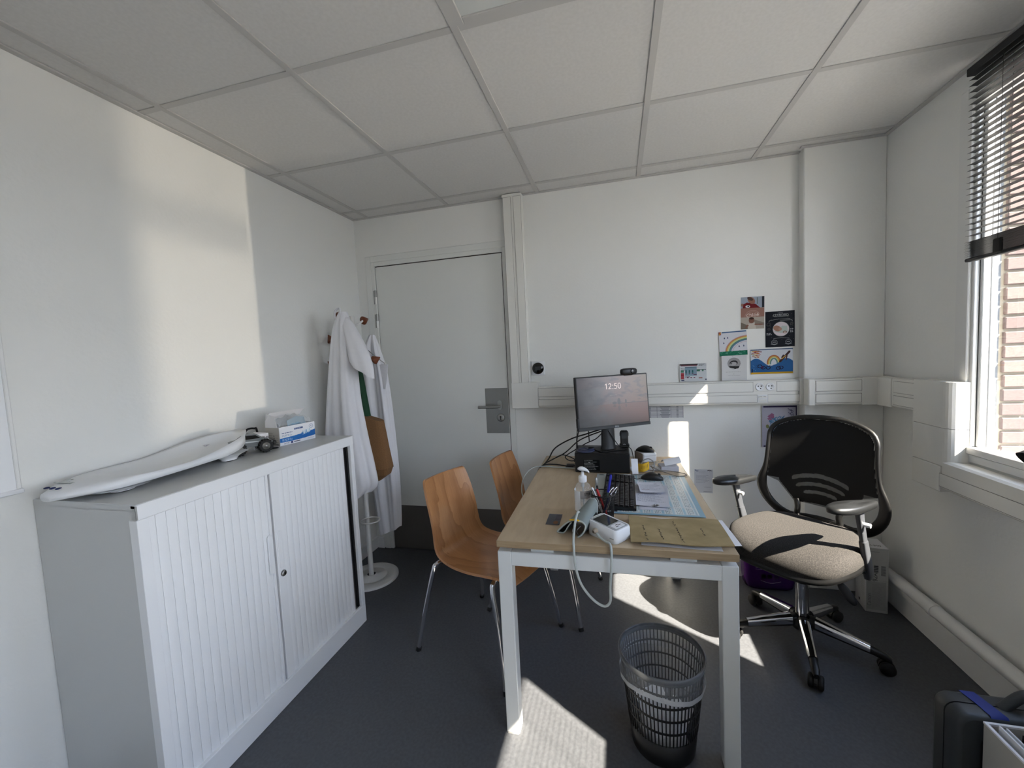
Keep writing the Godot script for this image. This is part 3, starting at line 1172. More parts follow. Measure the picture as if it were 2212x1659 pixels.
	for k in 9:
		irect(im, 0, k / 9.0, 1, 0.02, "#7b7b82")
		irect(im, 0.04, (k + 0.35) / 9.0, 0.15, 0.035, "#6f6f78")
		irect(im, 0.42 + 0.02 * (k % 3), (k + 0.35) / 9.0, 0.26 - 0.04 * (k % 3), 0.035, "#6f6f78")
		irect(im, 0.83, (k + 0.35) / 9.0, 0.05, 0.035, "#6f6f78")
	for x in [0.0, 0.34, 0.69, 0.99]:
		irect(im, x, 0, 0.008, 1, "#7b7b82")
	printed("table_print", im)
	pinned("number_list", "white printed table taped under the duct behind the monitor", "paper", 0.145, 0.950, 0.227, 0.071, "table_print")
	# short letter low on the wall
	im = img(140, 190, "#bdbfc6")
	irect(im, 0.04, 0.03, 0.06, 0.03, "#3f4660")
	irect(im, 0.10, 0.06, 0.12, 0.03, "#6b7086")
	iline(im, [Vector2(0.72, 0.05), Vector2(0.8, 0.03), Vector2(0.92, 0.05)], 4, "#3e3d40")
	irect(im, 0.8, 0.09, 0.05, 0.015, "#6f7078")
	iwords(im, 0.25, 0.07, 0.4, 0.12, 4, Color("#a4a7b0"), 4, 0.3)
	iwords(im, 0.10, 0.25, 0.8, 0.35, 7, Color("#8c8f9a"), 5, 0.3)
	iwords(im, 0.55, 0.74, 0.35, 0.05, 1, Color("#9a9da6"), 6)
	irect(im, 0.5, 0.93, 0.45, 0.012, "#5e6068")
	printed("letter_print", im)
	pinned("letter", "short letter taped low on the wall beside the desk", "letter", 0.424, 0.496, 0.102, 0.143, "letter_print", -0.02)
	# crayon sheet with a violet border; the figure drawn on it is not copied, only its colours
	im = img(150, 200, "#aaa7b2")
	irect(im, 0.04, 0, 0.96, 0.04, "#2f2847")
	irect(im, 0.965, 0, 0.035, 1, "#2f2847")
	irect(im, 0.04, 0.965, 0.96, 0.035, "#2f2847")
	irect(im, 0.74, 0.06, 0.2, 0.22, "#9d9baa")
	rng.seed = 77
	for k in 24:
		var q = Vector2(rng.randf_range(0.77, 0.88), rng.randf_range(0.08, 0.22))
		iline(im, [q, q + Vector2(rng.randf_range(-0.03, 0.06), rng.randf_range(-0.02, 0.04))], 2, "#4c4c5e")
	for k in 150:
		var q = Vector2(rng.randf_range(0.2, 0.58), rng.randf_range(0.3, 0.78))
		iline(im, [q, q + Vector2(rng.randf_range(0.02, 0.08), rng.randf_range(-0.05, 0.05))], 3, ["#4d7796", "#5b87a5", "#3f6684"][k % 3])
	for k in 40:
		var q = Vector2(rng.randf_range(0.16, 0.3), rng.randf_range(0.22, 0.32))
		iline(im, [q, q + Vector2(0.05, rng.randf_range(-0.04, 0.04))], 3, "#8d5b76")
		q = Vector2(rng.randf_range(0.26, 0.4), rng.randf_range(0.8, 0.86))
		iline(im, [q, q + Vector2(0.05, rng.randf_range(-0.02, 0.03))], 3, "#8d4a68")
	iell(im, 0.16, 0.5, 0.05, 0.045, "#76794c", 0.5)
	printed("crayon_print", im)
	pinned("child_drawing", "crayon sheet with violet border and blue colouring behind the office chair", "drawing", 0.789, 0.778, 0.176, 0.236, "crayon_print", 0.0, [0.006, 0.002, 0.001, 0.001])
	# the white board on the left wall
	var b = thing("white_board", "white board with a flat rail hanging on the left wall", "board", Vector3(LEFT, 1.03, -0.795))
	var st = S()
	span(st, Vector3(0.0, 0.012, 0.004), Vector3(0.016, 1.0, 1.2), 0.002)
	obj("panel", st, "plastic_white", b)
	st = S()
	span(st, Vector3(0.0, 0.0, -0.006), Vector3(0.022, 0.014, 1.21), 0.002)
	obj("lower_rail", st, "plastic_white", b)
	st = S()
	span(st, Vector3(0.0, 0.014, -0.002), Vector3(0.020, 1.0, 0.008), 0.002)
	obj("side_rail", st, "white_gloss", b)


# ---------------------------------------------------------------- the tambour cabinet
func cabinet():
	var c = thing("tambour_cabinet", "low white metal cupboard with two sliding slatted shutters and a lock", "cupboard", Vector3(-1.338, 0, -1.317))
	# local: x = 0 is the front, -0.43 the back; z from -0.493 (door side) to 0.493
	var st = S()
	for s in [-1, 1]:
		st = S()
		span(st, Vector3(-0.43, 0, s * 0.484 - 0.0095), Vector3(-0.002, 0.985, s * 0.484 + 0.0095), 0.001)
		obj("side_panel", st, "cabinet_grey", c)
	st = S()
	span(st, Vector3(-0.43, 0.02, -0.474), Vector3(-0.42, 0.98, 0.474))
	span(st, Vector3(-0.42, 0.06, -0.474), Vector3(-0.03, 0.078, 0.474))
	span(st, Vector3(-0.42, 0.50, -0.474), Vector3(-0.05, 0.515, 0.474))
	obj("inner_shelf", st, "cabinet_grey", c)
	st = S()
	span(st, Vector3(-0.432, 0.978, -0.4935), Vector3(-0.0, 1.0, 0.4935), 0.0015)
	obj("top_panel", st, "cabinet_grey", c)
	st = S()
	span(st, Vector3(-0.02, 0.953, -0.4935), Vector3(0.001, 0.9985, 0.4935), 0.002)
	span(st, Vector3(-0.018, 0, -0.4935), Vector3(0.0, 0.095, 0.4935), 0.0015)
	for s in [-1, 1]:
		span(st, Vector3(-0.018, 0.095, s * 0.481 - 0.0125), Vector3(0.0, 0.953, s * 0.481 + 0.0125), 0.0015)
	obj("front_frame", st, "cabinet_white", c)
	st = S()
	span(st, Vector3(-0.030, 0.095, 0.464), Vector3(0.0012, 0.953, 0.4945), 0.001)
	obj("front_stile", st, "cabinet_white", c)
	st = S()
	span(st, Vector3(-0.03, 0.095, -0.468), Vector3(-0.018, 0.953, -0.458))
	obj("shutter_track", st, "black_soft", c)
	st = S()
	span(st, Vector3(-0.001, 0.955, 0.4905), Vector3(0.0018, 0.996, 0.4945))
	obj("edge_strip", st, "grey_line", c)
	# shutters: near one (towards +z) and far one, each a row of slats and a lead post with a grip
	st = S()
	var g = []
	for i in 7:
		var u = (i - 3) / 3.0
		g.append(Vector2(u * 0.01455, -0.0016 * u * u))
	var poly = []
	for q in g:
		poly.append(q)
	poly.append(Vector2(0.01455, -0.007))
	poly.append(Vector2(-0.01455, -0.007))
	var up = Transform3D(Basis(Vector3(0, 0, -1), Vector3(1, 0, 0), Vector3(0, -1, 0)), Vector3(-0.014, 0, 0))
	extrude(st, poly, -0.953, -0.095, up, false)
	st.generate_normals()
	var slat = st.commit()
	for side in [1, -1]:
		var d = Node3D.new()
		d.name = "shutter"
		c.add_child(d, true)
		for k in 14:
			var z = (0.047 if side > 0 else 0.012) + 0.0145 + 0.03 * k
			if side < 0 and z > 0.452:
				break
			var o = obj("slat", slat, "slat_white", d)
			o.position.z = side * z + (0.0 if side > 0 else 0.0)
		st = S()
		if side > 0:
			span(st, Vector3(-0.022, 0.095, 0.0345), Vector3(-0.010, 0.953, 0.0465), 0.0015)
		else:
			span(st, Vector3(-0.022, 0.095, -0.0115), Vector3(-0.008, 0.953, 0.0265), 0.0015)
		obj("lead_post", st, "cabinet_white", d)
		# a recessed oval grip: a raised rim round a dark hollow
		var zc = 0.052 if side > 0 else 0.0075
		st = S()
		var rim = []
		for q in rrect(0.018, 0.155, 0.0088, 6):
			rim.append(Vector3(-0.0095, 0.633 + q.y, zc - q.x))
		tube(st, rim, 0.0028, 8, true)
		var grip = obj("grip", st, "cabinet_white", d)
		st = S()
		extrude(st, rrect(0.014, 0.150, 0.0068, 6), -0.0012, 0.0012, Transform3D(Basis(Vector3(0, 0, -1), Vector3(0, 1, 0), Vector3(1, 0, 0)), Vector3(-0.0085, 0.633, zc)))
		obj("grip_hollow", st, "cabinet_white", grip)
	st = S()
	lathe(st, [[0.0125, 0.0], [0.0125, 0.006], [0.010, 0.009], [0.0, 0.009]], 24, Transform3D(Basis(Vector3.BACK, -PI / 2), Vector3(-0.009, 0.533, 0.004)))
	var lock = obj("lock", st, "steel", c)
	st = S()
	box(st, Vector3(0.0005, 0.533, 0.004), Vector3(0.001, 0.012, 0.003))
	obj("keyhole", st, "black", lock)


func scale_and_toys():
	# baby scale: a long dished tray that narrows to the display end
	var s = thing("baby_scale", "white plastic baby scale with a long dished tray on the cupboard", "scale", Vector3(-1.615, 1.0, -1.09), 0.0)
	var st = S()
	var rings_o = []
	var nz = 26
	var outer = []
	var inner = []
	var cols = 25
	var widths = [0.026, 0.070, 0.100, 0.118, 0.128, 0.133, 0.136, 0.137, 0.137, 0.136, 0.134, 0.131, 0.126, 0.117, 0.100, 0.066, 0.030]
	for i in nz + 1:
		var t = i / float(nz)  # 0 at the display end (+z), 1 at the far end
		var z = 0.312 - 0.642 * t
		var at = t * (widths.size() - 1)
		var w = lerpf(widths[floori(at)], widths[mini(floori(at) + 1, widths.size() - 1)], at - floori(at))
		var rim = 0.041 + 0.012 * smoothstep(0.0, 0.12, t) + 0.008 * t + 0.048 * smoothstep(0.45, 1.0, t)
		var seam = 0.024 - 0.006 * smoothstep(0.0, 0.2, t) + 0.022 * t + 0.018 * smoothstep(0.7, 1.0, t)
		var dish = smoothstep(0.20, 0.34, t) * (1.0 - 0.9 * smoothstep(0.9, 1.0, t))
		var ro = []
		var ri = []
		for j in cols:
			var u = -1.0 + 2.0 * j / (cols - 1)
			var hollow = 1.0 - pow(absf(u), 3.0)
			var flat = lerpf(rim, seam + 0.004, dish * hollow)
			flat -= 0.010 * (1.0 - smoothstep(0.1, 0.3, t)) * u * u
			flat -= 0.006 * smoothstep(0.86, 1.0, absf(u))
			ri.append(Vector3(u * w, flat, z))
			ro.append(Vector3(u * w * 0.975, seam - 0.010 * (1.0 - pow(absf(u), 4.0)), z))
		inner.append(ri)
		outer.append(ro)
	st.set_smooth_group(0)
	for i in nz:
		for j in cols - 1:
			quad(st, inner[i][j], inner[i][j + 1], inner[i + 1][j + 1], inner[i + 1][j])
			quad(st, outer[i][j + 1], outer[i][j], outer[i + 1][j], outer[i + 1][j + 1])
	for i in nz:
		quad(st, outer[i][0], inner[i][0], inner[i + 1][0], outer[i + 1][0])
		quad(st, inner[i][cols - 1], outer[i][cols - 1], outer[i + 1][cols - 1], inner[i + 1][cols - 1])
	for j in cols - 1:
		quad(st, outer[0][j], outer[0][j + 1], inner[0][j + 1], inner[0][j])
		quad(st, inner[nz][j], inner[nz][j + 1], outer[nz][j + 1], outer[nz][j])
	obj("tray", st, "plastic_white", s)
	for q in [[0.165, 0.07, 0.012], [-0.205, 0.070, 0.028]]:
		for x in [-1, 1]:
			st = S()
			var rings = []
			for i in 7:
				var t = i / 6.0
				var r = lerpf(0.5, 1.25, t * t)
				var ring = []
				for k in 20:
					var a = TAU * k / 20
					ring.append(Vector3(x * q[1] + 0.045 * r * cos(a), 0.004 + q[2] * t, q[0] - 0.062 * r * sin(a)))
				rings.append(ring)
			loft(st, rings, true, true)
			var foot = obj("foot", st, "plastic_white", s)
			st = S()
			lathe(st, [[0.014, 0.0], [0.014, 0.0045]], 16, Transform3D(Basis(), Vector3(x * q[1], 0, q[0])), true, true)
			obj("rubber_pad", st, "black_soft", foot)
	st = S()
	var tilt = Basis(Vector3.RIGHT, 0.10)
	extrude(st, [Vector2(-0.038, -0.020), Vector2(0.038, -0.020), Vector2(0.034, 0.018), Vector2(-0.034, 0.018)], 0.0, 0.002, Transform3D(Basis(Vector3.RIGHT, -PI / 2) , Vector3(-0.030, 0.0505, 0.238)))
	mat("lcd_grey", Color(0.55, 0.57, 0.55), 0.15)
	obj("display", st, "lcd_grey", s)
	for x in [-0.045, -0.020, 0.006]:
		st = S()
		pill(st, Vector3(x, 0.0455, 0.285), Vector3(0.011, 0.006, 0.016), 1.0, 12, 6)
		mat("button_blue", Color(0.08, 0.14, 0.34), 0.4)
		obj("button", st, "button_blue", s)
	# toy off-roader
	var t = thing("toy_car", "grey and silver toy off-road car with big black tyres", "toy car", Vector3(-1.575, 1.0, -1.425), 1.0)
	st = S()
	# side view polygon extruded across (local x = length, z across)
	extrude(st, [Vector2(-0.075, 0.032), Vector2(0.078, 0.030), Vector2(0.082, 0.045), Vector2(0.05, 0.062), Vector2(0.02, 0.085), Vector2(-0.03, 0.088), Vector2(-0.055, 0.068), Vector2(-0.08, 0.060)], -0.034, 0.034, Transform3D(), false)
	mat("toy_grey", Color(0.36, 0.38, 0.38), 0.3)
	obj("body", st, "toy_grey", t)
	st = S()
	for z in [-0.0355, 0.0355]:
		extrude(st, [Vector2(0.012, 0.066), Vector2(0.034, 0.066), Vector2(0.016, 0.081), Vector2(-0.024, 0.083), Vector2(-0.036, 0.066)], z - 0.001, z + 0.001)
	obj("side_window", st, "black_gloss", t)
	st = S()
	for z in [-0.0352, 0.0352]:
		extrude(st, [Vector2(-0.07, 0.052), Vector2(0.03, 0.050), Vector2(0.07, 0.044), Vector2(0.065, 0.050), Vector2(-0.05, 0.060)], z - 0.0008, z + 0.0008)
	mat("toy_silver", Color(0.72, 0.74, 0.74), 0.25)
	obj("side_flash", st, "toy_silver", t)
	st = S()
	box(st, Vector3(0.088, 0.036, 0), Vector3(0.016, 0.018, 0.066), 0.004)
	obj("bumper", st, "black", t)
	for x in [-0.05, 0.05]:
		for z in [-0.044, 0.044]:
			st = S()
			var prof = []
			var rings = []
			for q in [[0.027, -0.013], [0.030, -0.010], [0.030, 0.010], [0.027, 0.013]]:
				var ring = []
				for k in 32:
					var a = TAU * k / 32
					var r = q[0] - (0.003 if k % 2 else 0.0)
					ring.append(Vector3(x + r * cos(a), 0.030 + r * sin(a), z + q[1]))
				rings.append(ring)
			loft(st, rings, true, true, false)
			var wh = obj("wheel", st, "black_soft", t)
			st = S()
			lathe(st, [[0.0, 0.0165], [0.006, 0.0165], [0.007, 0.0145], [0.015, 0.0145], [0.016, 0.012]].map(func(q): return [q[0], -q[1] * signf(-z)]) if z > 0 else [[0.016, 0.012], [0.015, 0.0145], [0.007, 0.0145], [0.006, 0.0165], [0.0, 0.0165]].map(func(q): return [q[0], -q[1]]), 16, Transform3D(Basis(Vector3.RIGHT, PI / 2), Vector3(x, 0.030, z)))
			obj("hub", st, "steel", wh)
	# the carton behind it
	var im = img(128, 64, "#b9b6bb")
	irect(im, 0, 0.2, 0.85, 0.12, "#4a2a58")
	irect(im, 0, 0.42, 0.8, 0.12, "#4a2a58")
	iell(im, 0.78, 0.4, 0.12, 0.24, "#3f5f73")
	iwords(im, 0.1, 0.7, 0.6, 0.2, 2, Color("#8c8790"), 4)
	printed("carton_print", im)
	carton("flat_carton", "flat white carton with purple stripes behind the toy car", Vector3(-1.70, 1.0, -1.38), Vector3(0.045, 0.062, 0.15), 0.0, "carton_print", 1)
	var w = carton("small_carton", "small plain white carton between toy car and mask box", Vector3(-1.655, 1.0, -1.52), Vector3(0.10, 0.066, 0.075), -0.15, "paper", 1)
	text("lettering", "re", 0.022, "ink", w, Vector3(0.0507, 0.046, -0.022), Basis(Vector3.UP, PI / 2))
	var r = thing("cable_coil", "loose black cable lying behind the toy car", "cable", Vector3(-1.735, 1.0, -1.50))
	st = S()
	var pts = []
	for k in 30:
		var a = k / 29.0
		pts.append(Vector3(0.012 * sin(a * 14.0), 0.062 + 0.018 * sin(a * 9.0), 0.09 - 0.20 * a))
	pts[0].y = 0.006
	pts[29].y = 0.006
	tube(st, smoothed(pts, 3), 0.005, 8)
	obj("cord", st, "black_soft", r)
	var c = thing("toy_piece", "small black plastic wheel lying before the mask box", "toy part", Vector3(-1.572, 1.0, -1.522))
	st = S()
	lathe(st, [[0.016, -0.009], [0.018, -0.006], [0.018, 0.006], [0.016, 0.009]], 18, Transform3D(Basis(Vector3.BACK, PI / 2 - 0.3), Vector3(0, 0.018, 0)), true, true)
	obj("tyre", st, "black_soft", c)
	st = S()
	lathe(st, [[0.007, -0.0105], [0.007, 0.0105]], 14, Transform3D(Basis(Vector3.BACK, PI / 2 - 0.3), Vector3(0, 0.018, 0)), true, true)
	obj("hub", st, "steel", c)
	c = thing("rubber_ring", "flat black rubber ring lying on the cupboard top", "ring", Vector3(-1.535, 1.0, -1.515))
	st = S()
	var ring = []
	for k in 24:
		ring.append(Vector3(0.014 * cos(TAU * k / 24), 0.0022, 0.014 * sin(TAU * k / 24)))
	ring.reverse()
	tube(st, ring, 0.0022, 8, true)
	obj("ring", st, "black", c)
	mask_box()


func carton(called, label, at, s, turn, m, face):
	# a carton whose printed face is the +x one
	var c = thing(called, label, "carton", at, turn)
	var st = S()
	span(st, Vector3(-s.x / 2, 0, -s.z / 2), Vector3(s.x / 2, s.y, s.z / 2), 0.001)
	obj("body", st, "paper", c)
	if m != "paper":
		st = S()
		var x = s.x / 2 + 0.0006
		uvquad(st, Vector3(x, 0.002, s.z / 2 - 0.002), Vector3(x, 0.002, -s.z / 2 + 0.002), Vector3(x, s.y - 0.002, -s.z / 2 + 0.002), Vector3(x, s.y - 0.002, s.z / 2 - 0.002))
		obj("print", st, m, c)
	return c


func mask_box():
	# corners on the cupboard: (-1.63,-1.572) (-1.541,-1.556) (-1.508,-1.745)
	var b = thing("mask_box", "open white and blue cardboard box of face masks", "box", Vector3(-1.57, 1.0, -1.655), -0.175)
	var w = 0.095  # across, local x
	var l = 0.195  # along, local z
	var h = 0.088
	var st = S()
	var th = 0.0012
	span(st, Vector3(-w / 2, 0, -l / 2), Vector3(w / 2, th, l / 2))
	span(st, Vector3(w / 2 - th, 0, -l / 2), Vector3(w / 2, h, l / 2))
	span(st, Vector3(-w / 2, 0, -l / 2), Vector3(-w / 2 + th, h + 0.03, l / 2))
	for s in [-1, 1]:
		span(st, Vector3(-w / 2, 0, s * (l / 2 - th / 2) - th / 2), Vector3(w / 2, h, s * (l / 2 - th / 2) + th / 2))
	obj("carton", st, "paper", b)
	st = S()
	# raised lid flap at the back, leaning over
	var g = []
	for i in 5:
		var t = i / 4.0
		g.append([Vector3(-w / 2 + 0.03 * t * t + 0.012 * t, h + 0.024 + 0.045 * t, l / 2), Vector3(-w / 2 + 0.03 * t * t + 0.012 * t, h + 0.024 + 0.045 * t, -l / 2 + 0.01)])
	shell(st, g, 0.0012)
	obj("lid_flap", st, "paper", b)
	st = S()
	var gs = [[Vector3(w / 2 - 0.012, h, l / 2), Vector3(-w / 2, h, l / 2)], [Vector3(w / 2 - 0.03, h + 0.05, l / 2 - 0.006), Vector3(-w / 2 + 0.006, h + 0.064, l / 2 - 0.004)]]
	shell(st, gs, 0.0012)
	obj("side_flap", st, "paper", b)
	# front print
	var im = img(256, 128, "#d9dce2")
	for k in 34:
		irect(im, k / 34.0, 0.60 - 0.17 * pow(k / 34.0, 2.0), 1 / 34.0, 0.22 + 0.12 * k / 34.0, Color("#2f6fb4").lerp(Color("#2a62a4"), k / 34.0))
	irect(im, 0, 0.84, 1, 0.16, "#d9dce2")
	irect(im, 0.40, 0.16, 0.25, 0.09, "#4b5c86")
	iwords(im, 0.41, 0.18, 0.22, 0.06, 1, Color("#aab4cc"), 3)
	iwords(im, 0.06, 0.32, 0.36, 0.06, 1, Color("#55648a"), 5, 0.7)
	iwords(im, 0.06, 0.44, 0.30, 0.10, 2, Color("#98a0b4"), 7)
	iwords(im, 0.06, 0.66, 0.30, 0.14, 3, Color("#a8c2e0"), 8)
	for k in 5:
		iell(im, 0.64 + 0.05 * k, 0.52 - 0.02 * k, 0.024, 0.12, ["#a9bdd0", "#c2d2de", "#8fb0cf", "#d0dbe2", "#b6cad8"][k])
	iell(im, 0.62, 0.56, 0.03, 0.07, "#3f76b2")
	for k in 22:
		var a = TAU * k / 22
		irect(im, 0.885 + 0.055 * cos(a), 0.20 + 0.11 * sin(a), 0.012, 0.022, "#7484a0")
	irect(im, 0.88, 0.17, 0.02, 0.06, "#7484a0")
	irect(im, 0.29, 0.86, 0.055, 0.10, "#2d3566")
	iwords(im, 0.10, 0.88, 0.16, 0.08, 2, Color("#8a93a4"), 2)
	irect(im, 0.37, 0.89, 0.18, 0.05, "#565a66")
	iwords(im, 0.76, 0.87, 0.22, 0.07, 2, Color("#9aa0ac"), 4)
	printed("mask_print", im, 0.4)
	st = S()
	var x = w / 2 + 0.0005
	uvquad(st, Vector3(x, 0.001, l / 2 - 0.001), Vector3(x, 0.001, -l / 2 + 0.001), Vector3(x, h - 0.001, -l / 2 + 0.001), Vector3(x, h - 0.001, l / 2 - 0.001))
	obj("front_print", st, "mask_print", b)
	im = img(96, 96, "#b9b5ad")
	iwords(im, 0.1, 0.3, 0.5, 0.04, 1, Color("#8b877f"), 2)
	for k in 4:
		irect(im, 0.06, 0.42 + 0.12 * k, 0.07, 0.06, "#8b877f")
		irect(im, 0.2, 0.42 + 0.12 * k, 0.3, 0.03, "#9c988f")
		irect(im, 0.56, 0.42 + 0.12 * k, 0.08, 0.07, "#7d7973")
		irect(im, 0.7, 0.42 + 0.12 * k, 0.22, 0.03, "#9c988f")
	iwords(im, 0.06, 0.9, 0.9, 0.07, 1, Color("#5f5c57"), 9, 0.9)
	printed("mask_side_print", im)
	st = S()
	var z = l / 2 + 0.0006
	uvquad(st, Vector3(-w / 2 + 0.001, 0.001, z), Vector3(w / 2 - 0.001, 0.001, z), Vector3(w / 2 - 0.001, h - 0.001, z), Vector3(-w / 2 + 0.001, h - 0.001, z))
	obj("side_print", st, "mask_side_print", b)
	# crumpled clear bag and a blue mask standing out of it
	st = S()
	rng.seed = 44
	var rows = []
	for i in 8:
		var row = []
		for j in 14:
			var u = j / 13.0
			var v = i / 7.0
			row.append(Vector3(lerpf(w / 2 - 0.006, -w / 2 + 0.012, v), h - 0.012 + 0.062 * sin(PI * minf(v * 0.85 + 0.1, 1.0)) * (0.6 + 0.4 * sin(PI * u)) + rng.randf_range(-0.007, 0.007), lerpf(l / 2 - 0.01, -l / 2 + 0.012, u)))
		rows.append(row)
	for i in 7:
		for j in 13:
			quad(st, rows[i][j], rows[i][j + 1], rows[i + 1][j + 1], rows[i + 1][j])
	mat("clear_film", Color(0.75, 0.78, 0.8, 0.35), 0.08).transparency = BaseMaterial3D.TRANSPARENCY_ALPHA
	obj("clear_bag", st, "clear_film", b)
	st = S()
	var gm = []
	for i in 5:
		var t = i / 4.0
		gm.append([Vector3(0.01 - 0.01 * t, h - 0.03 + 0.05 * t, 0.02), Vector3(0.02 - 0.02 * t, h - 0.03 + 0.065 * t, -0.03), Vector3(0.012 - 0.02 * t, h - 0.03 + 0.055 * t, -l / 2 + 0.016)])
	shell(st, gm, 0.002)
	mat("mask_blue", Color(0.60, 0.72, 0.80), 0.8)
	var fm = thing("face_mask", "pale blue pleated face mask standing out of the mask box", "face mask", b.position, -0.175)
	obj("pleated_sheet", st, "mask_blue", fm)


# ---------------------------------------------------------------- coat stand and what hangs on it
func drape(st, rows, n = 48, folds = 7.0, deep = 0.35, phase = 0.0, hollow = true):
	# hanging cloth: rows from the hem up, each [y, x left, x right, z, half depth, strength of the folds]
	var rings = []
	var ys = rows.size()
	for i in ys:
		var q = rows[i]
		var cx = (q[1] + q[2]) / 2
		var hw = (q[2] - q[1]) / 2
		var ring = []
		for j in n:
			var a = TAU * j / n
			var f = q[5] * (sin(folds * a + phase + 0.5 * sin(2.0 * a + i * 0.13)) + 0.45 * sin(2.3 * folds * a + 1.3 * phase))
			var c = cos(a)
			var s = sin(a)
			ring.append(Vector3(cx + hw * sp(c, 0.85) * (1.0 + 0.10 * f), q[0] + (q[6] * c if q.size() > 6 else 0.0), q[3] - q[4] * s * (1.0 + deep * f) ))
		rings.append(ring)
	# two more points between rows keep the outline smooth
	var fine = []
	for i in ys - 1:
		for k in 5:
			var t = k / 5.0
			var r = []
			for j in n:
				r.append(rings[i][j].cubic_interpolate(rings[i + 1][j], rings[maxi(i - 1, 0)][j], rings[mini(i + 2, ys - 1)][j], t))
			fine.append(r)
	fine.append(rings[ys - 1])
	loft(st, fine, true, false)
	return fine


func cone_peg(c, from, to, dir, r, h):
	# a white rod that ends in a small wooden cone
	var st = S()
	tube(st, smoothed([from, from.lerp(to, 0.5) + Vector3(0, -0.006, 0), to], 4), 0.006, 10)
	var peg = obj("peg", st, "rack_white", c)
	st = S()
	var d = dir.normalized()
	var x = d.cross(Vector3(0.3, 0.2, 1)).normalized()
	var b = Basis(x, d, x.cross(d))
	lathe(st, [[0.0, -0.004], [r * 0.9, -0.003], [r, 0.002], [r * 0.93, 0.007], [r * 0.12, h - 0.003], [0.0, h]], 24, Transform3D(b, to))
	obj("cone", st, "peg_wood", peg)


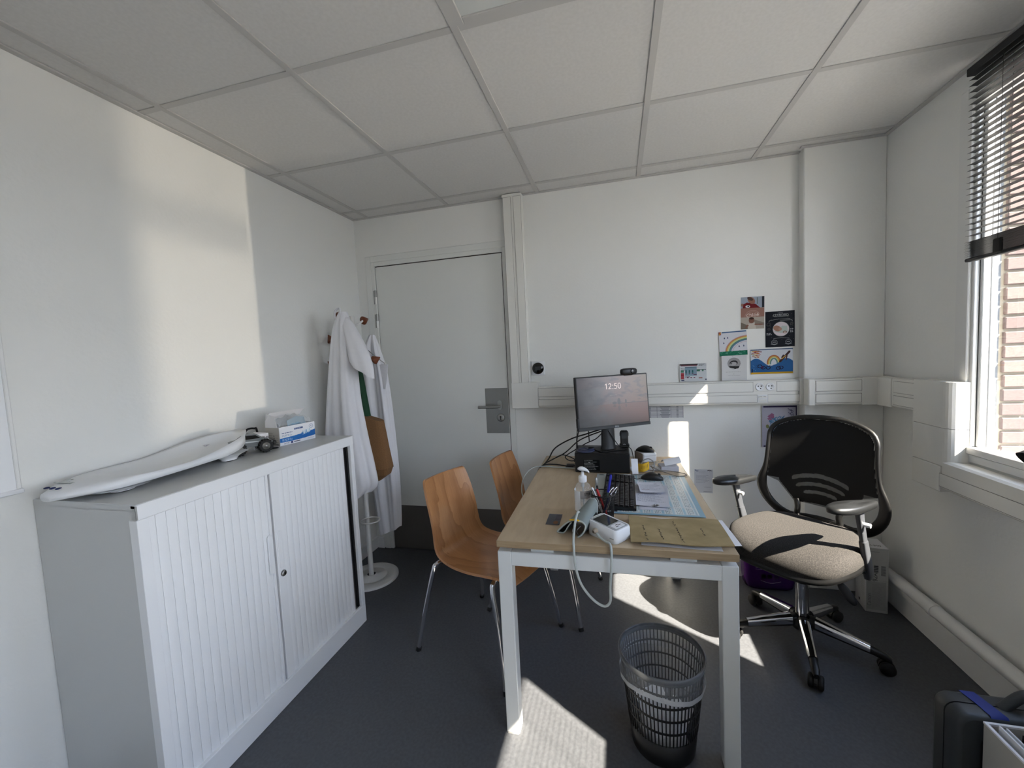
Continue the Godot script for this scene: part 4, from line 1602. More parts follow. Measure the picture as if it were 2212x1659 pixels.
func coats():
	mat("rack_white", Color(0.86, 0.855, 0.84), 0.4)
	mat("peg_wood", Color(0.44, 0.23, 0.13), 0.55)
	var m = mat("cotton", Color(0.87, 0.87, 0.885), 0.85)
	m.backlight_enabled = true
	m.backlight = Color(0.25, 0.25, 0.26)
	m.heightmap_enabled = true
	m.heightmap_texture = noise_tex(61, 0.012, Color.BLACK, Color.WHITE, 256)
	m.heightmap_scale = 0.5
	triplanar(m, 1.4)
	m = mat("jute", Color(1, 1, 1), 0.95)
	m.albedo_texture = noise_tex(63, 0.16, Color(0.36, 0.25, 0.15), Color(0.58, 0.43, 0.28), 256)
	triplanar(m, Vector3(9, 4, 9))
	var c = thing("coat_stand", "white metal coat stand with wooden cone pegs in the corner", "coat stand", Vector3(-1.565, 0, -2.2))
	var st = S()
	lathe(st, [[0.167, 0.0], [0.167, 0.010], [0.163, 0.013], [0.098, 0.0145], [0.096, 0.0125], [0.094, 0.0145], [0.036, 0.0155], [0.034, 0.022], [0.026, 0.024]], 48)
	obj("base", st, "rack_white", c)
	st = S()
	rod(st, Vector3(0, 0.015, 0), Vector3(0, 1.66, 0), 0.0155, 18)
	obj("pole", st, "rack_white", c)
	st = S()
	var ring = []
	for k in 28:
		var a = TAU * k / 28
		ring.append(Vector3(0.06 + 0.055 * cos(a), 0.40, 0.055 + 0.055 * sin(a)))
	ring.reverse()
	tube(st, ring, 0.0045, 8, true)
	obj("umbrella_ring", st, "rack_white", c)
	cone_peg(c, Vector3(0, 1.60, 0), Vector3(0.035, 1.635, -0.06), Vector3(0.25, 0.3, -0.9), 0.027, 0.045)
	cone_peg(c, Vector3(0, 1.52, 0), Vector3(-0.152, 1.515, 0.005), Vector3(-0.45, 0.9, 0.1), 0.027, 0.048)
	cone_peg(c, Vector3(0, 1.38, 0), Vector3(-0.142, 1.365, 0.02), Vector3(-0.8, 0.6, 0.2), 0.027, 0.045)
	cone_peg(c, Vector3(0, 1.35, 0), Vector3(0.125, 1.385, -0.01), Vector3(0.9, 0.35, -0.1), 0.027, 0.045)
	cone_peg(c, Vector3(0, 1.60, 0), Vector3(-0.005, 1.655, 0.11), Vector3(0.0, 0.5, 0.85), 0.026, 0.03)
	# the coat in front
	var a = thing("white_coat", "short-sleeved white doctor's coat hanging at the front of the coat stand", "coat", Vector3.ZERO)
	st = S()
	drape(st, [[0.56, -1.70, -1.44, -2.07, 0.075, 0.7, 0.05], [0.64, -1.705, -1.402, -2.07, 0.078, 0.7, 0.02], [0.76, -1.70, -1.41, -2.07, 0.078, 0.65], [0.92, -1.69, -1.435, -2.07, 0.075, 0.6], [1.14, -1.66, -1.463, -2.07, 0.07, 0.55], [1.33, -1.63, -1.468, -2.068, 0.065, 0.5], [1.47, -1.607, -1.472, -2.068, 0.06, 0.45], [1.57, -1.588, -1.486, -2.07, 0.052, 0.35], [1.63, -1.572, -1.497, -2.075, 0.042, 0.2], [1.672, -1.557, -1.515, -2.08, 0.026, 0.0]], 56, 5.0, 0.4, 0.8)
	obj("body", st, "cotton", a)
	st = S()  # the hanging short sleeve
	drape(st, [[1.325, -1.462, -1.335, -2.035, 0.042, 0.35, -0.045], [1.37, -1.474, -1.338, -2.035, 0.046, 0.3, -0.02], [1.45, -1.487, -1.372, -2.04, 0.046, 0.25], [1.53, -1.505, -1.42, -2.05, 0.042, 0.2], [1.60, -1.53, -1.462, -2.06, 0.03, 0.1], [1.64, -1.54, -1.50, -2.07, 0.016, 0.0]], 36, 3.0, 0.4, 2.2)
	obj("sleeve", st, "cotton", a)
	st = S()
	tube(st, smoothed([Vector3(-1.566, 1.63, -2.045), Vector3(-1.572, 1.675, -2.055), Vector3(-1.555, 1.694, -2.07), Vector3(-1.536, 1.68, -2.055), Vector3(-1.53, 1.63, -2.04)], 5), 0.005, 8)
	obj("hanging_loop", st, "cotton", a)
	# the coat behind, on its wire hanger
	var b = thing("white_coat", "long white doctor's coat with dark snaps on a wire hanger beside the door", "coat", Vector3.ZERO)
	st = S()
	drape(st, [[0.27, -1.545, -1.40, -2.31, 0.05, 0.5, 0.03], [0.36, -1.553, -1.395, -2.31, 0.055, 0.5, 0.01], [0.60, -1.575, -1.390, -2.31, 0.06, 0.55], [0.84, -1.59, -1.397, -2.31, 0.06, 0.6], [1.02, -1.60, -1.406, -2.31, 0.058, 0.65], [1.20, -1.60, -1.418, -2.31, 0.055, 0.7], [1.34, -1.59, -1.432, -2.305, 0.05, 0.75], [1.44, -1.57, -1.452, -2.30, 0.042, 0.7], [1.51, -1.535, -1.468, -2.295, 0.028, 0.5], [1.545, -1.515, -1.478, -2.29, 0.012, 0.2]], 60, 6.0, 0.5, 0.3)
	obj("body", st, "cotton", b)
	st = S()
	var g = []
	for q in [[1.20, -1.428, -1.412], [1.28, -1.436, -1.395], [1.355, -1.455, -1.384]]:
		g.append([Vector3(q[1], q[0], -2.275), Vector3((q[1] + q[2]) / 2, q[0] + 0.002, -2.268), Vector3(q[2], q[0], -2.272)])
	shell(st, g, 0.002)
	obj("collar", st, "cotton", b)
	for q in [Vector3(-1.548, 1.145, -2.243), Vector3(-1.566, 1.04, -2.243)]:
		st = S()
		lathe(st, [[0.006, 0.0], [0.006, 0.003], [0.003, 0.005], [0.0, 0.005]], 16, Transform3D(Basis(Vector3.RIGHT, PI / 2), q))
		obj("snap", st, "dark_grey", b)
	st = S()
	box(st, Vector3(-1.395, 0.722, -2.262), Vector3(0.007, 0.03, 0.002), 0.0, Basis(Vector3.BACK, 0.1))
	obj("label_tab", st, "dark_grey", b)
	var h = thing("wire_hanger", "thin metal hanger rod sticking out of the long white coat", "hanger", Vector3.ZERO)
	st = S()
	tube(st, smoothed([Vector3(-1.60, 1.50, -2.27), Vector3(-1.523, 1.462, -2.252), Vector3(-1.45, 1.408, -2.243), Vector3(-1.389, 1.362, -2.243)], 5), 0.0022, 8)
	obj("wire", st, "steel", h)
	st = S()
	pill(st, Vector3(-1.386, 1.360, -2.243), Vector3(0.013, 0.013, 0.013), 1.0, 12, 8)
	obj("tip", st, "rack_white", h)
	# green cloth and the jute bag
	var s = thing("green_scarf", "dark green cloth hanging between the two white coats", "scarf", Vector3.ZERO)
	st = S()
	drape(st, [[1.05, -1.525, -1.455, -2.15, 0.02, 0.6], [1.15, -1.53, -1.468, -2.15, 0.02, 0.6], [1.25, -1.53, -1.48, -2.15, 0.02, 0.5], [1.35, -1.532, -1.492, -2.15, 0.015, 0.3], [1.40, -1.53, -1.50, -2.155, 0.008, 0.0]], 30, 4.0, 0.5)
	obj("cloth", st, "green", s)
	var j = thing("jute_bag", "brown jute shopping bag hanging between the white coats", "bag", Vector3.ZERO)
	st = S()
	var rings = []
	for q in [[0.66, -1.50, -1.405, 0.0], [0.70, -1.52, -1.345, 0.02], [0.742, -1.53, -1.330, 0.03], [0.86, -1.535, -1.345, 0.02], [0.96, -1.54, -1.357, 0.015], [1.03, -1.545, -1.366, 0.01]]:
		var r = []
		var d = 0.022 + q[3]
		for v in rrect(1.0, 1.0, 0.25, 4):
			r.append(Vector3(lerpf(q[1], q[2], v.x + 0.5), q[0] + (0.05 * (0.35 - v.x) if q[0] > 1.0 else 0.0), -2.135 - v.y * d * 2.0))
		rings.append(r)
	loft(st, rings, true, true, false)
	obj("body", st, "jute", j)
	for x in [-1.515, -1.405]:
		pass
	st = S()
	tube(st, smoothed([Vector3(-1.50, 1.06, -2.145), Vector3(-1.515, 1.2, -2.165), Vector3(-1.54, 1.345, -2.18)], 5), 0.007, 8)
	obj("handle", st, "jute", j)
	st = S()
	box(st, Vector3(-1.425, 0.742, -2.083), Vector3(0.2, 0.006, 0.006), 0.002, Basis(Vector3.BACK, -0.03))
	obj("seam", st, "jute", j)


# ---------------------------------------------------------------- plywood visitors' chairs
func wood_image(c0, c1, seed_, rings = 9.0):
	var im := Image.create(256, 512, false, Image.FORMAT_RGB8)
	var n := FastNoiseLite.new()
	n.seed = seed_
	n.frequency = 1.0
	for y in 512:
		for x in 256:
			var u = x / 256.0
			var v = y / 512.0
			var w = n.get_noise_2d(u * 2.0, v * 1.2)
			var f = fposmod((u + 0.22 * w) * rings, 1.0)
			var grain = 0.5 + 0.5 * n.get_noise_2d(u * 90.0, v * 6.0)
			var t = clampf(0.55 * pow(f, 3.0) + 0.35 * grain + 0.25 * n.get_noise_2d(u * 6.0 + 30.0, v * 3.0), 0.0, 1.0)
			im.set_pixel(x, y, c0.lerp(c1, t))
	return ImageTexture.create_from_image(im)


func chair_shell():
	# profile from the top of the back to the front of the seat: [forward, up, half width]
	var prof = [[-0.250, 0.792, 0.138], [-0.246, 0.775, 0.150], [-0.222, 0.700, 0.160], [-0.200, 0.620, 0.163], [-0.187, 0.550, 0.164], [-0.180, 0.500, 0.168], [-0.160, 0.462, 0.176], [-0.115, 0.443, 0.186], [-0.050, 0.436, 0.196], [0.040, 0.438, 0.203], [0.130, 0.447, 0.204], [0.200, 0.451, 0.200], [0.250, 0.444, 0.190], [0.275, 0.430, 0.168]]
	var pts = []
	for q in prof:
		pts.append(Vector3(q[0], q[1], q[2]))
	var fine = smoothed(pts, 4)
	var g = []
	var long = 0.0
	var last = fine[0]
	var uv = []
	for q in fine:
		long += Vector2(q.x - last.x, q.y - last.y).length()
		last = q
		var row = []
		var ruv = []
		for j in 17:
			var u = -1.0 + j / 8.0
			var bow = 0.020 * (1.0 - u * u)  # hollow towards the sitter's back
			var back = clampf((q.y - 0.46) / 0.1, 0.0, 1.0)
			var dish = 0.012 * (1.0 - u * u) * (1.0 - back)
			row.append(Vector3(u * q.z, q.y - dish, q.x - bow * back))
			ruv.append(Vector2(u * q.z * 1.4 + 0.5, long * 0.9))
		g.append(row)
		uv.append(ruv)
	# as shell(), with the grain running along the sheet
	var th = 0.0115
	var st = S()
	var f = []
	var k = []
	for i in g.size():
		var fr = []
		var kr = []
		for j in 17:
			var du = g[i][mini(j + 1, 16)] - g[i][maxi(j - 1, 0)]
			var dv = g[maxi(i - 1, 0)][j] - g[mini(i + 1, g.size() - 1)][j]
			var n = du.cross(dv).normalized()
			fr.append(g[i][j] + n * th * 0.5)
			kr.append(g[i][j] - n * th * 0.5)
		f.append(fr)
		k.append(kr)
	var put = func(a, t):
		st.set_uv(t)
		st.add_vertex(a)
	var last_i = g.size() - 1
	var cell = func(p, q, r, s, tp, tq, tr, ts):
		put.call(p, tp); put.call(r, tr); put.call(q, tq)
		put.call(p, tp); put.call(s, ts); put.call(r, tr)
	st.set_smooth_group(0)
	for i in last_i:
		for j in 16:
			cell.call(f[i + 1][j], f[i + 1][j + 1], f[i][j + 1], f[i][j], uv[i + 1][j], uv[i + 1][j + 1], uv[i][j + 1], uv[i][j])
	st.set_smooth_group(1)
	for i in last_i:
		for j in 16:
			cell.call(k[i + 1][j + 1], k[i + 1][j], k[i][j], k[i][j + 1], uv[i + 1][j + 1], uv[i + 1][j], uv[i][j], uv[i][j + 1])
	st.set_smooth_group(2)
	for i in last_i:
		cell.call(k[i + 1][0], f[i + 1][0], f[i][0], k[i][0], uv[i + 1][0], uv[i + 1][0], uv[i][0], uv[i][0])
		cell.call(f[i + 1][16], k[i + 1][16], k[i][16], f[i][16], uv[i + 1][16], uv[i + 1][16], uv[i][16], uv[i][16])
	st.set_smooth_group(-1)
	for j in 16:
		cell.call(f[0][j], f[0][j + 1], k[0][j + 1], k[0][j], uv[0][j], uv[0][j + 1], uv[0][j + 1], uv[0][j])
		cell.call(k[last_i][j], k[last_i][j + 1], f[last_i][j + 1], f[last_i][j], uv[last_i][j], uv[last_i][j + 1], uv[last_i][j + 1], uv[last_i][j])
	return st


func wooden_chairs():
	var m = mat("beech", Color.WHITE, 0.32)
	m.albedo_texture = wood_image(Color(0.72, 0.52, 0.34), Color(0.56, 0.36, 0.20), 4, 7.0)
	m.clearcoat_enabled = true
	m.clearcoat = 0.3
	m.clearcoat_roughness = 0.25
	var c = thing("wooden_chair", "bent plywood chair with chrome legs nearest the cupboard", "chair", Vector3(-0.634, 0, -1.803), 1.231, "visitors' chairs")
	obj("seat_shell", chair_shell(), "beech", c)
	for sx in [-1, 1]:
		for sz in [-1, 1]:
			var st = S()
			tube(st, smoothed([Vector3(sx * 0.05, 0.416, sz * 0.12), Vector3(sx * 0.13, 0.418, sz * 0.15), Vector3(sx * 0.178, 0.413, sz * 0.166), Vector3(sx * 0.196, 0.385, sz * 0.172), Vector3(sx * 0.216, 0.22, sz * 0.212), Vector3(sx * 0.243, 0.008, sz * 0.253)], 6), 0.0105, 12)
			var leg = obj("leg", st, "chrome", c)
			st = S()
			rod(st, Vector3(sx * 0.2445, 0.0, sz * 0.2545), Vector3(sx * 0.241, 0.016, sz * 0.250), 0.0128, 12)
			obj("foot_cap", st, "black_soft", leg)
	var st = S()
	for sx in [-1, 1]:
		rod(st, Vector3(sx * 0.05, 0.416, -0.121), Vector3(sx * 0.05, 0.416, 0.121), 0.0105, 10)
	obj("seat_bracket", st, "chrome", c)
	var d = c.duplicate()
	d.name = numbered("wooden_chair")
	add_child(d)
	d.position = Vector3(-0.425, 0, -2.209)
	d.rotation.y = 1.417
	d.set_meta("label", "bent plywood chair with chrome legs nearest the door handle")


# ---------------------------------------------------------------- the desk
func desk():
	var m = mat("maple", Color.WHITE, 0.38)
	m.albedo_texture = noise_tex(70, 0.03, Color(0.77, 0.69, 0.57), Color(0.70, 0.61, 0.49), 512, FastNoiseLite.TYPE_SIMPLEX_SMOOTH, 5)
	triplanar(m, Vector3(1.6, 1.6, 0.35))
	m = mat("maple_edge", Color.WHITE, 0.5)
	m.albedo_texture = noise_tex(71, 0.04, Color(0.66, 0.58, 0.46), Color(0.57, 0.48, 0.36), 256)
	triplanar(m, Vector3(0.6, 9.0, 0.6))
	var d = thing("desk", "pale wood desk with white square metal legs", "desk", Vector3(-0.043, 0, -1.335), 0.0185)
	# local: z from 0 (front) to -1.195, x from -0.3875 to 0.3875
	var st = S()
	span(st, Vector3(-0.3875, 0.7005, -1.195), Vector3(0.3875, DESK, 0.0), 0.001)
	var top = obj("tabletop", st, "maple", d)
	st = S()
	span(st, Vector3(-0.3865, 0.7015, 0.0), Vector3(0.3865, DESK - 0.001, 0.0012))
	span(st, Vector3(-0.3887, 0.7015, -1.194), Vector3(-0.3875, DESK - 0.001, 0.0))
	span(st, Vector3(0.3875, 0.7015, -1.194), Vector3(0.3887, DESK - 0.001, 0.0))
	obj("edge_band", st, "maple_edge", top)
	for z in [-0.03, -1.165]:
		st = S()
		# an inverted U of square tube, mitred
		for s in [-1, 1]:
			span(st, Vector3(s * 0.3635 - 0.0245, 0.0, z - 0.026), Vector3(s * 0.3635 + 0.0245, 0.684, z + 0.026), 0.0025)
		span(st, Vector3(-0.3395, 0.6335, z - 0.026), Vector3(0.3395, 0.684, z + 0.026), 0.0025)
		obj("leg_frame", st, "desk_leg", d)
		for s in [-1, 1]:
			st = S()
			span(st, Vector3(s * 0.3635 - 0.02, 0.0, z + 0.024), Vector3(s * 0.3635 + 0.02, 0.006, z + 0.0275))
			obj("foot_glide", st, "grey_line", d)
	for s in [-1, 1]:
		st = S()
		span(st, Vector3(s * 0.23 - 0.02, 0.645, -1.139), Vector3(s * 0.23 + 0.02, 0.684, -0.056), 0.002)
		obj("beam", st, "desk_leg", d)
		for z in [-0.03, -1.165]:
			st = S()
			span(st, Vector3(s * 0.23 - 0.04, 0.684, z - 0.022), Vector3(s * 0.23 + 0.04, 0.7005, z + 0.012))
			obj("spacer", st, "desk_leg", d)


# ---------------------------------------------------------------- things on the desk
func flat_sheet(called, label, category, cx, cz, w, l, turn, y, m, th = 0.0003, bend = 0.0):
	# a sheet lying on the desk; its print reads from +z, the texture's right is local +x
	var o = thing(called, label, category, Vector3(cx, y, cz), turn)
	var st = S()
	st.set_smooth_group(0)
	var n = 8
	for i in n:
		for j in n:
			var c = []
			for k in [[0, 0], [1, 0], [1, 1], [0, 1]]:
				var u = float(i + k[0]) / n
				var v = float(j + k[1]) / n
				c.append([Vector3((u - 0.5) * w, th + bend * (pow(absf(2.0 * u - 1.0), 3.0) + 0.4 * sin(5.0 * v)), (0.5 - v) * l), Vector2(u, 1.0 - v)])
			for k in [0, 2, 1, 0, 3, 2]:
				st.set_uv(c[k][1])
				st.add_vertex(c[k][0])
	obj("sheet", st, m, o)
	return o


func desk_things():
	# desk calendar pad (read from the doctor's side, at +x)
	var im = img(420, 540, "#c3cdd0")
	irect(im, 0, 0, 1, 1, "#7fa3b4")
	irect(im, 0.0, 0.0, 0.955, 0.968, "#c9d0d0")
	rng.seed = 15
	for band in 7:  # each band is a row of months as the reader sees it: here a strip along the picture's height
		var y0 = 0.02 + band * 0.136
		for col in 9:
			var x0 = 0.10 + col * 0.095
			irect(im, x0 + 0.062, y0, 0.022, 0.125, "#93b4c2" if (col + band) % 2 else "#a9c1c9")
			for r in 9:
				for k in 4:
					if rng.randf() < 0.86:
						irect(im, x0 + 0.004 + k * 0.0145, y0 + 0.004 + r * 0.0135, 0.0075, 0.0075, "#4a5d62" if rng.randf() < 0.8 else "#1f5a68")
		irect(im, 0.09, y0 + 0.128, 0.85, 0.002, "#a98f84")
	irect(im, 0, 0.86, 0.17, 0.105, "#7b6a68")
	irect(im, 0.02, 0.88, 0.12, 0.05, "#4a3f43")
	irect(im, 0.185, 0.86, 0.055, 0.105, "#31384a")
	irect(im, 0.0, 0.0, 0.12, 0.06, "#b4bdbb")
	irect(im, 0.03, 0.02, 0.05, 0.02, "#3c4442")
	irect(im, 0.93, 0.0, 0.006, 0.96, "#9ca9ad")
	printed("calendar_print", im, 0.3)
	flat_sheet("calendar_pad", "large light blue desk calendar pad lying under the keyboard", "calendar", 0.092, -1.884, 0.426, 0.532, 0.0, DESK, "calendar_print", 0.003)
	# keyboard
	var k = thing("keyboard", "black computer keyboard lying along the desk", "keyboard", Vector3(-0.008, DESK + 0.004, -1.872), -0.02)
	var st = S()
	extrude(st, [Vector2(-0.068, 0.0), Vector2(0.068, 0.0), Vector2(0.068, 0.010), Vector2(-0.068, 0.020)], -0.222, 0.222)
	obj("case", st, "black", k)
	st = S()
	box(st, Vector3.ZERO, Vector3(0.0155, 0.006, 0.0155), 0.0018)
	st.generate_normals()
	var key = st.commit()
	mat("key_black", Color(0.055, 0.055, 0.058), 0.4)
	mat("key_mark", Color(0.45, 0.45, 0.46), 0.6)
	st = S()
	box(st, Vector3(-0.002, 0.0032, 0.002), Vector3(0.005, 0.0004, 0.0035))
	st.generate_normals()
	var mark = st.commit()
	var incl = atan2(0.010, 0.136)
	for row in 6:
		var x = -0.055 + row * 0.0205 + (0.004 if row > 0 else 0.0)
		for col in 22:
			var z = 0.212 - col * 0.0193 - 0.005
			if col == 15 or col == 19 and row < 1:
				continue
			if row == 5 and col > 3 and col < 9:
				continue
			var o = obj("key", key, "key_black", k)
			o.position = Vector3(x, 0.0185 - (x + 0.068) * 0.0735 + 0.0045, z)
			o.rotation.z = -incl
			var q = obj("key_legend", mark, "key_mark", o)
	st = S()
	box(st, Vector3(0.0475 + 0.004, 0.0148, 0.0895), Vector3(0.0155, 0.006, 0.092), 0.0018, Basis(Vector3.BACK, -incl))
	obj("space_bar", st, "key_black", k)
	# stack of letters beside the keyboard
	var ims = []
	for v in 3:
		im = img(150, 210, ["#c6c7d0", "#c9cad2", "#cfd0d8"][v])
		iwords(im, 0.06, 0.05, 0.5, 0.1, 3, Color("#9599a6"), 20 + v, 0.35)
		iwords(im, 0.06, 0.25, 0.85, 0.6, 14, Color("#8b8f9c"), 30 + v, 0.35)
		if v == 2:
			irect(im, 0.7, 0.16, 0.12, 0.03, "#4b4f5c")
			iline(im, [Vector2(0.1, 0.8), Vector2(0.2, 0.74), Vector2(0.25, 0.8), Vector2(0.4, 0.75)], 2, "#7a4a52")
			irect(im, 0.6, 0.34, 0.3, 0.1, "#b5b8c2")
		printed("letter_%d" % v, im, 0.7)
	flat_sheet("paper_sheet", "printed white sheet at the bottom of the pile beside the keyboard", "paper", 0.118, -1.815, 0.105, 0.292, 0.03, DESK + 0.0036, "letter_0", 0.0004)
	flat_sheet("paper_sheet", "printed white sheet slanting across the pile beside the keyboard", "paper", 0.128, -1.835, 0.135, 0.275, -0.08, DESK + 0.007, "letter_1", 0.0004, 0.004)
	flat_sheet("paper_sheet", "folded letter on top of the pile beside the keyboard", "paper", 0.128, -1.912, 0.105, 0.15, 0.06, DESK + 0.017, "letter_2", 0.0004, 0.004)
	var clip = thing("ring_clip", "small metal ring clip at the edge of the paper pile", "clip", Vector3(0.136, DESK + 0.006, -1.703))
	st = S()
	var ring = []
	for i in 18:
		ring.append(Vector3(0.009 * cos(TAU * i / 18), 0.004, 0.009 * sin(TAU * i / 18)))
	ring.reverse()
	tube(st, ring, 0.0025, 8, true)
	obj("ring", st, "steel", clip)
	# mice
	mouse("computer_mouse", "black computer mouse lying on the calendar pad", Vector3(0.149, DESK + 0.003, -2.078), 1.45)
	mouse("computer_mouse", "black computer mouse resting on the small white printer", Vector3(0.140, DESK + 0.0585, -2.425), 1.2)
	# kraft envelope and the sheets under it
	var m = mat("kraft", Color.WHITE, 0.8)
	m.albedo_texture = noise_tex(81, 0.015, Color(0.56, 0.49, 0.34), Color(0.66, 0.58, 0.42), 256)
	triplanar(m, 3.0)
	flat_sheet("paper_sheet", "blank white sheet lying flat under the kraft envelope", "paper", 0.185, -1.478, 0.245, 0.24, -0.035, DESK + 0.0008, "paper", 0.0004)
	flat_sheet("paper_sheet", "stapled white sheets sticking out beyond the envelope and desk edge", "paper", 0.260, -1.487, 0.20, 0.205, 0.06, DESK + 0.0035, "paper", 0.0006, 0.002)
	var e = thing("kraft_envelope", "brown kraft envelope with handwritten lines at the desk corner", "envelope", Vector3(0.180, DESK + 0.0085, -1.465), 0.012)
	st = S()
	var g = []
	for i in 7:
		var row = []
		for j in 12:
			var u = j / 11.0
			var v = i / 6.0
			row.append(Vector3((u - 0.5) * 0.312, 0.004 + 0.0035 * sin(u * 7.0 + v * 2.0) + 0.004 * u * (1.0 - v), (0.5 - v) * 0.213))
		g.append(row)
	shell(st, g, 0.003)
	obj("envelope", st, "kraft", e)
	st = S()
	rng.seed = 92
	for q in [[-0.108, -0.02, 0.085], [-0.058, 0.0, 0.08], [0.005, -0.085, 0.097], [0.082, -0.02, 0.03]]:
		var z = q[1]
		while z < q[2]:
			if rng.randf() < 0.8:
				var pts = []
				for n in 5:
					pts.append(Vector3(q[0] + (z * 0.06) + rng.randf_range(-0.004, 0.004), 0.0, z + 0.012 * n / 4.0))
				for n in 4:
					var a = pts[n]
					var b = pts[n + 1]
					var h = func(p): return 0.0063 + 0.0035 * sin((p.x / 0.312 + 0.5) * 7.0 + (0.5 - p.z / 0.213) * 2.0) + 0.004 * (p.x / 0.312 + 0.5) * (0.5 + p.z / 0.213)
					a.y = h.call(a)
					b.y = h.call(b)
					rod(st, a, b, 0.0005, 4)
			z += 0.015
	mat("pen_ink", Color(0.14, 0.13, 0.13), 0.6)
	obj("handwriting", st, "pen_ink", e)
	# small dark leaflet and the cable port
	im = img(64, 110, "#54555a")
	irect(im, 0.58, 0.0, 0.42, 0.55, "#45434a")
	irect(im, 0.64, 0.08, 0.25, 0.12, "#3a3439")
	iell(im, 0.68, 0.78, 0.18, 0.14, "#7d5334")
	irect(im, 0, 0, 1, 0.03, "#6b6870")
	irect(im, 0, 0.97, 1, 0.03, "#3a3a40")
	printed("leaflet_print", im, 0.4)
	flat_sheet("leaflet", "small dark grey leaflet with an orange spot lying on the desk", "leaflet", -0.257, -1.534, 0.053, 0.105, 0.01, DESK, "leaflet_print", 0.0012)
	var p = thing("desk_port", "black cable port with pale rim in the desk beside the computer", "cable port", Vector3(-0.278, DESK, -2.287))
	st = S()
	box(st, Vector3(0, 0.002, 0), Vector3(0.052, 0.004, 0.088), 0.001)
	obj("rim", st, "grey_line", p)
	st = S()
	box(st, Vector3(0, 0.004, -0.004), Vector3(0.042, 0.004, 0.070), 0.001)
	obj("flap", st, "dark_grey", p)
	sanitizer()
	pens()
	pressure_meter()


func mouse(called, label, at, turn):
	var o = thing(called, label, "mouse", at, turn)
	var st = S()
	var rings = []
	for i in 13:
		var t = i / 12.0
		var z = 0.052 - 0.104 * t
		var w = 0.030 * pow(sin(PI * clampf(t * 0.94 + 0.03, 0, 1)), 0.42)
		var h = 0.034 * pow(sin(PI * clampf(t * 0.90 + 0.05, 0, 1)), 0.7)
		var ring = []
		for j in 20:
			var a = TAU * j / 20
			ring.append(Vector3(w * sp(cos(a), 0.8), maxf(0.0, h * (0.35 + 0.65 * sin(a)) if sin(a) > -0.5 else 0.0), z))
		rings.append(ring)
	loft(st, rings, true, true)
	obj("shell", st, "black", o)
	st = S()
	lathe(st, [[0.006, -0.0035], [0.008, -0.002], [0.008, 0.002], [0.006, 0.0035]], 14, Transform3D(Basis(Vector3.BACK, PI / 2), Vector3(0, 0.0235, 0.032)), true, true)
	obj("scroll_wheel", st, "dark_grey", o)
	return o


func sanitizer():
	var b = thing("hand_sanitizer", "clear pump bottle of hand gel with white pump head", "bottle", Vector3(-0.150, DESK, -1.628))
	var st = S()
	lathe(st, [[0.0, 0.0], [0.030, 0.0], [0.0345, 0.006], [0.0345, 0.085], [0.033, 0.098], [0.027, 0.113], [0.016, 0.123], [0.0135, 0.127], [0.0135, 0.134]], 36)
	var m = mat("clear_plastic", Color(0.93, 0.95, 0.96, 0.10), 0.03)
	m.transparency = BaseMaterial3D.TRANSPARENCY_ALPHA
	obj("bottle", st, "clear_plastic", b)
	st = S()
	lathe(st, [[0.0, 0.003], [0.029, 0.003], [0.0332, 0.008], [0.0332, 0.060], [0.0, 0.060]], 32)
	m = mat("clear_gel", Color(0.90, 0.93, 0.95, 0.22), 0.05)
	m.transparency = BaseMaterial3D.TRANSPARENCY_ALPHA
	obj("gel", st, "clear_gel", b)
	# paper label wrapped round the left and front
	st = S()
	var rings = []
	for y in [0.010, 0.094]:
		var r = []
		for k in 13:
			var a = deg_to_rad(150.0 + 105.0 * k / 12)
			r.append(Vector3(0.0349 * cos(a), y, -0.0349 * sin(a)))
		rings.append(r)
	loft(st, rings, false)
	mat("label_white", Color(0.90, 0.91, 0.92), 0.5)
	obj("label", st, "label_white", b)
	st = S()
	rings = []
	for y in [0.066, 0.096]:
		var r = []
		for k in 13:
			var a = deg_to_rad(255.0 + 85.0 * k / 12)
			r.append(Vector3(0.0349 * cos(a), y, -0.0349 * sin(a)))
		rings.append(r)
	loft(st, rings, false)
	mat("label_grey", Color(0.62, 0.60, 0.58), 0.5)
	obj("label_band", st, "label_grey", b)
	for q in [["S", 286], ["T", 297], ["E", 308], ["R", 320]]:
		var a = deg_to_rad(q[1] + 0.0)
		var n = Vector3(cos(a), 0, -sin(a))
		text("lettering", q[0], 0.0095, "ink", b, n * 0.0353 + Vector3(0, 0.083, 0), Basis(Vector3.UP.cross(n), Vector3.UP, n))
	st = S()
	lathe(st, [[0.0155, 0.125], [0.0165, 0.127], [0.0165, 0.146], [0.0145, 0.149], [0.007, 0.150], [0.0062, 0.160]], 28)
	rod(st, Vector3(0, 0.145, 0), Vector3(0, 0.166, 0), 0.0052, 14)
	obj("pump_collar", st, "plastic_white", b)
	st = S()
	# the pump head: a swept beak
	rings = []
	for q in [[-0.019, 0.177, 0.001, 0.001], [-0.018, 0.177, 0.006, 0.004], [-0.010, 0.178, 0.0115, 0.0075], [0.0, 0.178, 0.012, 0.0085], [0.011, 0.1755, 0.0085, 0.0075], [0.020, 0.1705, 0.006, 0.0055], [0.027, 0.1635, 0.0042, 0.004]]:
		var r = []
		for k in 16:
			var a = TAU * k / 16
			r.append(Vector3(q[0], q[1] + q[3] * sin(a), q[2] * cos(a)))
		r.reverse()
		rings.append(r)
	loft(st, rings, true, true)
	obj("pump_head", st, "plastic_white", b)
	st = S()
	rod(st, Vector3(0.002, 0.008, 0), Vector3(0, 0.128, 0), 0.0028, 10)
	rod(st, Vector3(0, 0.105, 0), Vector3(0, 0.128, 0), 0.0065, 12)
	mat("dip_plastic", Color(0.85, 0.87, 0.88, 0.5), 0.2).transparency = BaseMaterial3D.TRANSPARENCY_ALPHA
	obj("dip_tube", st, "dip_plastic", b)


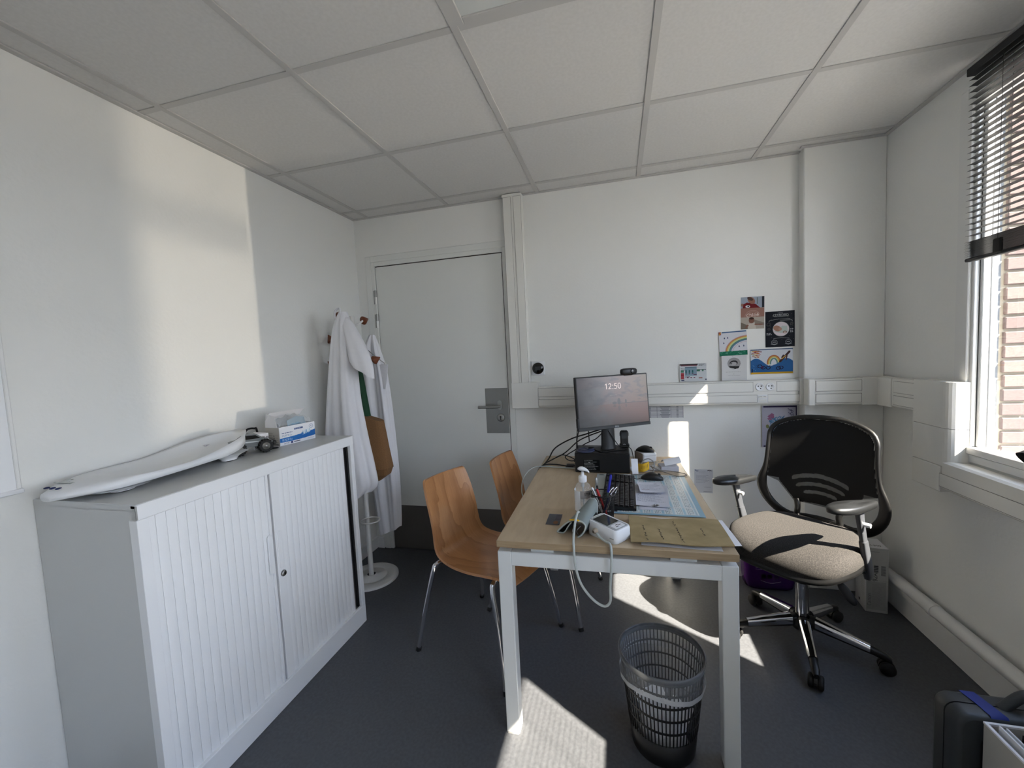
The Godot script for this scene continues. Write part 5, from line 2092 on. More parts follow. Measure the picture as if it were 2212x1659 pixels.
func pens():
	# a mesh cup: square below, round at the rim
	var c = thing("pen_cup", "black wire mesh pen cup full of pens", "pen cup", Vector3(-0.070, DESK, -1.585), 0.1)
	var st = S()
	var n = 40
	var rows = 18
	var pt = func(i, j):
		var v = i / float(rows)
		var a = TAU * j / n
		var r = lerpf(0.036, 0.045, v)
		var q = Vector2(sp(cos(a), lerpf(0.35, 0.9, v)), sp(sin(a), lerpf(0.35, 0.9, v))) * r
		return Vector3(q.x, 0.004 + 0.088 * v, -q.y)
	for j in n:
		var line = []
		for i in rows + 1:
			line.append(pt.call(i, j))
		tube(st, line, 0.0006, 4)
	for i in rows:
		var line = []
		for j in n:
			line.append(pt.call(i, j))
		tube(st, line, 0.0006, 4, true)
	var w = obj("wire_mesh", st, "black", c)
	st = S()
	var line = []
	for j in n:
		line.append(pt.call(rows, j) + Vector3(0, 0.002, 0))
	tube(st, line, 0.0028, 8, true)
	line = []
	for j in n:
		line.append(pt.call(0, j))
	tube(st, line, 0.002, 6, true)
	box(st, Vector3(0, 0.002, 0), Vector3(0.066, 0.003, 0.066))
	obj("rim", st, "black", c)
	var at = c.position
	pen("pen", "blue-capped ballpoint pen leaning right in the mesh cup", at + Vector3(0.0, 0.006, 0.012), at + Vector3(0.033, 0.166, -0.012), "clear_barrel", "blue", 0.42)
	pen("pen", "red felt pen leaning left in the mesh cup", at + Vector3(0.014, 0.006, 0.006), at + Vector3(-0.022, 0.118, 0.022), "red", "red", 0.3)
	pen("pen", "white felt pen with blue print leaning left in the mesh cup", at + Vector3(0.0, 0.006, 0.0), at + Vector3(-0.040, 0.124, 0.024), "plastic_white", "dark_grey", 0.75, true)
	pen("pen", "black pen with silver clip standing at the back of the cup", at + Vector3(-0.012, 0.006, -0.02), at + Vector3(-0.026, 0.150, -0.022), "black", "steel", 0.22)
	pen("pen", "dark blue pen standing low inside the mesh cup", at + Vector3(-0.004, 0.006, 0.02), at + Vector3(0.022, 0.090, 0.028), "navy", "navy", 0.3)
	mat("clear_barrel", Color(0.35, 0.42, 0.38), 0.15)
	# scissors: two loops out of the cup
	var s = thing("scissors", "metal scissors with loop handles standing in the mesh cup", "scissors", at)
	st = S()
	rod(st, Vector3(0.002, 0.006, 0.004), Vector3(0.026, 0.095, 0.012), 0.0028, 8)
	rod(st, Vector3(0.006, 0.006, 0.0), Vector3(0.034, 0.092, 0.004), 0.0028, 8)
	obj("blade", st, "chrome", s)
	for q in [Vector3(0.033, 0.107, 0.012), Vector3(0.047, 0.106, 0.0)]:
		st = S()
		var ring = []
		for k in 20:
			var a = TAU * k / 20
			ring.append(q + Vector3(0.006 * cos(a) + 0.006 * sin(a), 0.014 * sin(a), -0.010 * cos(a)))
		tube(st, ring, 0.0022, 8, true)
		obj("loop", st, "chrome", s)


func pen(called, label, a, b, m, cap, share, cap_low = false):
	mat("navy", Color(0.05, 0.07, 0.20), 0.4)
	if not M.has("clear_barrel"):
		mat("clear_barrel", Color(0.35, 0.42, 0.38), 0.15)
	var o = thing(called, label, "pen", a)
	var d = b - a
	var st = S()
	tube(st, [Vector3.ZERO, d * (1.0 - share)], 0.0043, 12)
	obj("barrel", st, m, o)
	st = S()
	tube(st, [d * (1.0 - share), d * 0.96, d * 0.985, d], [0.0052, 0.005, 0.004, 0.0012], 12)
	obj("cap", st, m if cap_low else cap, o)
	st = S()
	var side = d.cross(Vector3(0, 0, 1)).normalized().cross(d).normalized() * 0.0062
	rod(st, d * (1.0 - share * 0.8) + side, d * 0.95 + side, 0.0012, 6)
	obj("clip", st, cap, o)


func hose(pts, per = 7):
	var st = S()
	tube(st, smoothed(pts, per), 0.0042, 12)
	return st


func pressure_meter():
	mat("cuff_grey", Color(0.50, 0.53, 0.52), 0.9)
	mat("cuff_edge", Color(0.70, 0.72, 0.70), 0.85)
	mat("cuff_inside", Color(0.06, 0.065, 0.055), 0.95)
	# cuff: a folded band standing like a tent, its near end open
	var c = thing("blood_pressure_cuff", "grey folded blood pressure cuff with its open end facing the desk edge", "cuff", Vector3(-0.172, DESK, -1.398), -0.36)
	var outline = [Vector2(-0.060, 0.004), Vector2(-0.052, 0.014), Vector2(-0.030, 0.036), Vector2(-0.010, 0.052), Vector2(0.010, 0.060), Vector2(0.036, 0.061), Vector2(0.048, 0.055), Vector2(0.052, 0.045), Vector2(0.046, 0.026), Vector2(0.034, 0.010), Vector2(0.022, 0.002)]
	var pts = []
	for q in outline:
		pts.append(Vector3(q.x, q.y, 0))
	var fine = smoothed(pts, 4)
	var g = []
	for i in 8:
		var t = i / 7.0
		var row = []
		for q in fine:
			var lean = Vector3(lerpf(q.x, q.x * 0.62 + 0.006, t), q.y * lerpf(1.0, 1.55, t), -0.135 * t)
			row.append(lean)
		g.append(row)
	# rows run away from the viewer; the outer side is on the left of the walk, so flip
	for i in g.size():
		pass
	var st = S()
	shell(st, g, 0.004)
	obj("band", st, "cuff_grey", c)
	st = S()
	var hem = []
	for q in fine:
		hem.append(q + Vector3(0, 0, 0.001))
	tube(st, hem, 0.0028, 8)
	obj("hem", st, "cuff_edge", c)
	st = S()
	var hem2 = []
	for q in g[7]:
		hem2.append(q + Vector3(0, 0, -0.001))
	tube(st, hem2, 0.0028, 8)
	obj("hem", st, "cuff_edge", c)
	# inner fold of the band
	st = S()
	var fold = smoothed([Vector3(-0.058, 0.004, 0), Vector3(-0.040, 0.004, 0), Vector3(-0.028, 0.012, 0), Vector3(-0.014, 0.034, 0), Vector3(-0.002, 0.050, 0)], 4)
	var gf = []
	for i in 4:
		var t = i / 3.0
		var row = []
		for q in fold:
			row.append(Vector3(q.x, q.y, -0.11 * t))
		gf.append(row)
	shell(st, gf, 0.003)
	obj("inner_fold", st, "cuff_inside", c)
	st = S()
	tube(st, fold.map(func(q): return q + Vector3(0, 0, 0.001)), 0.0022, 8)
	obj("fold_hem", st, "cuff_edge", c)
	st = S()
	var lining = []
	for i in 4:
		var row = []
		for q in fine:
			row.append(Vector3(q.x * 0.95, maxf(0.002, q.y - 0.004), -0.004 - 0.11 * i / 3.0))
		lining.append(row)
	shell(st, lining, 0.001)
	obj("lining", st, "cuff_inside", c)
	st = S()
	tube(st, smoothed([Vector3(-0.006, 0.0585, 0.002), Vector3(0.010, 0.0625, 0.002), Vector3(0.030, 0.063, 0.002)], 4), 0.003, 8)
	obj("yellow_tab", st, "yellow", c)
	st = S()
	for x in [0.004, 0.020]:
		tube(st, smoothed([Vector3(x, 0.004, -0.01), Vector3(x - 0.006, 0.02, -0.006), Vector3(x + 0.004, 0.035, -0.02)], 4), 0.0016, 6)
	obj("metal_bar", st, "steel", c)
	# monitor: wedge with rounded shell
	var m = thing("blood_pressure_monitor", "white blood pressure monitor with grey display beside the cuff", "blood pressure monitor", Vector3(-0.046, DESK, -1.418), -0.66)
	var rings = []
	st = S()
	for q in [[0.0, 0.94], [0.004, 1.0], [0.040, 1.0], [0.046, 0.96]]:
		var ring = []
		for v in rrect(0.126 * q[1], 0.085 * q[1], 0.014, 5):
			var slope = 0.010 * (0.5 - v.x / 0.126) * (1.0 if q[0] > 0.02 else 0.0)
			ring.append(Vector3(v.x, q[0] + slope, -v.y))
		rings.append(ring)
	loft(st, rings, true, true)
	obj("case", st, "plastic_white", m)
	st = S()
	var lid = Transform3D(Basis(Vector3.BACK, -0.079) * Basis(Vector3.RIGHT, -PI / 2), Vector3(0, 0.0512, 0))
	extrude(st, rrect(0.112, 0.070, 0.006, 4), 0.0, 0.001, lid)
	mat("case_grey", Color(0.66, 0.67, 0.67), 0.35)
	obj("face", st, "case_grey", m)
	st = S()
	extrude(st, [Vector2(-0.046, -0.031), Vector2(0.018, -0.031), Vector2(0.018, 0.031), Vector2(-0.046, 0.031)], 0.001, 0.0018, lid)
	mat("lcd_green", Color(0.17, 0.19, 0.17), 0.10)
	obj("display", st, "lcd_green", m)
	st = S()
	extrude(st, rrect(0.026, 0.050, 0.004, 4), 0.001, 0.0022, lid * Transform3D(Basis(), Vector3(0.038, 0, 0)))
	var key = obj("button_panel", st, "plastic_white", m)
	st = S()
	for q in [[-0.008, 0.0], [0.0, 0.005], [0.008, -0.004]]:
		box(st, lid * Vector3(0.038 + q[0] * 0.6, q[1] * 2.0, 0.0024), Vector3(0.003, 0.0004, 0.012))
	obj("button_mark", st, "dark_grey", key)
	st = S()
	lathe(st, [[0.010, 0.0], [0.010, 0.004], [0.008, 0.010], [0.005, 0.016]], 18, Transform3D(Basis(Vector3.RIGHT, PI / 2), Vector3(-0.022, 0.026, 0.0415)))
	mat("plug_beige", Color(0.72, 0.66, 0.58), 0.5)
	obj("hose_plug", st, "plug_beige", m)
	st = S()
	box(st, Vector3(0.045, 0.018, 0.0428), Vector3(0.016, 0.004, 0.0008))
	obj("side_mark", st, "grey_line", m)
	# the hose: out of the cuff, over the edge, in a loop and up to the monitor
	var h = thing("air_hose", "light grey rubber hose looping down over the desk edge", "hose", Vector3.ZERO)
	obj("tube", hose([Vector3(-0.150, 0.800, -1.432), Vector3(-0.152, 0.808, -1.405), Vector3(-0.158, 0.785, -1.372), Vector3(-0.162, 0.745, -1.345), Vector3(-0.160, 0.715, -1.324), Vector3(-0.156, 0.66, -1.318), Vector3(-0.140, 0.60, -1.318), Vector3(-0.105, 0.552, -1.318), Vector3(-0.068, 0.530, -1.318), Vector3(-0.047, 0.548, -1.318), Vector3(-0.045, 0.60, -1.318), Vector3(-0.040, 0.66, -1.318), Vector3(-0.038, 0.712, -1.322), Vector3(-0.042, 0.733, -1.338), Vector3(-0.056, 0.735, -1.352), Vector3(-0.075, 0.742, -1.366), Vector3(-0.086, 0.751, -1.377)]), "cuff_edge", h)


# ---------------------------------------------------------------- computer, telephone, cables
func computer():
	var p = thing("desktop_computer", "flat black desktop computer lying under the monitor", "computer", Vector3(-0.095, DESK, -2.262))
	var st = S()
	box(st, Vector3(0, 0.055, 0), Vector3(0.285, 0.104, 0.19), 0.004)
	obj("case", st, "black", p)
	st = S()
	box(st, Vector3(-0.012, 0.1075, 0), Vector3(0.26, 0.002, 0.18), 0.0008)
	mat("top_grey", Color(0.10, 0.10, 0.105), 0.3)
	obj("lid", st, "top_grey", p)
	var im = img(128, 96, "#0a0a0b")
	rng.seed = 3
	for r in 7:
		iwords(im, 0.04, 0.04 + r * 0.135, 0.9, 0.09, 1, Color(0.55, 0.55, 0.55), 60 + r, 0.6)
	iell(im, 0.7, 0.86, 0.06, 0.08, "#5a5a5a")
	irect(im, 0.32, 0.2, 0.1, 0.1, "#8a8a8a")
	printed("label_print", im, 0.4)
	st = S()
	uvquad(st, Vector3(-0.098, 0.014, 0.0957), Vector3(-0.012, 0.014, 0.0957), Vector3(-0.012, 0.072, 0.0957), Vector3(-0.098, 0.072, 0.0957))
	obj("type_label", st, "label_print", p)
	var top = DESK + 0.1085
	# monitor
	var yaw = Basis(Vector3.UP, 0.546)
	var b = yaw * Basis(Vector3.RIGHT, -0.077)
	var o = thing("monitor", "black flat monitor showing a sunset lock screen", "monitor", Vector3(-0.025, 1.097, -2.247))
	o.basis = b
	st = S()
	box(st, Vector3(0, 0, -0.012), Vector3(0.437, 0.286, 0.024), 0.003)
	box(st, Vector3(0, -0.01, -0.032), Vector3(0.30, 0.18, 0.024), 0.008)
	obj("housing", st, "black", o)
	# the lock screen picture
	im = img(320, 200, "#2a2b31")
	var n := FastNoiseLite.new()
	n.seed = 9
	n.frequency = 0.012
	n.fractal_octaves = 5
	for y in 200:
		for x in 320:
			var u = x / 320.0
			var v = y / 200.0
			var sky = Color("#4a474d").lerp(Color("#6b4a3f"), clampf(u * 0.9 + 0.1, 0, 1)).lerp(Color("#5a5238"), clampf((u - 0.55) * 1.6, 0, 1) * (1.0 - v))
			var c = sky
			var f = n.get_noise_2d(x, y * 2.2)
			if v < 0.57:
				c = sky.lerp(Color("#2f2a30"), clampf(f * 1.6, 0, 0.8))
			else:
				c = Color("#5a3b30").lerp(Color("#2b2a2d"), clampf((v - 0.57) * 1.7 + (0.5 - u) * 0.9, 0, 1))
			var land = smoothstep(0.56, 0.18, u + 0.25 * n.get_noise_2d(x * 1.4 + 200, y * 1.4))
			c = c.lerp(Color("#45484c").lerp(Color("#3a3d40"), 0.5 + f), land * (0.75 if v > 0.22 else 0.3))
			im.set_pixel(x, y, c)
	irect(im, 0.55, 0.565, 0.45, 0.008, "#2b211f")
	for q in [[0.575, 0.525, 0.022, 0.07], [0.675, 0.535, 0.012, 0.045], [0.51, 0.555, 0.03, 0.03]]:
		iell(im, q[0], q[1], q[2], q[3], "#2e2a2a")
		iell(im, q[0], q[1] + q[3] * 2.0, q[2] * 0.8, q[3] * 0.8, "#3d2a25")
	irect(im, 0.45, 0.385, 0.1, 0.007, "#8d7d76")
	var m := StandardMaterial3D.new()
	m.resource_name = "screen"
	m.albedo_color = Color(0.03, 0.03, 0.035)
	m.roughness = 0.22
	m.emission_enabled = true
	m.emission = Color.BLACK
	m.emission_texture = ImageTexture.create_from_image(im)
	m.emission_energy_multiplier = 0.55
	M["screen"] = m
	st = S()
	uvquad(st, Vector3(-0.211, -0.1245, 0.0004), Vector3(0.211, -0.1245, 0.0004), Vector3(0.211, 0.136, 0.0004), Vector3(-0.211, 0.136, 0.0004))
	obj("screen", st, "screen", o)
	st = S()
	box(st, Vector3(0, -0.1345, 0.001), Vector3(0.436, 0.016, 0.003), 0.001)
	obj("lower_bezel", st, "dark_grey", o)
	m = mat("screen_white", Color(0.8, 0.75, 0.73), 0.5)
	m.emission_enabled = true
	m.emission = Color(0.85, 0.78, 0.76)
	m.emission_energy_multiplier = 0.45
	text("clock_lettering", "12:50", 0.030, "screen_white", o, Vector3(0.0, 0.083, 0.0009), Basis(), 0.0003)
	mat("logo_grey", Color(0.75, 0.75, 0.76), 0.4)
	text("brand_lettering", "DELL", 0.0085, "logo_grey", o, Vector3(0.008, -0.1345, 0.0028), Basis(), 0.0003)
	st = S()
	box(st, Vector3(-0.2185, -0.10, -0.008), Vector3(0.008, 0.05, 0.02), 0.002)
	obj("side_port", st, "black", o)
	# stand: oval column, foot plate
	st = S()
	var inv = b.inverse()
	var foot = Vector3(-0.062, top, -2.262)
	var rings = []
	for q in [[0.006, 0.044, 0.032], [0.02, 0.040, 0.028], [0.10, 0.038, 0.025], [0.20, 0.036, 0.022]]:
		var r = []
		for k in 20:
			var a = TAU * k / 20
			r.append(inv * (foot + yaw * Vector3(q[1] * cos(a), q[0], -q[2] * sin(a)) - o.position))
		rings.append(r)
	loft(st, rings, true, true)
	obj("stand_column", st, "dark_grey", o)
	st = S()
	box(st, inv * (foot + Vector3(0, 0.003, 0) - o.position), Vector3(0.16, 0.006, 0.12), 0.003, inv * yaw)
	obj("stand_foot", st, "black", o)
	# webcam on the top edge
	var w = thing("webcam", "black webcam clipped to the top edge of the monitor", "webcam", o.position + b * Vector3(0.098, 0.149, 0.002))
	w.basis = yaw
	st = S()
	pill(st, Vector3(0, 0.008, 0.006), Vector3(0.098, 0.036, 0.034), 0.55, 28, 12)
	obj("body", st, "black", w)
	st = S()
	lathe(st, [[0.012, 0.0], [0.012, 0.004], [0.009, 0.005], [0.0, 0.0045]], 20, Transform3D(Basis(Vector3.RIGHT, PI / 2), Vector3(0.014, 0.008, 0.021)))
	obj("lens", st, "black_gloss", w)
	st = S()
	box(st, Vector3(0, -0.010, -0.012), Vector3(0.05, 0.008, 0.035), 0.002)
	obj("clip", st, "black_soft", w)
	# cordless telephone standing on the computer
	var t = thing("cordless_phone", "black cordless phone standing on the computer behind the monitor stand", "telephone", Vector3(0.024, top, -2.325))
	st = S()
	box(st, Vector3(0, 0.008, 0), Vector3(0.054, 0.016, 0.038), 0.004)
	obj("cradle", st, "black", t)
	st = S()
	box(st, Vector3(0, 0.050, 0), Vector3(0.043, 0.082, 0.022), 0.006, Basis(Vector3.RIGHT, -0.12))
	obj("handset", st, "black", t)
	st = S()
	box(st, Vector3(0, 0.062, 0.0105), Vector3(0.03, 0.028, 0.001), 0.0, Basis(Vector3.RIGHT, -0.12))
	obj("display", st, "lcd_dark", t)
	st = S()
	for s in [-1, 1]:
		box(st, Vector3(s * 0.0235, 0.07, -0.002), Vector3(0.004, 0.018, 0.014), 0.001)
	obj("belt_clip", st, "steel", t)
	st = S()
	tube(st, smoothed([Vector3(-0.010, 0.013, 0.0155), Vector3(0, 0.017, 0.0152), Vector3(0.010, 0.013, 0.0155)], 4), 0.0014, 6)
	obj("logo_arc", st, "logo_grey", t)
	# blue sleeve with a lanyard
	var d = thing("badge_case", "round dark blue badge case with a strap on the computer", "badge", Vector3(-0.182, top, -2.212))
	st = S()
	lathe(st, [[0.0, 0.0], [0.046, 0.0], [0.050, 0.003], [0.046, 0.007], [0.0, 0.008]], 32)
	mat("badge_blue", Color(0.15, 0.18, 0.30), 0.3)
	obj("case", st, "badge_blue", d)
	st = S()
	tube(st, smoothed([Vector3(-0.035, 0.009, 0.01), Vector3(-0.01, 0.014, -0.01), Vector3(0.02, 0.011, 0.012), Vector3(0.045, 0.010, -0.014)], 5), 0.003, 8)
	obj("strap", st, "badge_blue", d)
	st = S()
	pill(st, Vector3(0.03, 0.012, -0.02), Vector3(0.034, 0.012, 0.02), 0.7, 16, 8)
	obj("clasp", st, "black", d)
	# small white label printer: turned so that its edge points at the desk front
	var l = thing("label_printer", "small white and taupe label printer at the back of the desk", "printer", Vector3(0.141, DESK, -2.440), 0.0)
	var e1 = Vector3(0.906, 0, -0.423)
	l.basis = Basis(e1, Vector3.UP, e1.cross(Vector3.UP))
	st = S()
	span(st, Vector3(-0.0415, 0.002, -0.053), Vector3(0.0415, 0.057, 0.053), 0.006)
	obj("case", st, "plastic_white", l)
	st = S()
	span(st, Vector3(-0.0425, 0.006, -0.049), Vector3(-0.0412, 0.053, 0.048), 0.0005)
	mat("taupe", Color(0.52, 0.48, 0.44), 0.5)
	obj("side_panel", st, "taupe", l)
	st = S()
	span(st, Vector3(-0.036, 0.040, 0.0526), Vector3(0.036, 0.0412, 0.0536))
	obj("seam", st, "grey_line", l)
	# note and papers
	mat("note_yellow", Color(0.86, 0.68, 0.16), 0.8)
	var s = thing("sticky_note", "yellow sticky note with writing curling up beside the computer", "note", Vector3(0.117, DESK + 0.004, -2.205))
	st = S()
	var g = []
	for i in 5:
		var v = i / 4.0
		var row = []
		for j in 7:
			var u = j / 6.0 - 0.5
			row.append(Vector3(u * 0.056, 0.005 + 0.042 * v + 0.010 * u, 0.012 - 0.006 * v + 0.012 * cos(u * 5.0) - 0.012 * u))
		g.append(row)
	shell(st, g, 0.0006)
	obj("sheet", st, "note_yellow", s)
	st = S()
	for k in 5:
		var u = -0.20 + k * 0.13
		rod(st, Vector3(u * 0.056, 0.020 + 0.01 * u, 0.0105 + 0.012 * cos(u * 5.0) - 0.012 * u), Vector3(u * 0.056 + 0.001, 0.036 + 0.01 * u, 0.008 + 0.012 * cos(u * 5.0) - 0.012 * u), 0.0007, 4)
	obj("handwriting", st, "pen_ink", s)
	var c = thing("paper_slip", "white paper slip curling up against the computer", "paper", Vector3(0.074, DESK + 0.003, -2.175))
	st = S()
	g = []
	for i in 8:
		var v = i / 7.0
		g.append([Vector3(-0.016 - 0.004 * v, 0.004 + 0.058 * v * v + 0.01 * v, 0.035 - 0.05 * sin(v * 1.5)), Vector3(0.014, 0.002 + 0.048 * v * v + 0.02 * v, 0.025 - 0.05 * sin(v * 1.5))])
	shell(st, g, 0.0005)
	obj("sheet", st, "paper", c)
	c = thing("paper_slip", "folded white leaflet lying on the papers by the wall", "paper", Vector3(0.262, DESK + 0.004, -2.285), 0.15)
	st = S()
	g = []
	for i in 6:
		var v = i / 5.0
		var row = []
		for j in 6:
			var u = j / 5.0 - 0.5
			row.append(Vector3(u * 0.085, 0.030 + 0.022 * sin(v * PI) + 0.016 * u, 0.04 - 0.085 * v))
		g.append(row)
	shell(st, g, 0.0005)
	obj("sheet", st, "paper", c)
	c = thing("small_box", "flat pale grey cardboard box under the folded leaflet", "box", Vector3(0.245, DESK, -2.262), 0.12)
	st = S()
	box(st, Vector3(0, 0.013, 0), Vector3(0.088, 0.026, 0.075), 0.001)
	mat("pale_card", Color(0.74, 0.74, 0.77), 0.7)
	obj("body", st, "pale_card", c)
	flat_sheet("paper_sheet", "loose crumpled sheet lying under the cables by the printer", "paper", 0.120, -2.262, 0.16, 0.11, 0.3, DESK, "paper", 0.002, 0.004)
	cables(top)


func cable(label, pts, r, m, group = "", called = "cable"):
	var o = thing(called, label, "cable", Vector3.ZERO, 0.0, group)
	var st = S()
	tube(st, smoothed(pts, 6), r, 8)
	obj("cord", st, m, o)


func cables(top):
	var d = DESK
	mat("cable_grey", Color(0.56, 0.56, 0.55), 0.5)
	# grey leads on the right of the computer
	cable("grey lead looping in a wide ring at the desk's right edge", [Vector3(0.06, d + 0.02, -2.21), Vector3(0.15, d + 0.012, -2.20), Vector3(0.24, d + 0.01, -2.205), Vector3(0.31, d + 0.005, -2.18), Vector3(0.315, d + 0.005, -2.145), Vector3(0.27, d + 0.005, -2.135), Vector3(0.20, d + 0.02, -2.165), Vector3(0.15, d + 0.03, -2.22)], 0.0022, "taupe")
	cable("light grey lead arching up beside the yellow note", [Vector3(0.10, d + 0.01, -2.235), Vector3(0.115, d + 0.05, -2.24), Vector3(0.145, d + 0.062, -2.245), Vector3(0.17, d + 0.045, -2.245), Vector3(0.172, d + 0.02, -2.235), Vector3(0.165, d + 0.006, -2.22)], 0.003, "cable_grey")
	cable("light grey lead running from the mouse to the computer", [Vector3(0.06, d + 0.006, -2.14), Vector3(0.12, d + 0.008, -2.145), Vector3(0.165, d + 0.012, -2.185), Vector3(0.16, d + 0.02, -2.25), Vector3(0.185, d + 0.02, -2.32), Vector3(0.21, d + 0.01, -2.40)], 0.0028, "cable_grey")
	cable("thin black mouse lead curving over the calendar pad", [Vector3(0.098, d + 0.010, -2.072), Vector3(0.075, d + 0.006, -2.065), Vector3(0.06, d + 0.006, -2.09), Vector3(0.052, d + 0.008, -2.13)], 0.0016, "black")
	# black leads from the monitor to the computer's back and over the desk's left edge
	var g = "black cables behind the monitor"
	var name = "thick black cable sweeping from the monitor stand over the desk's left edge"
	cable(name, [Vector3(-0.09, 0.945, -2.27), Vector3(-0.18, 0.905, -2.33), Vector3(-0.28, 0.86, -2.40), Vector3(-0.38, 0.80, -2.42), Vector3(-0.415, 0.745, -2.38), Vector3(-0.44, 0.71, -2.28), Vector3(-0.458, 0.62, -2.19), Vector3(-0.46, 0.50, -2.16)], 0.004, "black", g)
	cable("black cable sweeping lower from the monitor stand over the desk's left edge", [Vector3(-0.10, 0.93, -2.27), Vector3(-0.17, 0.895, -2.32), Vector3(-0.24, 0.85, -2.37), Vector3(-0.32, 0.775, -2.40), Vector3(-0.395, 0.742, -2.36), Vector3(-0.445, 0.715, -2.30), Vector3(-0.462, 0.63, -2.23), Vector3(-0.464, 0.48, -2.20)], 0.0035, "black", g)
	cable("black cable hanging from the monitor's lower corner to the desk", [Vector3(-0.208, 0.965, -2.16), Vector3(-0.225, 0.90, -2.20), Vector3(-0.232, 0.85, -2.26), Vector3(-0.245, 0.78, -2.33), Vector3(-0.262, 0.735, -2.36)], 0.0035, "black", g)
	cable("black cable drooping from the stand to the computer's left side", [Vector3(-0.09, 0.925, -2.27), Vector3(-0.13, 0.88, -2.31), Vector3(-0.19, 0.845, -2.345), Vector3(-0.26, 0.80, -2.36), Vector3(-0.31, 0.768, -2.34), Vector3(-0.28, 0.755, -2.30), Vector3(-0.238, 0.765, -2.27)], 0.003, "black", g)
	cable("black cable arching low from the computer's left side to the edge", [Vector3(-0.238, 0.755, -2.29), Vector3(-0.27, 0.77, -2.31), Vector3(-0.33, 0.775, -2.35), Vector3(-0.385, 0.75, -2.34), Vector3(-0.43, 0.735, -2.28), Vector3(-0.456, 0.70, -2.22), Vector3(-0.46, 0.60, -2.18)], 0.003, "black", g)
	cable("black cable lying flat along the desk to the left edge", [Vector3(-0.238, 0.742, -2.25), Vector3(-0.29, 0.732, -2.27), Vector3(-0.36, 0.731, -2.30), Vector3(-0.42, 0.732, -2.29), Vector3(-0.45, 0.72, -2.25), Vector3(-0.463, 0.66, -2.20), Vector3(-0.466, 0.52, -2.17)], 0.0035, "black", g)
	cable("thin black cable rising straight to the back of the screen", [Vector3(-0.165, 0.965, -2.23), Vector3(-0.168, 0.90, -2.30), Vector3(-0.17, 0.86, -2.345)], 0.003, "black", g)
	cable("thin black cable crossing from screen to telephone", [Vector3(-0.058, 0.942, -2.232), Vector3(-0.04, 0.91, -2.24), Vector3(-0.006, 0.855, -2.26), Vector3(0.03, 0.842, -2.29), Vector3(0.056, 0.835, -2.27), Vector3(0.066, 0.80, -2.25), Vector3(0.068, 0.745, -2.25)], 0.0022, "black", g)
	cable("grey cable running down the wall behind the monitor", [Vector3(-0.245, 1.03, -2.575), Vector3(-0.25, 0.95, -2.57), Vector3(-0.262, 0.85, -2.56), Vector3(-0.268, 0.75, -2.555)], 0.003, "cable_grey")
	cable("white cable running past the computer and over the chair back", [Vector3(-0.238, 0.735, -2.22), Vector3(-0.29, 0.731, -2.235), Vector3(-0.37, 0.731, -2.25), Vector3(-0.44, 0.738, -2.23), Vector3(-0.485, 0.735, -2.19), Vector3(-0.515, 0.70, -2.12), Vector3(-0.51, 0.65, -2.05), Vector3(-0.485, 0.60, -2.02)], 0.0032, "cuff_edge")


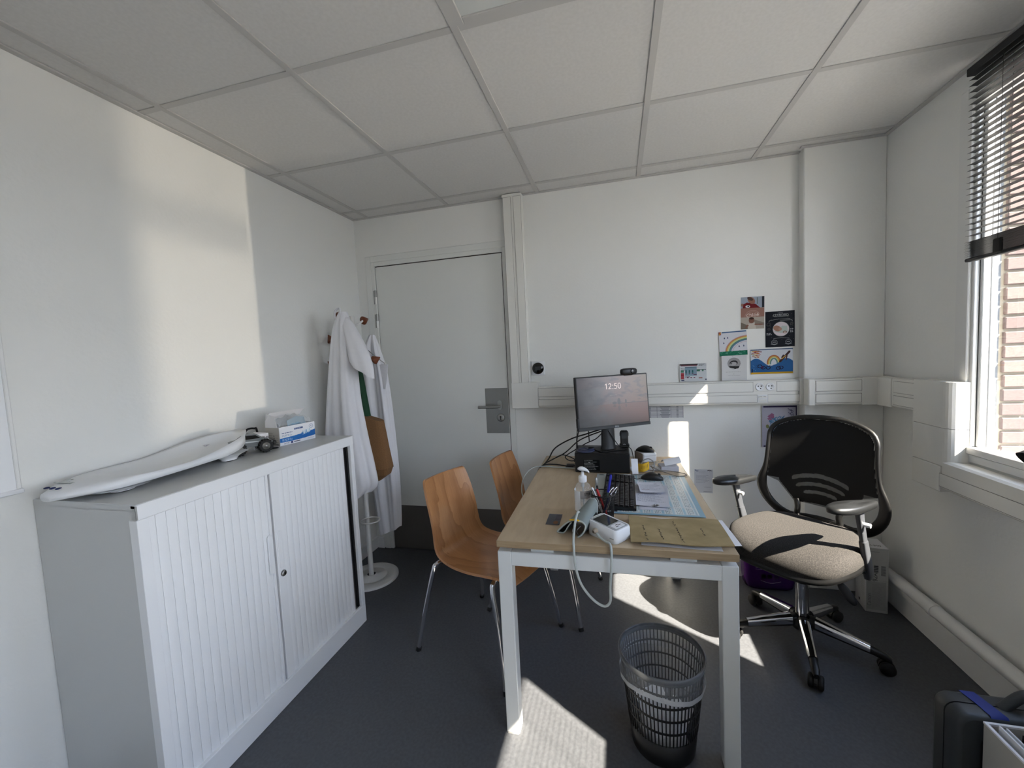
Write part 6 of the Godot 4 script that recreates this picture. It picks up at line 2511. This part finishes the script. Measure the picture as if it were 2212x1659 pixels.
# ---------------------------------------------------------------- the doctor's chair
func office_chair():
	var m = mat("tweed", Color.WHITE, 0.95)
	m.albedo_texture = noise_tex(101, 0.35, Color(0.02, 0.02, 0.02), Color(0.27, 0.255, 0.245), 256, FastNoiseLite.TYPE_SIMPLEX, 2)
	triplanar(m, 2.2, false)
	# open-weave mesh: threads with gaps between them
	var im := Image.create(64, 64, false, Image.FORMAT_RGBA8)
	for y in 64:
		for x in 64:
			var hole = fposmod(x + (8 if (y / 16) % 2 else 0), 16) > 6 and y % 16 > 7
			im.set_pixel(x, y, Color(0.025, 0.025, 0.027, 0.0 if hole else 1.0))
	m = mat("mesh_weave", Color.WHITE, 0.8)
	m.albedo_texture = ImageTexture.create_from_image(im)
	m.transparency = BaseMaterial3D.TRANSPARENCY_ALPHA_SCISSOR
	m.alpha_scissor_threshold = 0.5
	triplanar(m, 90.0, false)
	mat("panel_black", Color(0.022, 0.022, 0.024), 0.8)
	mat("arm_pad", Color(0.10, 0.105, 0.11), 0.35)
	mat("arm_grey", Color(0.24, 0.25, 0.27), 0.4)
	mat("chair_black", Color(0.03, 0.031, 0.034), 0.45)
	var c = thing("office_chair", "black swivel chair with mesh back, grey fabric seat and chrome base", "office chair", Vector3(0.78, 0, -2.04), -0.76)
	# five-star base; the star keeps its own angle
	var own = Basis(Vector3.UP, 0.76)
	var st = S()
	lathe(st, [[0.0, 0.070], [0.040, 0.070], [0.046, 0.080], [0.046, 0.112], [0.038, 0.122], [0.030, 0.124]], 28)
	obj("hub", st, "chair_black", c)
	st = S()
	rod(st, Vector3(0, 0.115, 0), Vector3(0, 0.285, 0), 0.027, 24)
	obj("column_sleeve", st, "chrome", c)
	st = S()
	rod(st, Vector3(0, 0.28, 0), Vector3(0, 0.44, 0), 0.016, 18)
	rod(st, Vector3(0, 0.30, 0), Vector3(0, 0.335, 0), 0.019, 18)
	obj("gas_lift", st, "dark_grey", c)
	for k in 5:
		var a = deg_to_rad(-30.0 - 72.0 * k)  # degrees from +x towards -z
		var d = own * Vector3(cos(a), 0, -sin(a))
		var s = Vector3.UP.cross(d)
		var rings = []
		st = S()
		for q in [[0.030, 0.108, 0.024, 0.026], [0.10, 0.098, 0.021, 0.023], [0.18, 0.086, 0.018, 0.019], [0.245, 0.075, 0.015, 0.015], [0.285, 0.066, 0.014, 0.014], [0.302, 0.058, 0.009, 0.010]]:
			var r = []
			for n in 14:
				var t = TAU * n / 14
				r.append(d * q[0] + Vector3(0, q[1], 0) + s * q[2] * sp(cos(t), 0.7) + Vector3.UP * q[3] * sp(sin(t), 0.7))
			rings.append(r)
		loft(st, rings, true, true)
		var arm = obj("base_arm", st, "chair_black", c)
		st = S()
		rings = []
		for q in [[0.050, 0.1085, 0.0225, 0.024], [0.10, 0.1005, 0.0205, 0.0225], [0.18, 0.0885, 0.0175, 0.0185], [0.235, 0.080, 0.0155, 0.0155]]:
			var r = []
			for n in 13:
				var t = -0.35 + (PI + 0.7) * n / 12
				r.append(d * q[0] + Vector3(0, q[1], 0) + s * (q[2] + 0.0015) * sp(cos(t), 0.7) + Vector3.UP * (q[3] + 0.0015) * sp(sin(t), 0.7))
			rings.append(r)
		loft(st, rings, false)
		obj("chrome_cover", st, "chrome", arm)
		# caster: hood and two wheels
		var at = d * 0.285
		var face = Basis(Vector3.UP, [0.5, 1.9, 0.2, 2.6, 1.2][k])
		st = S()
		rod(st, at + Vector3(0, 0.036, 0), at + Vector3(0, 0.066, 0), 0.006, 10)
		var hood = []
		for n in 11:
			var t = PI * n / 10
			hood.append(Vector2(0.027 * cos(t), 0.027 + 0.029 * sin(t)))
		extrude(st, hood, -0.006, 0.006, Transform3D(face, at), false)
		var caster = obj("caster", st, "chair_black", c)
		for sd in [-1, 1]:
			st = S()
			lathe(st, [[0.0, -0.009], [0.020, -0.010], [0.0265, -0.006], [0.027, 0.0], [0.0265, 0.006], [0.020, 0.010], [0.0, 0.009]], 22, Transform3D(face * Basis(Vector3.RIGHT, PI / 2), at + Vector3(0, 0.027, 0) + face * Vector3(0, 0, sd * 0.0165)))
			obj("wheel", st, "black_soft", caster)
	# mechanism and lever under the seat
	st = S()
	box(st, Vector3(-0.01, 0.428, 0.0), Vector3(0.16, 0.035, 0.24), 0.008)
	obj("mechanism", st, "chair_black", c)
	st = S()
	var neck = []
	for n in 15:
		neck.append(Vector3(0.115, 0.425, 0.02).lerp(Vector3(0.150, 0.365, 0.03), n / 14.0))
	var rr = []
	for n in 15:
		rr.append(0.0065 if n % 2 else 0.0085)
	tube(st, neck, rr, 12)
	var lever = obj("lever", st, "black_soft", c)
	st = S()
	pill(st, Vector3(0.178, 0.326, 0.035), Vector3(0.036, 0.094, 0.016), 0.85, 18, 12, Basis(Vector3.BACK, 0.66) * Basis(Vector3.UP, 0.3))
	obj("paddle", st, "arm_pad", lever)
	# seat: shell below, tweed cushion above
	var ox = -0.022
	var cushion = func(grow, y_off, top_scale):
		var rings = []
		for q in [[-0.040, 0.86], [-0.036, 0.95], [-0.022, 1.0], [0.0, 1.0], [0.018, 0.975], [0.030, 0.90], [0.037, 0.76], [0.040, 0.5], [0.041, 0.2], [0.041, 0.0]]:
			var r = []
			for n in 44:
				var t = TAU * n / 44
				var ct = cos(t)
				var zt = -sin(t)
				var x = 0.245 * sp(ct, 0.62)
				var z = 0.245 * sp(zt, 0.60)
				x *= 1.0 - 0.14 * clampf(-z / 0.25, 0, 1)
				x *= q[1]
				z *= q[1]
				var drop = -0.040 * pow(clampf((z - 0.10) / 0.16, 0, 1), 2.0) + 0.012 * pow(absf(x) / 0.245, 2.0) * (1.0 if q[0] > 0 else 0.0)
				r.append(Vector3(ox + x * grow, y_off + q[0] * top_scale + drop, 0.0 + z * grow))
			rings.append(r)
		return rings
	st = S()
	loft(st, cushion.call(1.0, 0.478, 1.0), true, true)
	obj("seat", st, "tweed", c)
	st = S()
	loft(st, cushion.call(1.012, 0.446, 0.55).slice(0, 5), true, true)
	obj("seat_shell", st, "chair_black", c)
	# back: local frame tilted a little
	var tilt = Transform3D(Basis(Vector3.RIGHT, -0.07), Vector3(ox, 0.5, -0.222))
	var half = [[0.0, 0.492], [0.075, 0.488], [0.138, 0.472], [0.188, 0.445], [0.207, 0.41], [0.2095, 0.37], [0.213, 0.30], [0.221, 0.22], [0.229, 0.165], [0.229, 0.12], [0.215, 0.075], [0.180, 0.03], [0.13, 0.005], [0.065, 0.012], [0.0, 0.016]]
	var outline = []
	for q in half:
		outline.append(Vector3(q[0], q[1], 0))
	for i in range(half.size() - 2, 0, -1):
		outline.append(Vector3(-half[i][0], half[i][1], 0))
	outline.append(outline[0])
	var loop = smoothed(outline, 3)
	loop.pop_back()
	var bow = func(p): return tilt * Vector3(p.x, p.y, 0.022 * pow(absf(p.x) / 0.21, 2.0) - 0.03 * pow((p.y - 0.3) / 0.25, 2.0) + 0.01)
	var rings = []
	var count = loop.size()
	for i in count + 1:  # a flattened frame bar
		var p = loop[i % count]
		var nx = loop[(i + 1) % count]
		var pv = loop[(i - 1 + count) % count]
		var t = (nx - pv).normalized()
		var o = Vector3(t.y, -t.x, 0)
		var wide = 0.011 + 0.012 * (1.0 - smoothstep(0.12, 0.26, p.y))
		var deep = 0.012
		var r = []
		for n in 10:
			var a = TAU * n / 10
			var f = p - o * wide * (1.0 - cos(a)) * -1.0 * 0.5 * 0.0 - o * wide * 0.9 + o * wide * cos(a)
			r.append(bow.call(f) + tilt.basis * Vector3(0, 0, deep * sin(a)))
		rings.append(r)
	st = S()
	loft(st, rings, true, false)
	obj("back_frame", st, "chair_black", c)
	# panel: a bowed sheet cut by three curved slots, in rows
	st = S()
	var cells_x = 56
	var cells_y = 64
	var solid = func(x, y):
		var w = 0.0
		for i in half.size() - 1:
			if y <= half[i][1] and y > half[i + 1][1]:
				w = lerpf(half[i][0], half[i + 1][0], (half[i][1] - y) / (half[i][1] - half[i + 1][1]))
		if y < 0.175:
			w = lerpf(0.100, 0.175, clampf((y - 0.06) / 0.105, 0, 1))
		if y < 0.068 - 0.0 * x + 0.010 * (1.0 - pow(x / 0.1, 2.0)):
			return false
		if absf(x) > w - 0.002:
			return false
		for s in [[0.218, 0.118, 0.0105], [0.176, 0.100, 0.0095], [0.136, 0.068, 0.0085]]:
			var yc = s[0] - 0.032 * pow(x / 0.12, 2.0)
			if absf(x) < s[1] and absf(y - yc) < s[2] * sqrt(maxf(0.0, 1.0 - pow(maxf(0.0, absf(x) - s[1] + 0.012) / 0.012, 2.0))):
				return false
		return true
	st.set_smooth_group(0)
	for i in cells_x * 2:
		for j in cells_y * 2:
			var x0 = -0.225 + 0.45 * i / (cells_x * 2)
			var x1 = -0.225 + 0.45 * (i + 1) / (cells_x * 2)
			var y0 = 0.05 + 0.45 * j / (cells_y * 2)
			var y1 = 0.05 + 0.45 * (j + 1) / (cells_y * 2)
			if solid.call((x0 + x1) / 2, (y0 + y1) / 2):
				quad(st, bow.call(Vector3(x0, y0, 0)), bow.call(Vector3(x1, y0, 0)), bow.call(Vector3(x1, y1, 0)), bow.call(Vector3(x0, y1, 0)))
	obj("back_panel", st, "panel_black", c)
	st = S()
	var g = []
	for j in 24:
		var y = 0.072 + 0.405 * j / 23
		var w = 0.0
		for i in half.size() - 1:
			if y <= half[i][1] and y > half[i + 1][1]:
				w = lerpf(half[i][0], half[i + 1][0], (half[i][1] - y) / (half[i][1] - half[i + 1][1]))
		if y < 0.175:
			w = lerpf(0.105, 0.18, clampf((y - 0.06) / 0.105, 0, 1))
		w -= 0.003
		var row = []
		for i in 15:
			var x = w * (i - 7) / 7.0
			row.append(bow.call(Vector3(x, y, 0)) + tilt.basis * Vector3(0, 0, 0.007))
		g.append(row)
	st.set_smooth_group(0)
	for j in 23:
		for i in 14:
			quad(st, g[j][i], g[j][i + 1], g[j + 1][i + 1], g[j + 1][i])
	obj("back_mesh", st, "mesh_weave", c)
	for s in [-1, 1]:
		st = S()
		tube(st, smoothed([tilt * Vector3(s * 0.095, 0.085, 0.005), tilt * Vector3(s * 0.085, 0.05, 0.015), tilt * Vector3(s * 0.09, 0.012, 0.012)], 4), 0.013, 10)
		tube(st, smoothed([tilt * Vector3(s * 0.09, 0.01, 0.012), Vector3(ox + s * 0.07, 0.455, -0.17), Vector3(ox + s * 0.05, 0.435, -0.10)], 5), 0.016, 10)
		obj("back_bracket", st, "chair_black", c)
	# arms
	for s in [-1, 1]:
		st = S()
		rings = []
		var xa = ox + s * 0.245
		for q in [[0.385, -0.045, 0.020, 0.011], [0.40, -0.045, 0.026, 0.013], [0.47, -0.02, 0.025, 0.0125], [0.56, 0.015, 0.022, 0.0115]]:
			var r = []
			for n in 16:
				var t = TAU * n / 16
				r.append(Vector3(xa + q[3] * sp(cos(t), 0.5), q[0], q[1] - q[2] * sp(sin(t), 0.5)))
			rings.append(r)
		loft(st, rings, true, true)
		var sleeve = obj("arm_sleeve", st, "arm_grey", c)
		st = S()
		rings = []
		for q in [[0.55, 0.011, 0.0195, 0.0095], [0.63, 0.04, 0.0205, 0.0095], [0.700, 0.062, 0.024, 0.011]]:
			var r = []
			for n in 16:
				var t = TAU * n / 16
				r.append(Vector3(xa + q[3] * sp(cos(t), 0.5), q[0], q[1] - q[2] * sp(sin(t), 0.5)))
			rings.append(r)
		loft(st, rings, true, true)
		var post = obj("arm_post", st, "arm_grey", c)
		st = S()
		rod(st, Vector3(xa, 0.640, 0.045), Vector3(xa + 0.032, 0.640, 0.045), 0.0085, 16)
		obj("arm_button", st, "plastic_white", post)
		st = S()
		box(st, Vector3(ox + s * 0.165, 0.423, -0.03), Vector3(0.17, 0.016, 0.06), 0.004)
		obj("arm_bracket", st, "chair_black", c)
		st = S()
		rings = []
		var turn = Basis(Vector3.UP, -0.24)
		for q in [[-0.018, 0.80], [-0.014, 0.94], [-0.004, 1.0], [0.006, 0.97], [0.011, 0.85], [0.013, 0.55], [0.0135, 0.0]]:
			var r = []
			for n in 32:
				var t = TAU * n / 32
				var zz = 0.130 * sp(-sin(t), 0.8)
				var w = lerpf(0.026, 0.046, smoothstep(-0.12, 0.07, zz))
				r.append(Vector3(xa - s * 0.012, 0.716, 0.078) + turn * Vector3(w * sp(cos(t), 0.8) * q[1], q[0] + 0.006 * zz / 0.13, zz * (0.93 + 0.07 * q[1]) * (q[1] if q[1] < 0.9 else 1.0)))
			rings.append(r)
		loft(st, rings, true, true)
		obj("arm_rest", st, "arm_pad", c)


# ---------------------------------------------------------------- things on the floor
func floor_things():
	basket()
	# purple pack of nappies against the wall
	var p = thing("nappy_pack", "purple plastic pack of nappies on the floor behind the chair", "pack", Vector3(0.785, 0, -2.505), 0.0)
	var st = S()
	var rings = []
	for q in [[0.0, 0.80, 0.80], [0.012, 0.94, 0.96], [0.06, 1.0, 1.0], [0.16, 1.0, 1.0], [0.23, 0.98, 0.93], [0.265, 0.95, 0.72], [0.285, 0.92, 0.30], [0.292, 0.92, 0.05]]:
		var r = []
		for v in rrect(0.255 * q[1], 0.11 * q[2] + 0.002, minf(0.03, 0.05 * q[2]), 5):
			r.append(Vector3(v.x, q[0], -v.y))
		rings.append(r)
	loft(st, rings, true, true)
	mat("purple", Color(0.24, 0.05, 0.34), 0.22)
	obj("pack", st, "purple", p)
	mat("print_pale", Color(0.62, 0.55, 0.68), 0.4)
	st = S()
	for k in 6:
		rod(st, Vector3(-0.075, 0.118 + k * 0.0085, 0.0562), Vector3(0.055 - 0.012 * (k % 2), 0.118 + k * 0.0085, 0.0562), 0.0007, 4)
	tube(st, smoothed([Vector3(-0.05, 0.055, 0.0562), Vector3(0.0, 0.042, 0.0562), Vector3(0.05, 0.055, 0.0562)], 5), 0.0012, 4)
	obj("printed_lines", st, "print_pale", p)
	mat("print_white", Color(0.72, 0.70, 0.74), 0.4)
	for k in 3:
		st = S()
		extrude(st, circle(0.0125, 22), 0.0545, 0.0560, Transform3D(Basis(), Vector3(-0.036 + k * 0.032, 0.080, 0)))
		var spot = obj("printed_spot", st, "print_white", p)
		text("lettering", ["5P", "M", "26"][k], 0.009, "purple", spot, Vector3(-0.036 + k * 0.032, 0.080, 0.0564), Basis(), 0.0003)
	st = S()
	box(st, Vector3(-0.117, 0.205, 0.047), Vector3(0.018, 0.026, 0.004), 0.001, Basis(Vector3.UP, -0.6))
	obj("size_patch", st, "print_white", p)
	# printer cartridge carton
	var c = thing("cartridge_carton", "tall white printer cartridge carton standing in the corner", "carton", Vector3(1.222, 0, -2.388), 0.0)
	c.rotation.y = -0.115
	st = S()
	box(st, Vector3(0, 0.166, 0), Vector3(0.090, 0.332, 0.118), 0.001)
	obj("body", st, "paper", c)
	var im = img(90, 332, "#b3b3b0")
	irect(im, 0.06, 0.52, 0.84, 0.44, "#a1a19e")
	iwords(im, 0.3, 0.56, 0.5, 0.36, 22, Color("#8f8f8c"), 3, 0.4)
	for k in 14:
		irect(im, 0.36, 0.265 + k * 0.008, 0.2, 0.005 if k % 3 else 0.003, "#2f2f30")
	for k in 18:
		irect(im, 0.68, 0.27 + k * 0.0085, 0.2, 0.004 if k % 2 else 0.006, "#555555")
	irect(im, 0.1, 0.05, 0.5, 0.012, "#9a9a97")
	irect(im, 0.0, 0.5, 1.0, 0.004, "#9a9a97")
	printed("cartridge_print", im, 0.6)
	st = S()
	uvquad(st, Vector3(-0.0445, 0.001, 0.0596), Vector3(0.0445, 0.001, 0.0596), Vector3(0.0445, 0.331, 0.0596), Vector3(-0.0445, 0.331, 0.0596))
	obj("front_print", st, "cartridge_print", c)
	im = img(118, 332, "#b6b6b3")
	for k in 4:
		irect(im, 0.16, 0.38 + k * 0.035, 0.1, 0.016, "#4a4a4a")
	irect(im, 0.35, 0.9, 0.14, 0.035, "#3a3a3a")
	iwords(im, 0.6, 0.3, 0.3, 0.5, 18, Color("#a2a29f"), 5, 0.4)
	printed("cartridge_side_print", im, 0.6)
	st = S()
	uvquad(st, Vector3(-0.0456, 0.001, -0.0585), Vector3(-0.0456, 0.001, 0.0585), Vector3(-0.0456, 0.331, 0.0585), Vector3(-0.0456, 0.331, -0.0585))
	obj("side_print", st, "cartridge_side_print", c)
	text("lettering", "92A", 0.018, "ink", c, Vector3(-0.008, 0.182, 0.060), Basis(Vector3.BACK, PI / 2), 0.0003)
	mat("print_grey", Color(0.42, 0.42, 0.42), 0.6)
	text("lettering", "Canon", 0.016, "print_grey", c, Vector3(-0.030, 0.065, 0.060), Basis(Vector3.BACK, PI / 2), 0.0003)
	text("lettering", "H-950", 0.014, "ink", c, Vector3(0.0, 0.3325, 0.03), Basis(Vector3.RIGHT, -PI / 2), 0.0003)
	# grey carrying case
	var k = thing("carrying_case", "grey plastic carrying case with blue tape on its edge", "case", Vector3(1.06, 0, -1.337))
	mat("case_shell", Color(0.19, 0.205, 0.215), 0.5)
	mat("case_dark", Color(0.07, 0.075, 0.08), 0.6)
	for s in [-1, 1]:
		st = S()
		rings = []
		for q in [[0.002, 1.0], [0.034, 1.0], [0.044, 0.965], [0.047, 0.9]]:
			var r = []
			for v in rrect(0.40 * (1.0 - (1.0 - q[1]) * 0.6), 0.345 * (1.0 - (1.0 - q[1]) * 0.6), 0.03, 5):
				r.append(Vector3(v.x, 0.1735 + v.y, s * q[0]) if s > 0 else Vector3(-v.x, 0.1735 + v.y, s * q[0]))
			rings.append(r)
		loft(st, rings, true, true)
		var half = obj("shell_half", st, "case_shell", k)
		st = S()
		extrude(st, rrect(0.30, 0.25, 0.02, 4), -0.001, 0.0025, Transform3D(Basis() if s > 0 else Basis(Vector3.UP, PI), Vector3(0, 0.165, s * 0.0465)))
		obj("inset_panel", st, "case_dark", half)
	st = S()
	var h = smoothed([Vector3(-0.075, 0.340, 0), Vector3(-0.055, 0.362, 0), Vector3(-0.03, 0.385, 0), Vector3(0.0, 0.39, 0), Vector3(0.09, 0.39, 0), Vector3(0.12, 0.365, 0), Vector3(0.135, 0.34, 0)], 5)
	tube(st, h, 0.013, 12)
	obj("handle", st, "case_shell", k)
	st = S()
	var tape = [[Vector3(-0.125, 0.3478, 0.048), Vector3(-0.085, 0.3478, 0.048)], [Vector3(-0.13, 0.3482, 0.0), Vector3(-0.095, 0.3482, 0.0)], [Vector3(-0.14, 0.3478, -0.044), Vector3(-0.105, 0.3478, -0.044)]]
	tape[0][0] += Vector3(0, -0.022, 0.001)
	tape[0][1] += Vector3(0, -0.022, 0.001)
	tape.insert(1, [Vector3(-0.126, 0.3485, 0.040), Vector3(-0.088, 0.3485, 0.040)])
	shell(st, tape, 0.001)
	mat("tape_blue", Color(0.03, 0.14, 0.48), 0.6)
	obj("tape_strip", st, "tape_blue", k)
	# box file with folders
	var f = thing("file_box", "pale cardboard file box full of papers beside the carrying case", "file box", Vector3(1.055, 0, -1.13))
	st = S()
	mat("box_card", Color(0.70, 0.69, 0.66), 0.8)
	span(st, Vector3(-0.15, 0, -0.145), Vector3(-0.146, 0.345, 0.145))
	span(st, Vector3(0.146, 0, -0.145), Vector3(0.15, 0.345, 0.145))
	span(st, Vector3(-0.146, 0, -0.145), Vector3(0.146, 0.345, -0.141))
	span(st, Vector3(-0.146, 0, 0.141), Vector3(0.146, 0.345, 0.145))
	span(st, Vector3(-0.146, 0, -0.141), Vector3(0.146, 0.004, 0.141))
	obj("carton", st, "box_card", f)
	st = S()
	for q in [[-0.151, 0.151, -0.146, -0.139], [-0.151, 0.151, 0.139, 0.146]]:
		span(st, Vector3(q[0], 0.343, q[2]), Vector3(q[1], 0.348, q[3]))
	span(st, Vector3(-0.151, 0.343, -0.139), Vector3(-0.144, 0.348, 0.139))
	span(st, Vector3(0.144, 0.343, -0.139), Vector3(0.151, 0.348, 0.139))
	obj("rim", st, "paper", f)
	var x = 0
	for q in [[-0.132, 0.352, 0.02, "paper", "white folder leaning at the near side of the file box"], [-0.118, 0.348, 0.03, "paper", "white folder standing second in the file box"], [-0.085, 0.335, 0.05, "black_soft", "black folder standing in the file box"], [-0.035, 0.385, -0.10, "paper", "tall white sheet standing out of the file box"], [0.03, 0.42, -0.25, "paper", "slanting white sheet at the window side of the file box"]]:
		var o = thing("folder", q[4], "folder", f.position + Vector3(q[0], 0.006, 0))
		st = S()
		box(st, Vector3(-q[2] * q[1] * 0.1, q[1] / 2, 0), Vector3(0.004, q[1], 0.25), 0.0, Basis(Vector3.BACK, -q[2] * 0.4) * Basis(Vector3.RIGHT, 0.06 * x))
		obj("sheet", st, q[3], o)
		x = (x + 1) % 3 - 1
	# unseen low cupboard, added to shade the floor; the lamp stands on it
	var b = thing("added_low_cupboard", "added low white cupboard under the second window, shading the floor", "cupboard", Vector3(1.005, 0, -0.62))
	st = S()
	span(st, Vector3(-0.25, 0.0, -0.25), Vector3(0.25, 0.975, 0.25), 0.002)
	obj("body", st, "cabinet_white", b)
	st = S()
	span(st, Vector3(-0.258, 0.975, -0.26), Vector3(0.255, 1.0, 0.26), 0.002)
	obj("top_panel", st, "cabinet_grey", b)
	for n in 1:
		st = S()
		span(st, Vector3(-0.268, 0.06, -0.245), Vector3(-0.25, 0.965, 0.245), 0.002)
		var door_ = obj("cupboard_door", st, "cabinet_white", b)
		st = S()
		rod(st, Vector3(-0.29, 0.80, 0.21), Vector3(-0.29, 0.90, 0.21), 0.005, 10)
		obj("door_handle", st, "steel", door_)
	var l = thing("desk_lamp", "black lamp head reaching in front of the window", "lamp", Vector3(1.02, 1.0, -0.72))
	st = S()
	lathe(st, [[0.0, 0.0], [0.085, 0.0], [0.085, 0.012], [0.03, 0.02], [0.0, 0.022]], 30)
	obj("base", st, "black", l)
	st = S()
	rod(st, Vector3(0, 0.02, 0), Vector3(0.03, 0.30, -0.05), 0.008, 12)
	rod(st, Vector3(0.03, 0.30, -0.05), Vector3(0.02, 0.12, -0.50), 0.008, 12)
	obj("arm", st, "black", l)
	st = S()
	var aim = Basis(Vector3.BACK, -0.75)
	lathe(st, [[0.052, 0.0], [0.050, 0.004], [0.034, 0.055], [0.026, 0.085], [0.012, 0.105], [0.0, 0.108]], 30, Transform3D(aim, Vector3(-0.012, 0.030, -0.56)))
	obj("shade", st, "black", l)


	# made-up, unseen roof light beside the added glint light: kerb and tilted pane
	var rl = thing("added_roof_light", "made-up roof light on a white kerb, added to go with the glint light", "roof light", Vector3(13.5, -0.4, -2.9))
	st = S()
	span(st, Vector3(-0.35, 0.0, -0.35), Vector3(0.35, 0.36, 0.35), 0.01)
	obj("kerb", st, "white_gloss", rl)
	st = S()
	box(st, Vector3(0.02, 0.46, 0.0), Vector3(0.6, 0.03, 0.6), 0.004, Basis(Vector3.BACK, 0.40))
	obj("glass", st, "chrome", rl)


func basket():
	var b = thing("waste_basket", "black slotted plastic waste basket with a clear liner under the desk", "waste basket", Vector3(0.115, 0, -1.415))
	var n = 64
	var rad = func(y): return lerpf(0.104, 0.139, y / 0.33)
	var st = S()
	lathe(st, [[0.0, 0.004], [0.100, 0.004], [0.104, 0.0], [0.1055, 0.004], [0.113, 0.085], [0.1115, 0.0855], [0.102, 0.008], [0.0, 0.008]], 48)
	obj("base", st, "black", b)
	st = S()
	for k in n:
		var a = TAU * k / n
		var u = Vector3(cos(a), 0, -sin(a))
		var s = Vector3(-sin(a), 0, -cos(a))
		var p = []
		for y in [0.083, 0.312]:
			var r = rad.call(y)
			for q in [[0.0012, -1], [0.0012, 1], [-0.0012, 1], [-0.0012, -1]]:
				p.append(u * (r + q[0]) + s * q[1] * 0.0019 + Vector3(0, y, 0))
		quad(st, p[0], p[1], p[5], p[4])
		quad(st, p[1], p[2], p[6], p[5])
		quad(st, p[2], p[3], p[7], p[6])
		quad(st, p[3], p[0], p[4], p[7])
	obj("rib", st, "black", b).set_meta("kind", "stuff")
	for y in [0.132, 0.180, 0.228, 0.274]:
		st = S()
		var r = rad.call(y)
		lathe(st, [[r - 0.0015, y - 0.003], [r + 0.0015, y - 0.003], [r + 0.0015, y + 0.003], [r - 0.0015, y + 0.003], [r - 0.0015, y - 0.003]], 48, Transform3D(), false)
		obj("hoop", st, "black", b)
	st = S()
	lathe(st, [[0.1365, 0.310], [0.1385, 0.310], [0.1425, 0.326], [0.1425, 0.332], [0.139, 0.335], [0.1355, 0.331], [0.1365, 0.310]], 56)
	mat("rim_grey", Color(0.20, 0.205, 0.21), 0.3)
	obj("rim", st, "rim_grey", b)
	# the liner hangs inside and folds over the rim
	rng.seed = 66
	var g = []
	for q in [[0.020, 0.094, 0.5], [0.10, 0.105, 1.0], [0.18, 0.115, 1.0], [0.26, 0.126, 1.0], [0.325, 0.1335, 0.4], [0.3365, 0.139, 0.1], [0.332, 0.1442, 0.1], [0.31, 0.1425, 0.3], [0.285, 0.1405, 0.5], [0.262, 0.139, 0.5]]:
		var r = []
		for k in 72:
			var a = TAU * k / 72
			var w = q[1] + q[2] * (0.0022 * sin(a * 17.0 + q[0] * 20.0) + 0.0016 * sin(a * 29.0))
			r.append(Vector3(w * cos(a), q[0], -w * sin(a)))
		g.append(r)
	st = S()
	loft(st, g, true, false)
	var m = mat("liner_film", Color(0.86, 0.88, 0.90, 0.13), 0.3)
	m.transparency = BaseMaterial3D.TRANSPARENCY_ALPHA
	var liner = obj("liner", st, "liner_film", b)
	st = S()
	var hem = []
	for y in [0.250, 0.268]:
		var r = []
		for k in 72:
			var a = TAU * k / 72
			var w = 0.1395 + (y - 0.25) * 0.05 + 0.001 * sin(a * 17.0)
			r.append(Vector3(w * cos(a), y + 0.008 * sin(a * 3.0 + 1.0), -w * sin(a)))
		hem.append(r)
	loft(st, hem, true, false)
	m = mat("liner_hem", Color(0.86, 0.87, 0.88, 0.5), 0.4)
	m.transparency = BaseMaterial3D.TRANSPARENCY_ALPHA
	obj("liner_hem", st, "liner_hem", liner)
	for q in [["folded white paper thrown in the waste basket", Vector3(-0.025, 0.125, 0.0), 0.4, 0.35, 0.10], ["torn paper scrap thrown in the waste basket", Vector3(0.05, 0.12, 0.02), -0.5, -0.3, 0.07]]:
		var o = thing("waste_paper", q[0], "paper", b.position + q[1])
		o.rotation = Vector3(0.3, q[2], q[3])
		st = S()
		var gg = []
		for i in 5:
			var row = []
			for j in 5:
				row.append(Vector3((j / 4.0 - 0.5) * q[4], 0.012 * absf(i - 2) + 0.006 * sin(j * 2.0), (0.5 - i / 4.0) * q[4]))
			gg.append(row)
		shell(st, gg, 0.0008)
		obj("sheet", st, "paper", o)
	var o = thing("waste_paper", "crumpled paper heap at the bottom of the waste basket", "paper", b.position + Vector3(0, 0.008, 0))
	st = S()
	var rr = []
	for i in 9:
		var v = i / 8.0
		var r = []
		for k in 18:
			var a = TAU * k / 18
			var w = 0.088 * sqrt(maxf(0.0, 1.0 - v * v)) * rng.randf_range(0.85, 1.0)
			r.append(Vector3(w * cos(a), 0.004 + 0.10 * v + rng.randf_range(-0.004, 0.004) * (1.0 if i > 0 else 0.0), -w * sin(a)))
		rr.append(r)
	loft(st, rr, true, true, false)
	obj("crumpled_sheet", st, "paper", o)
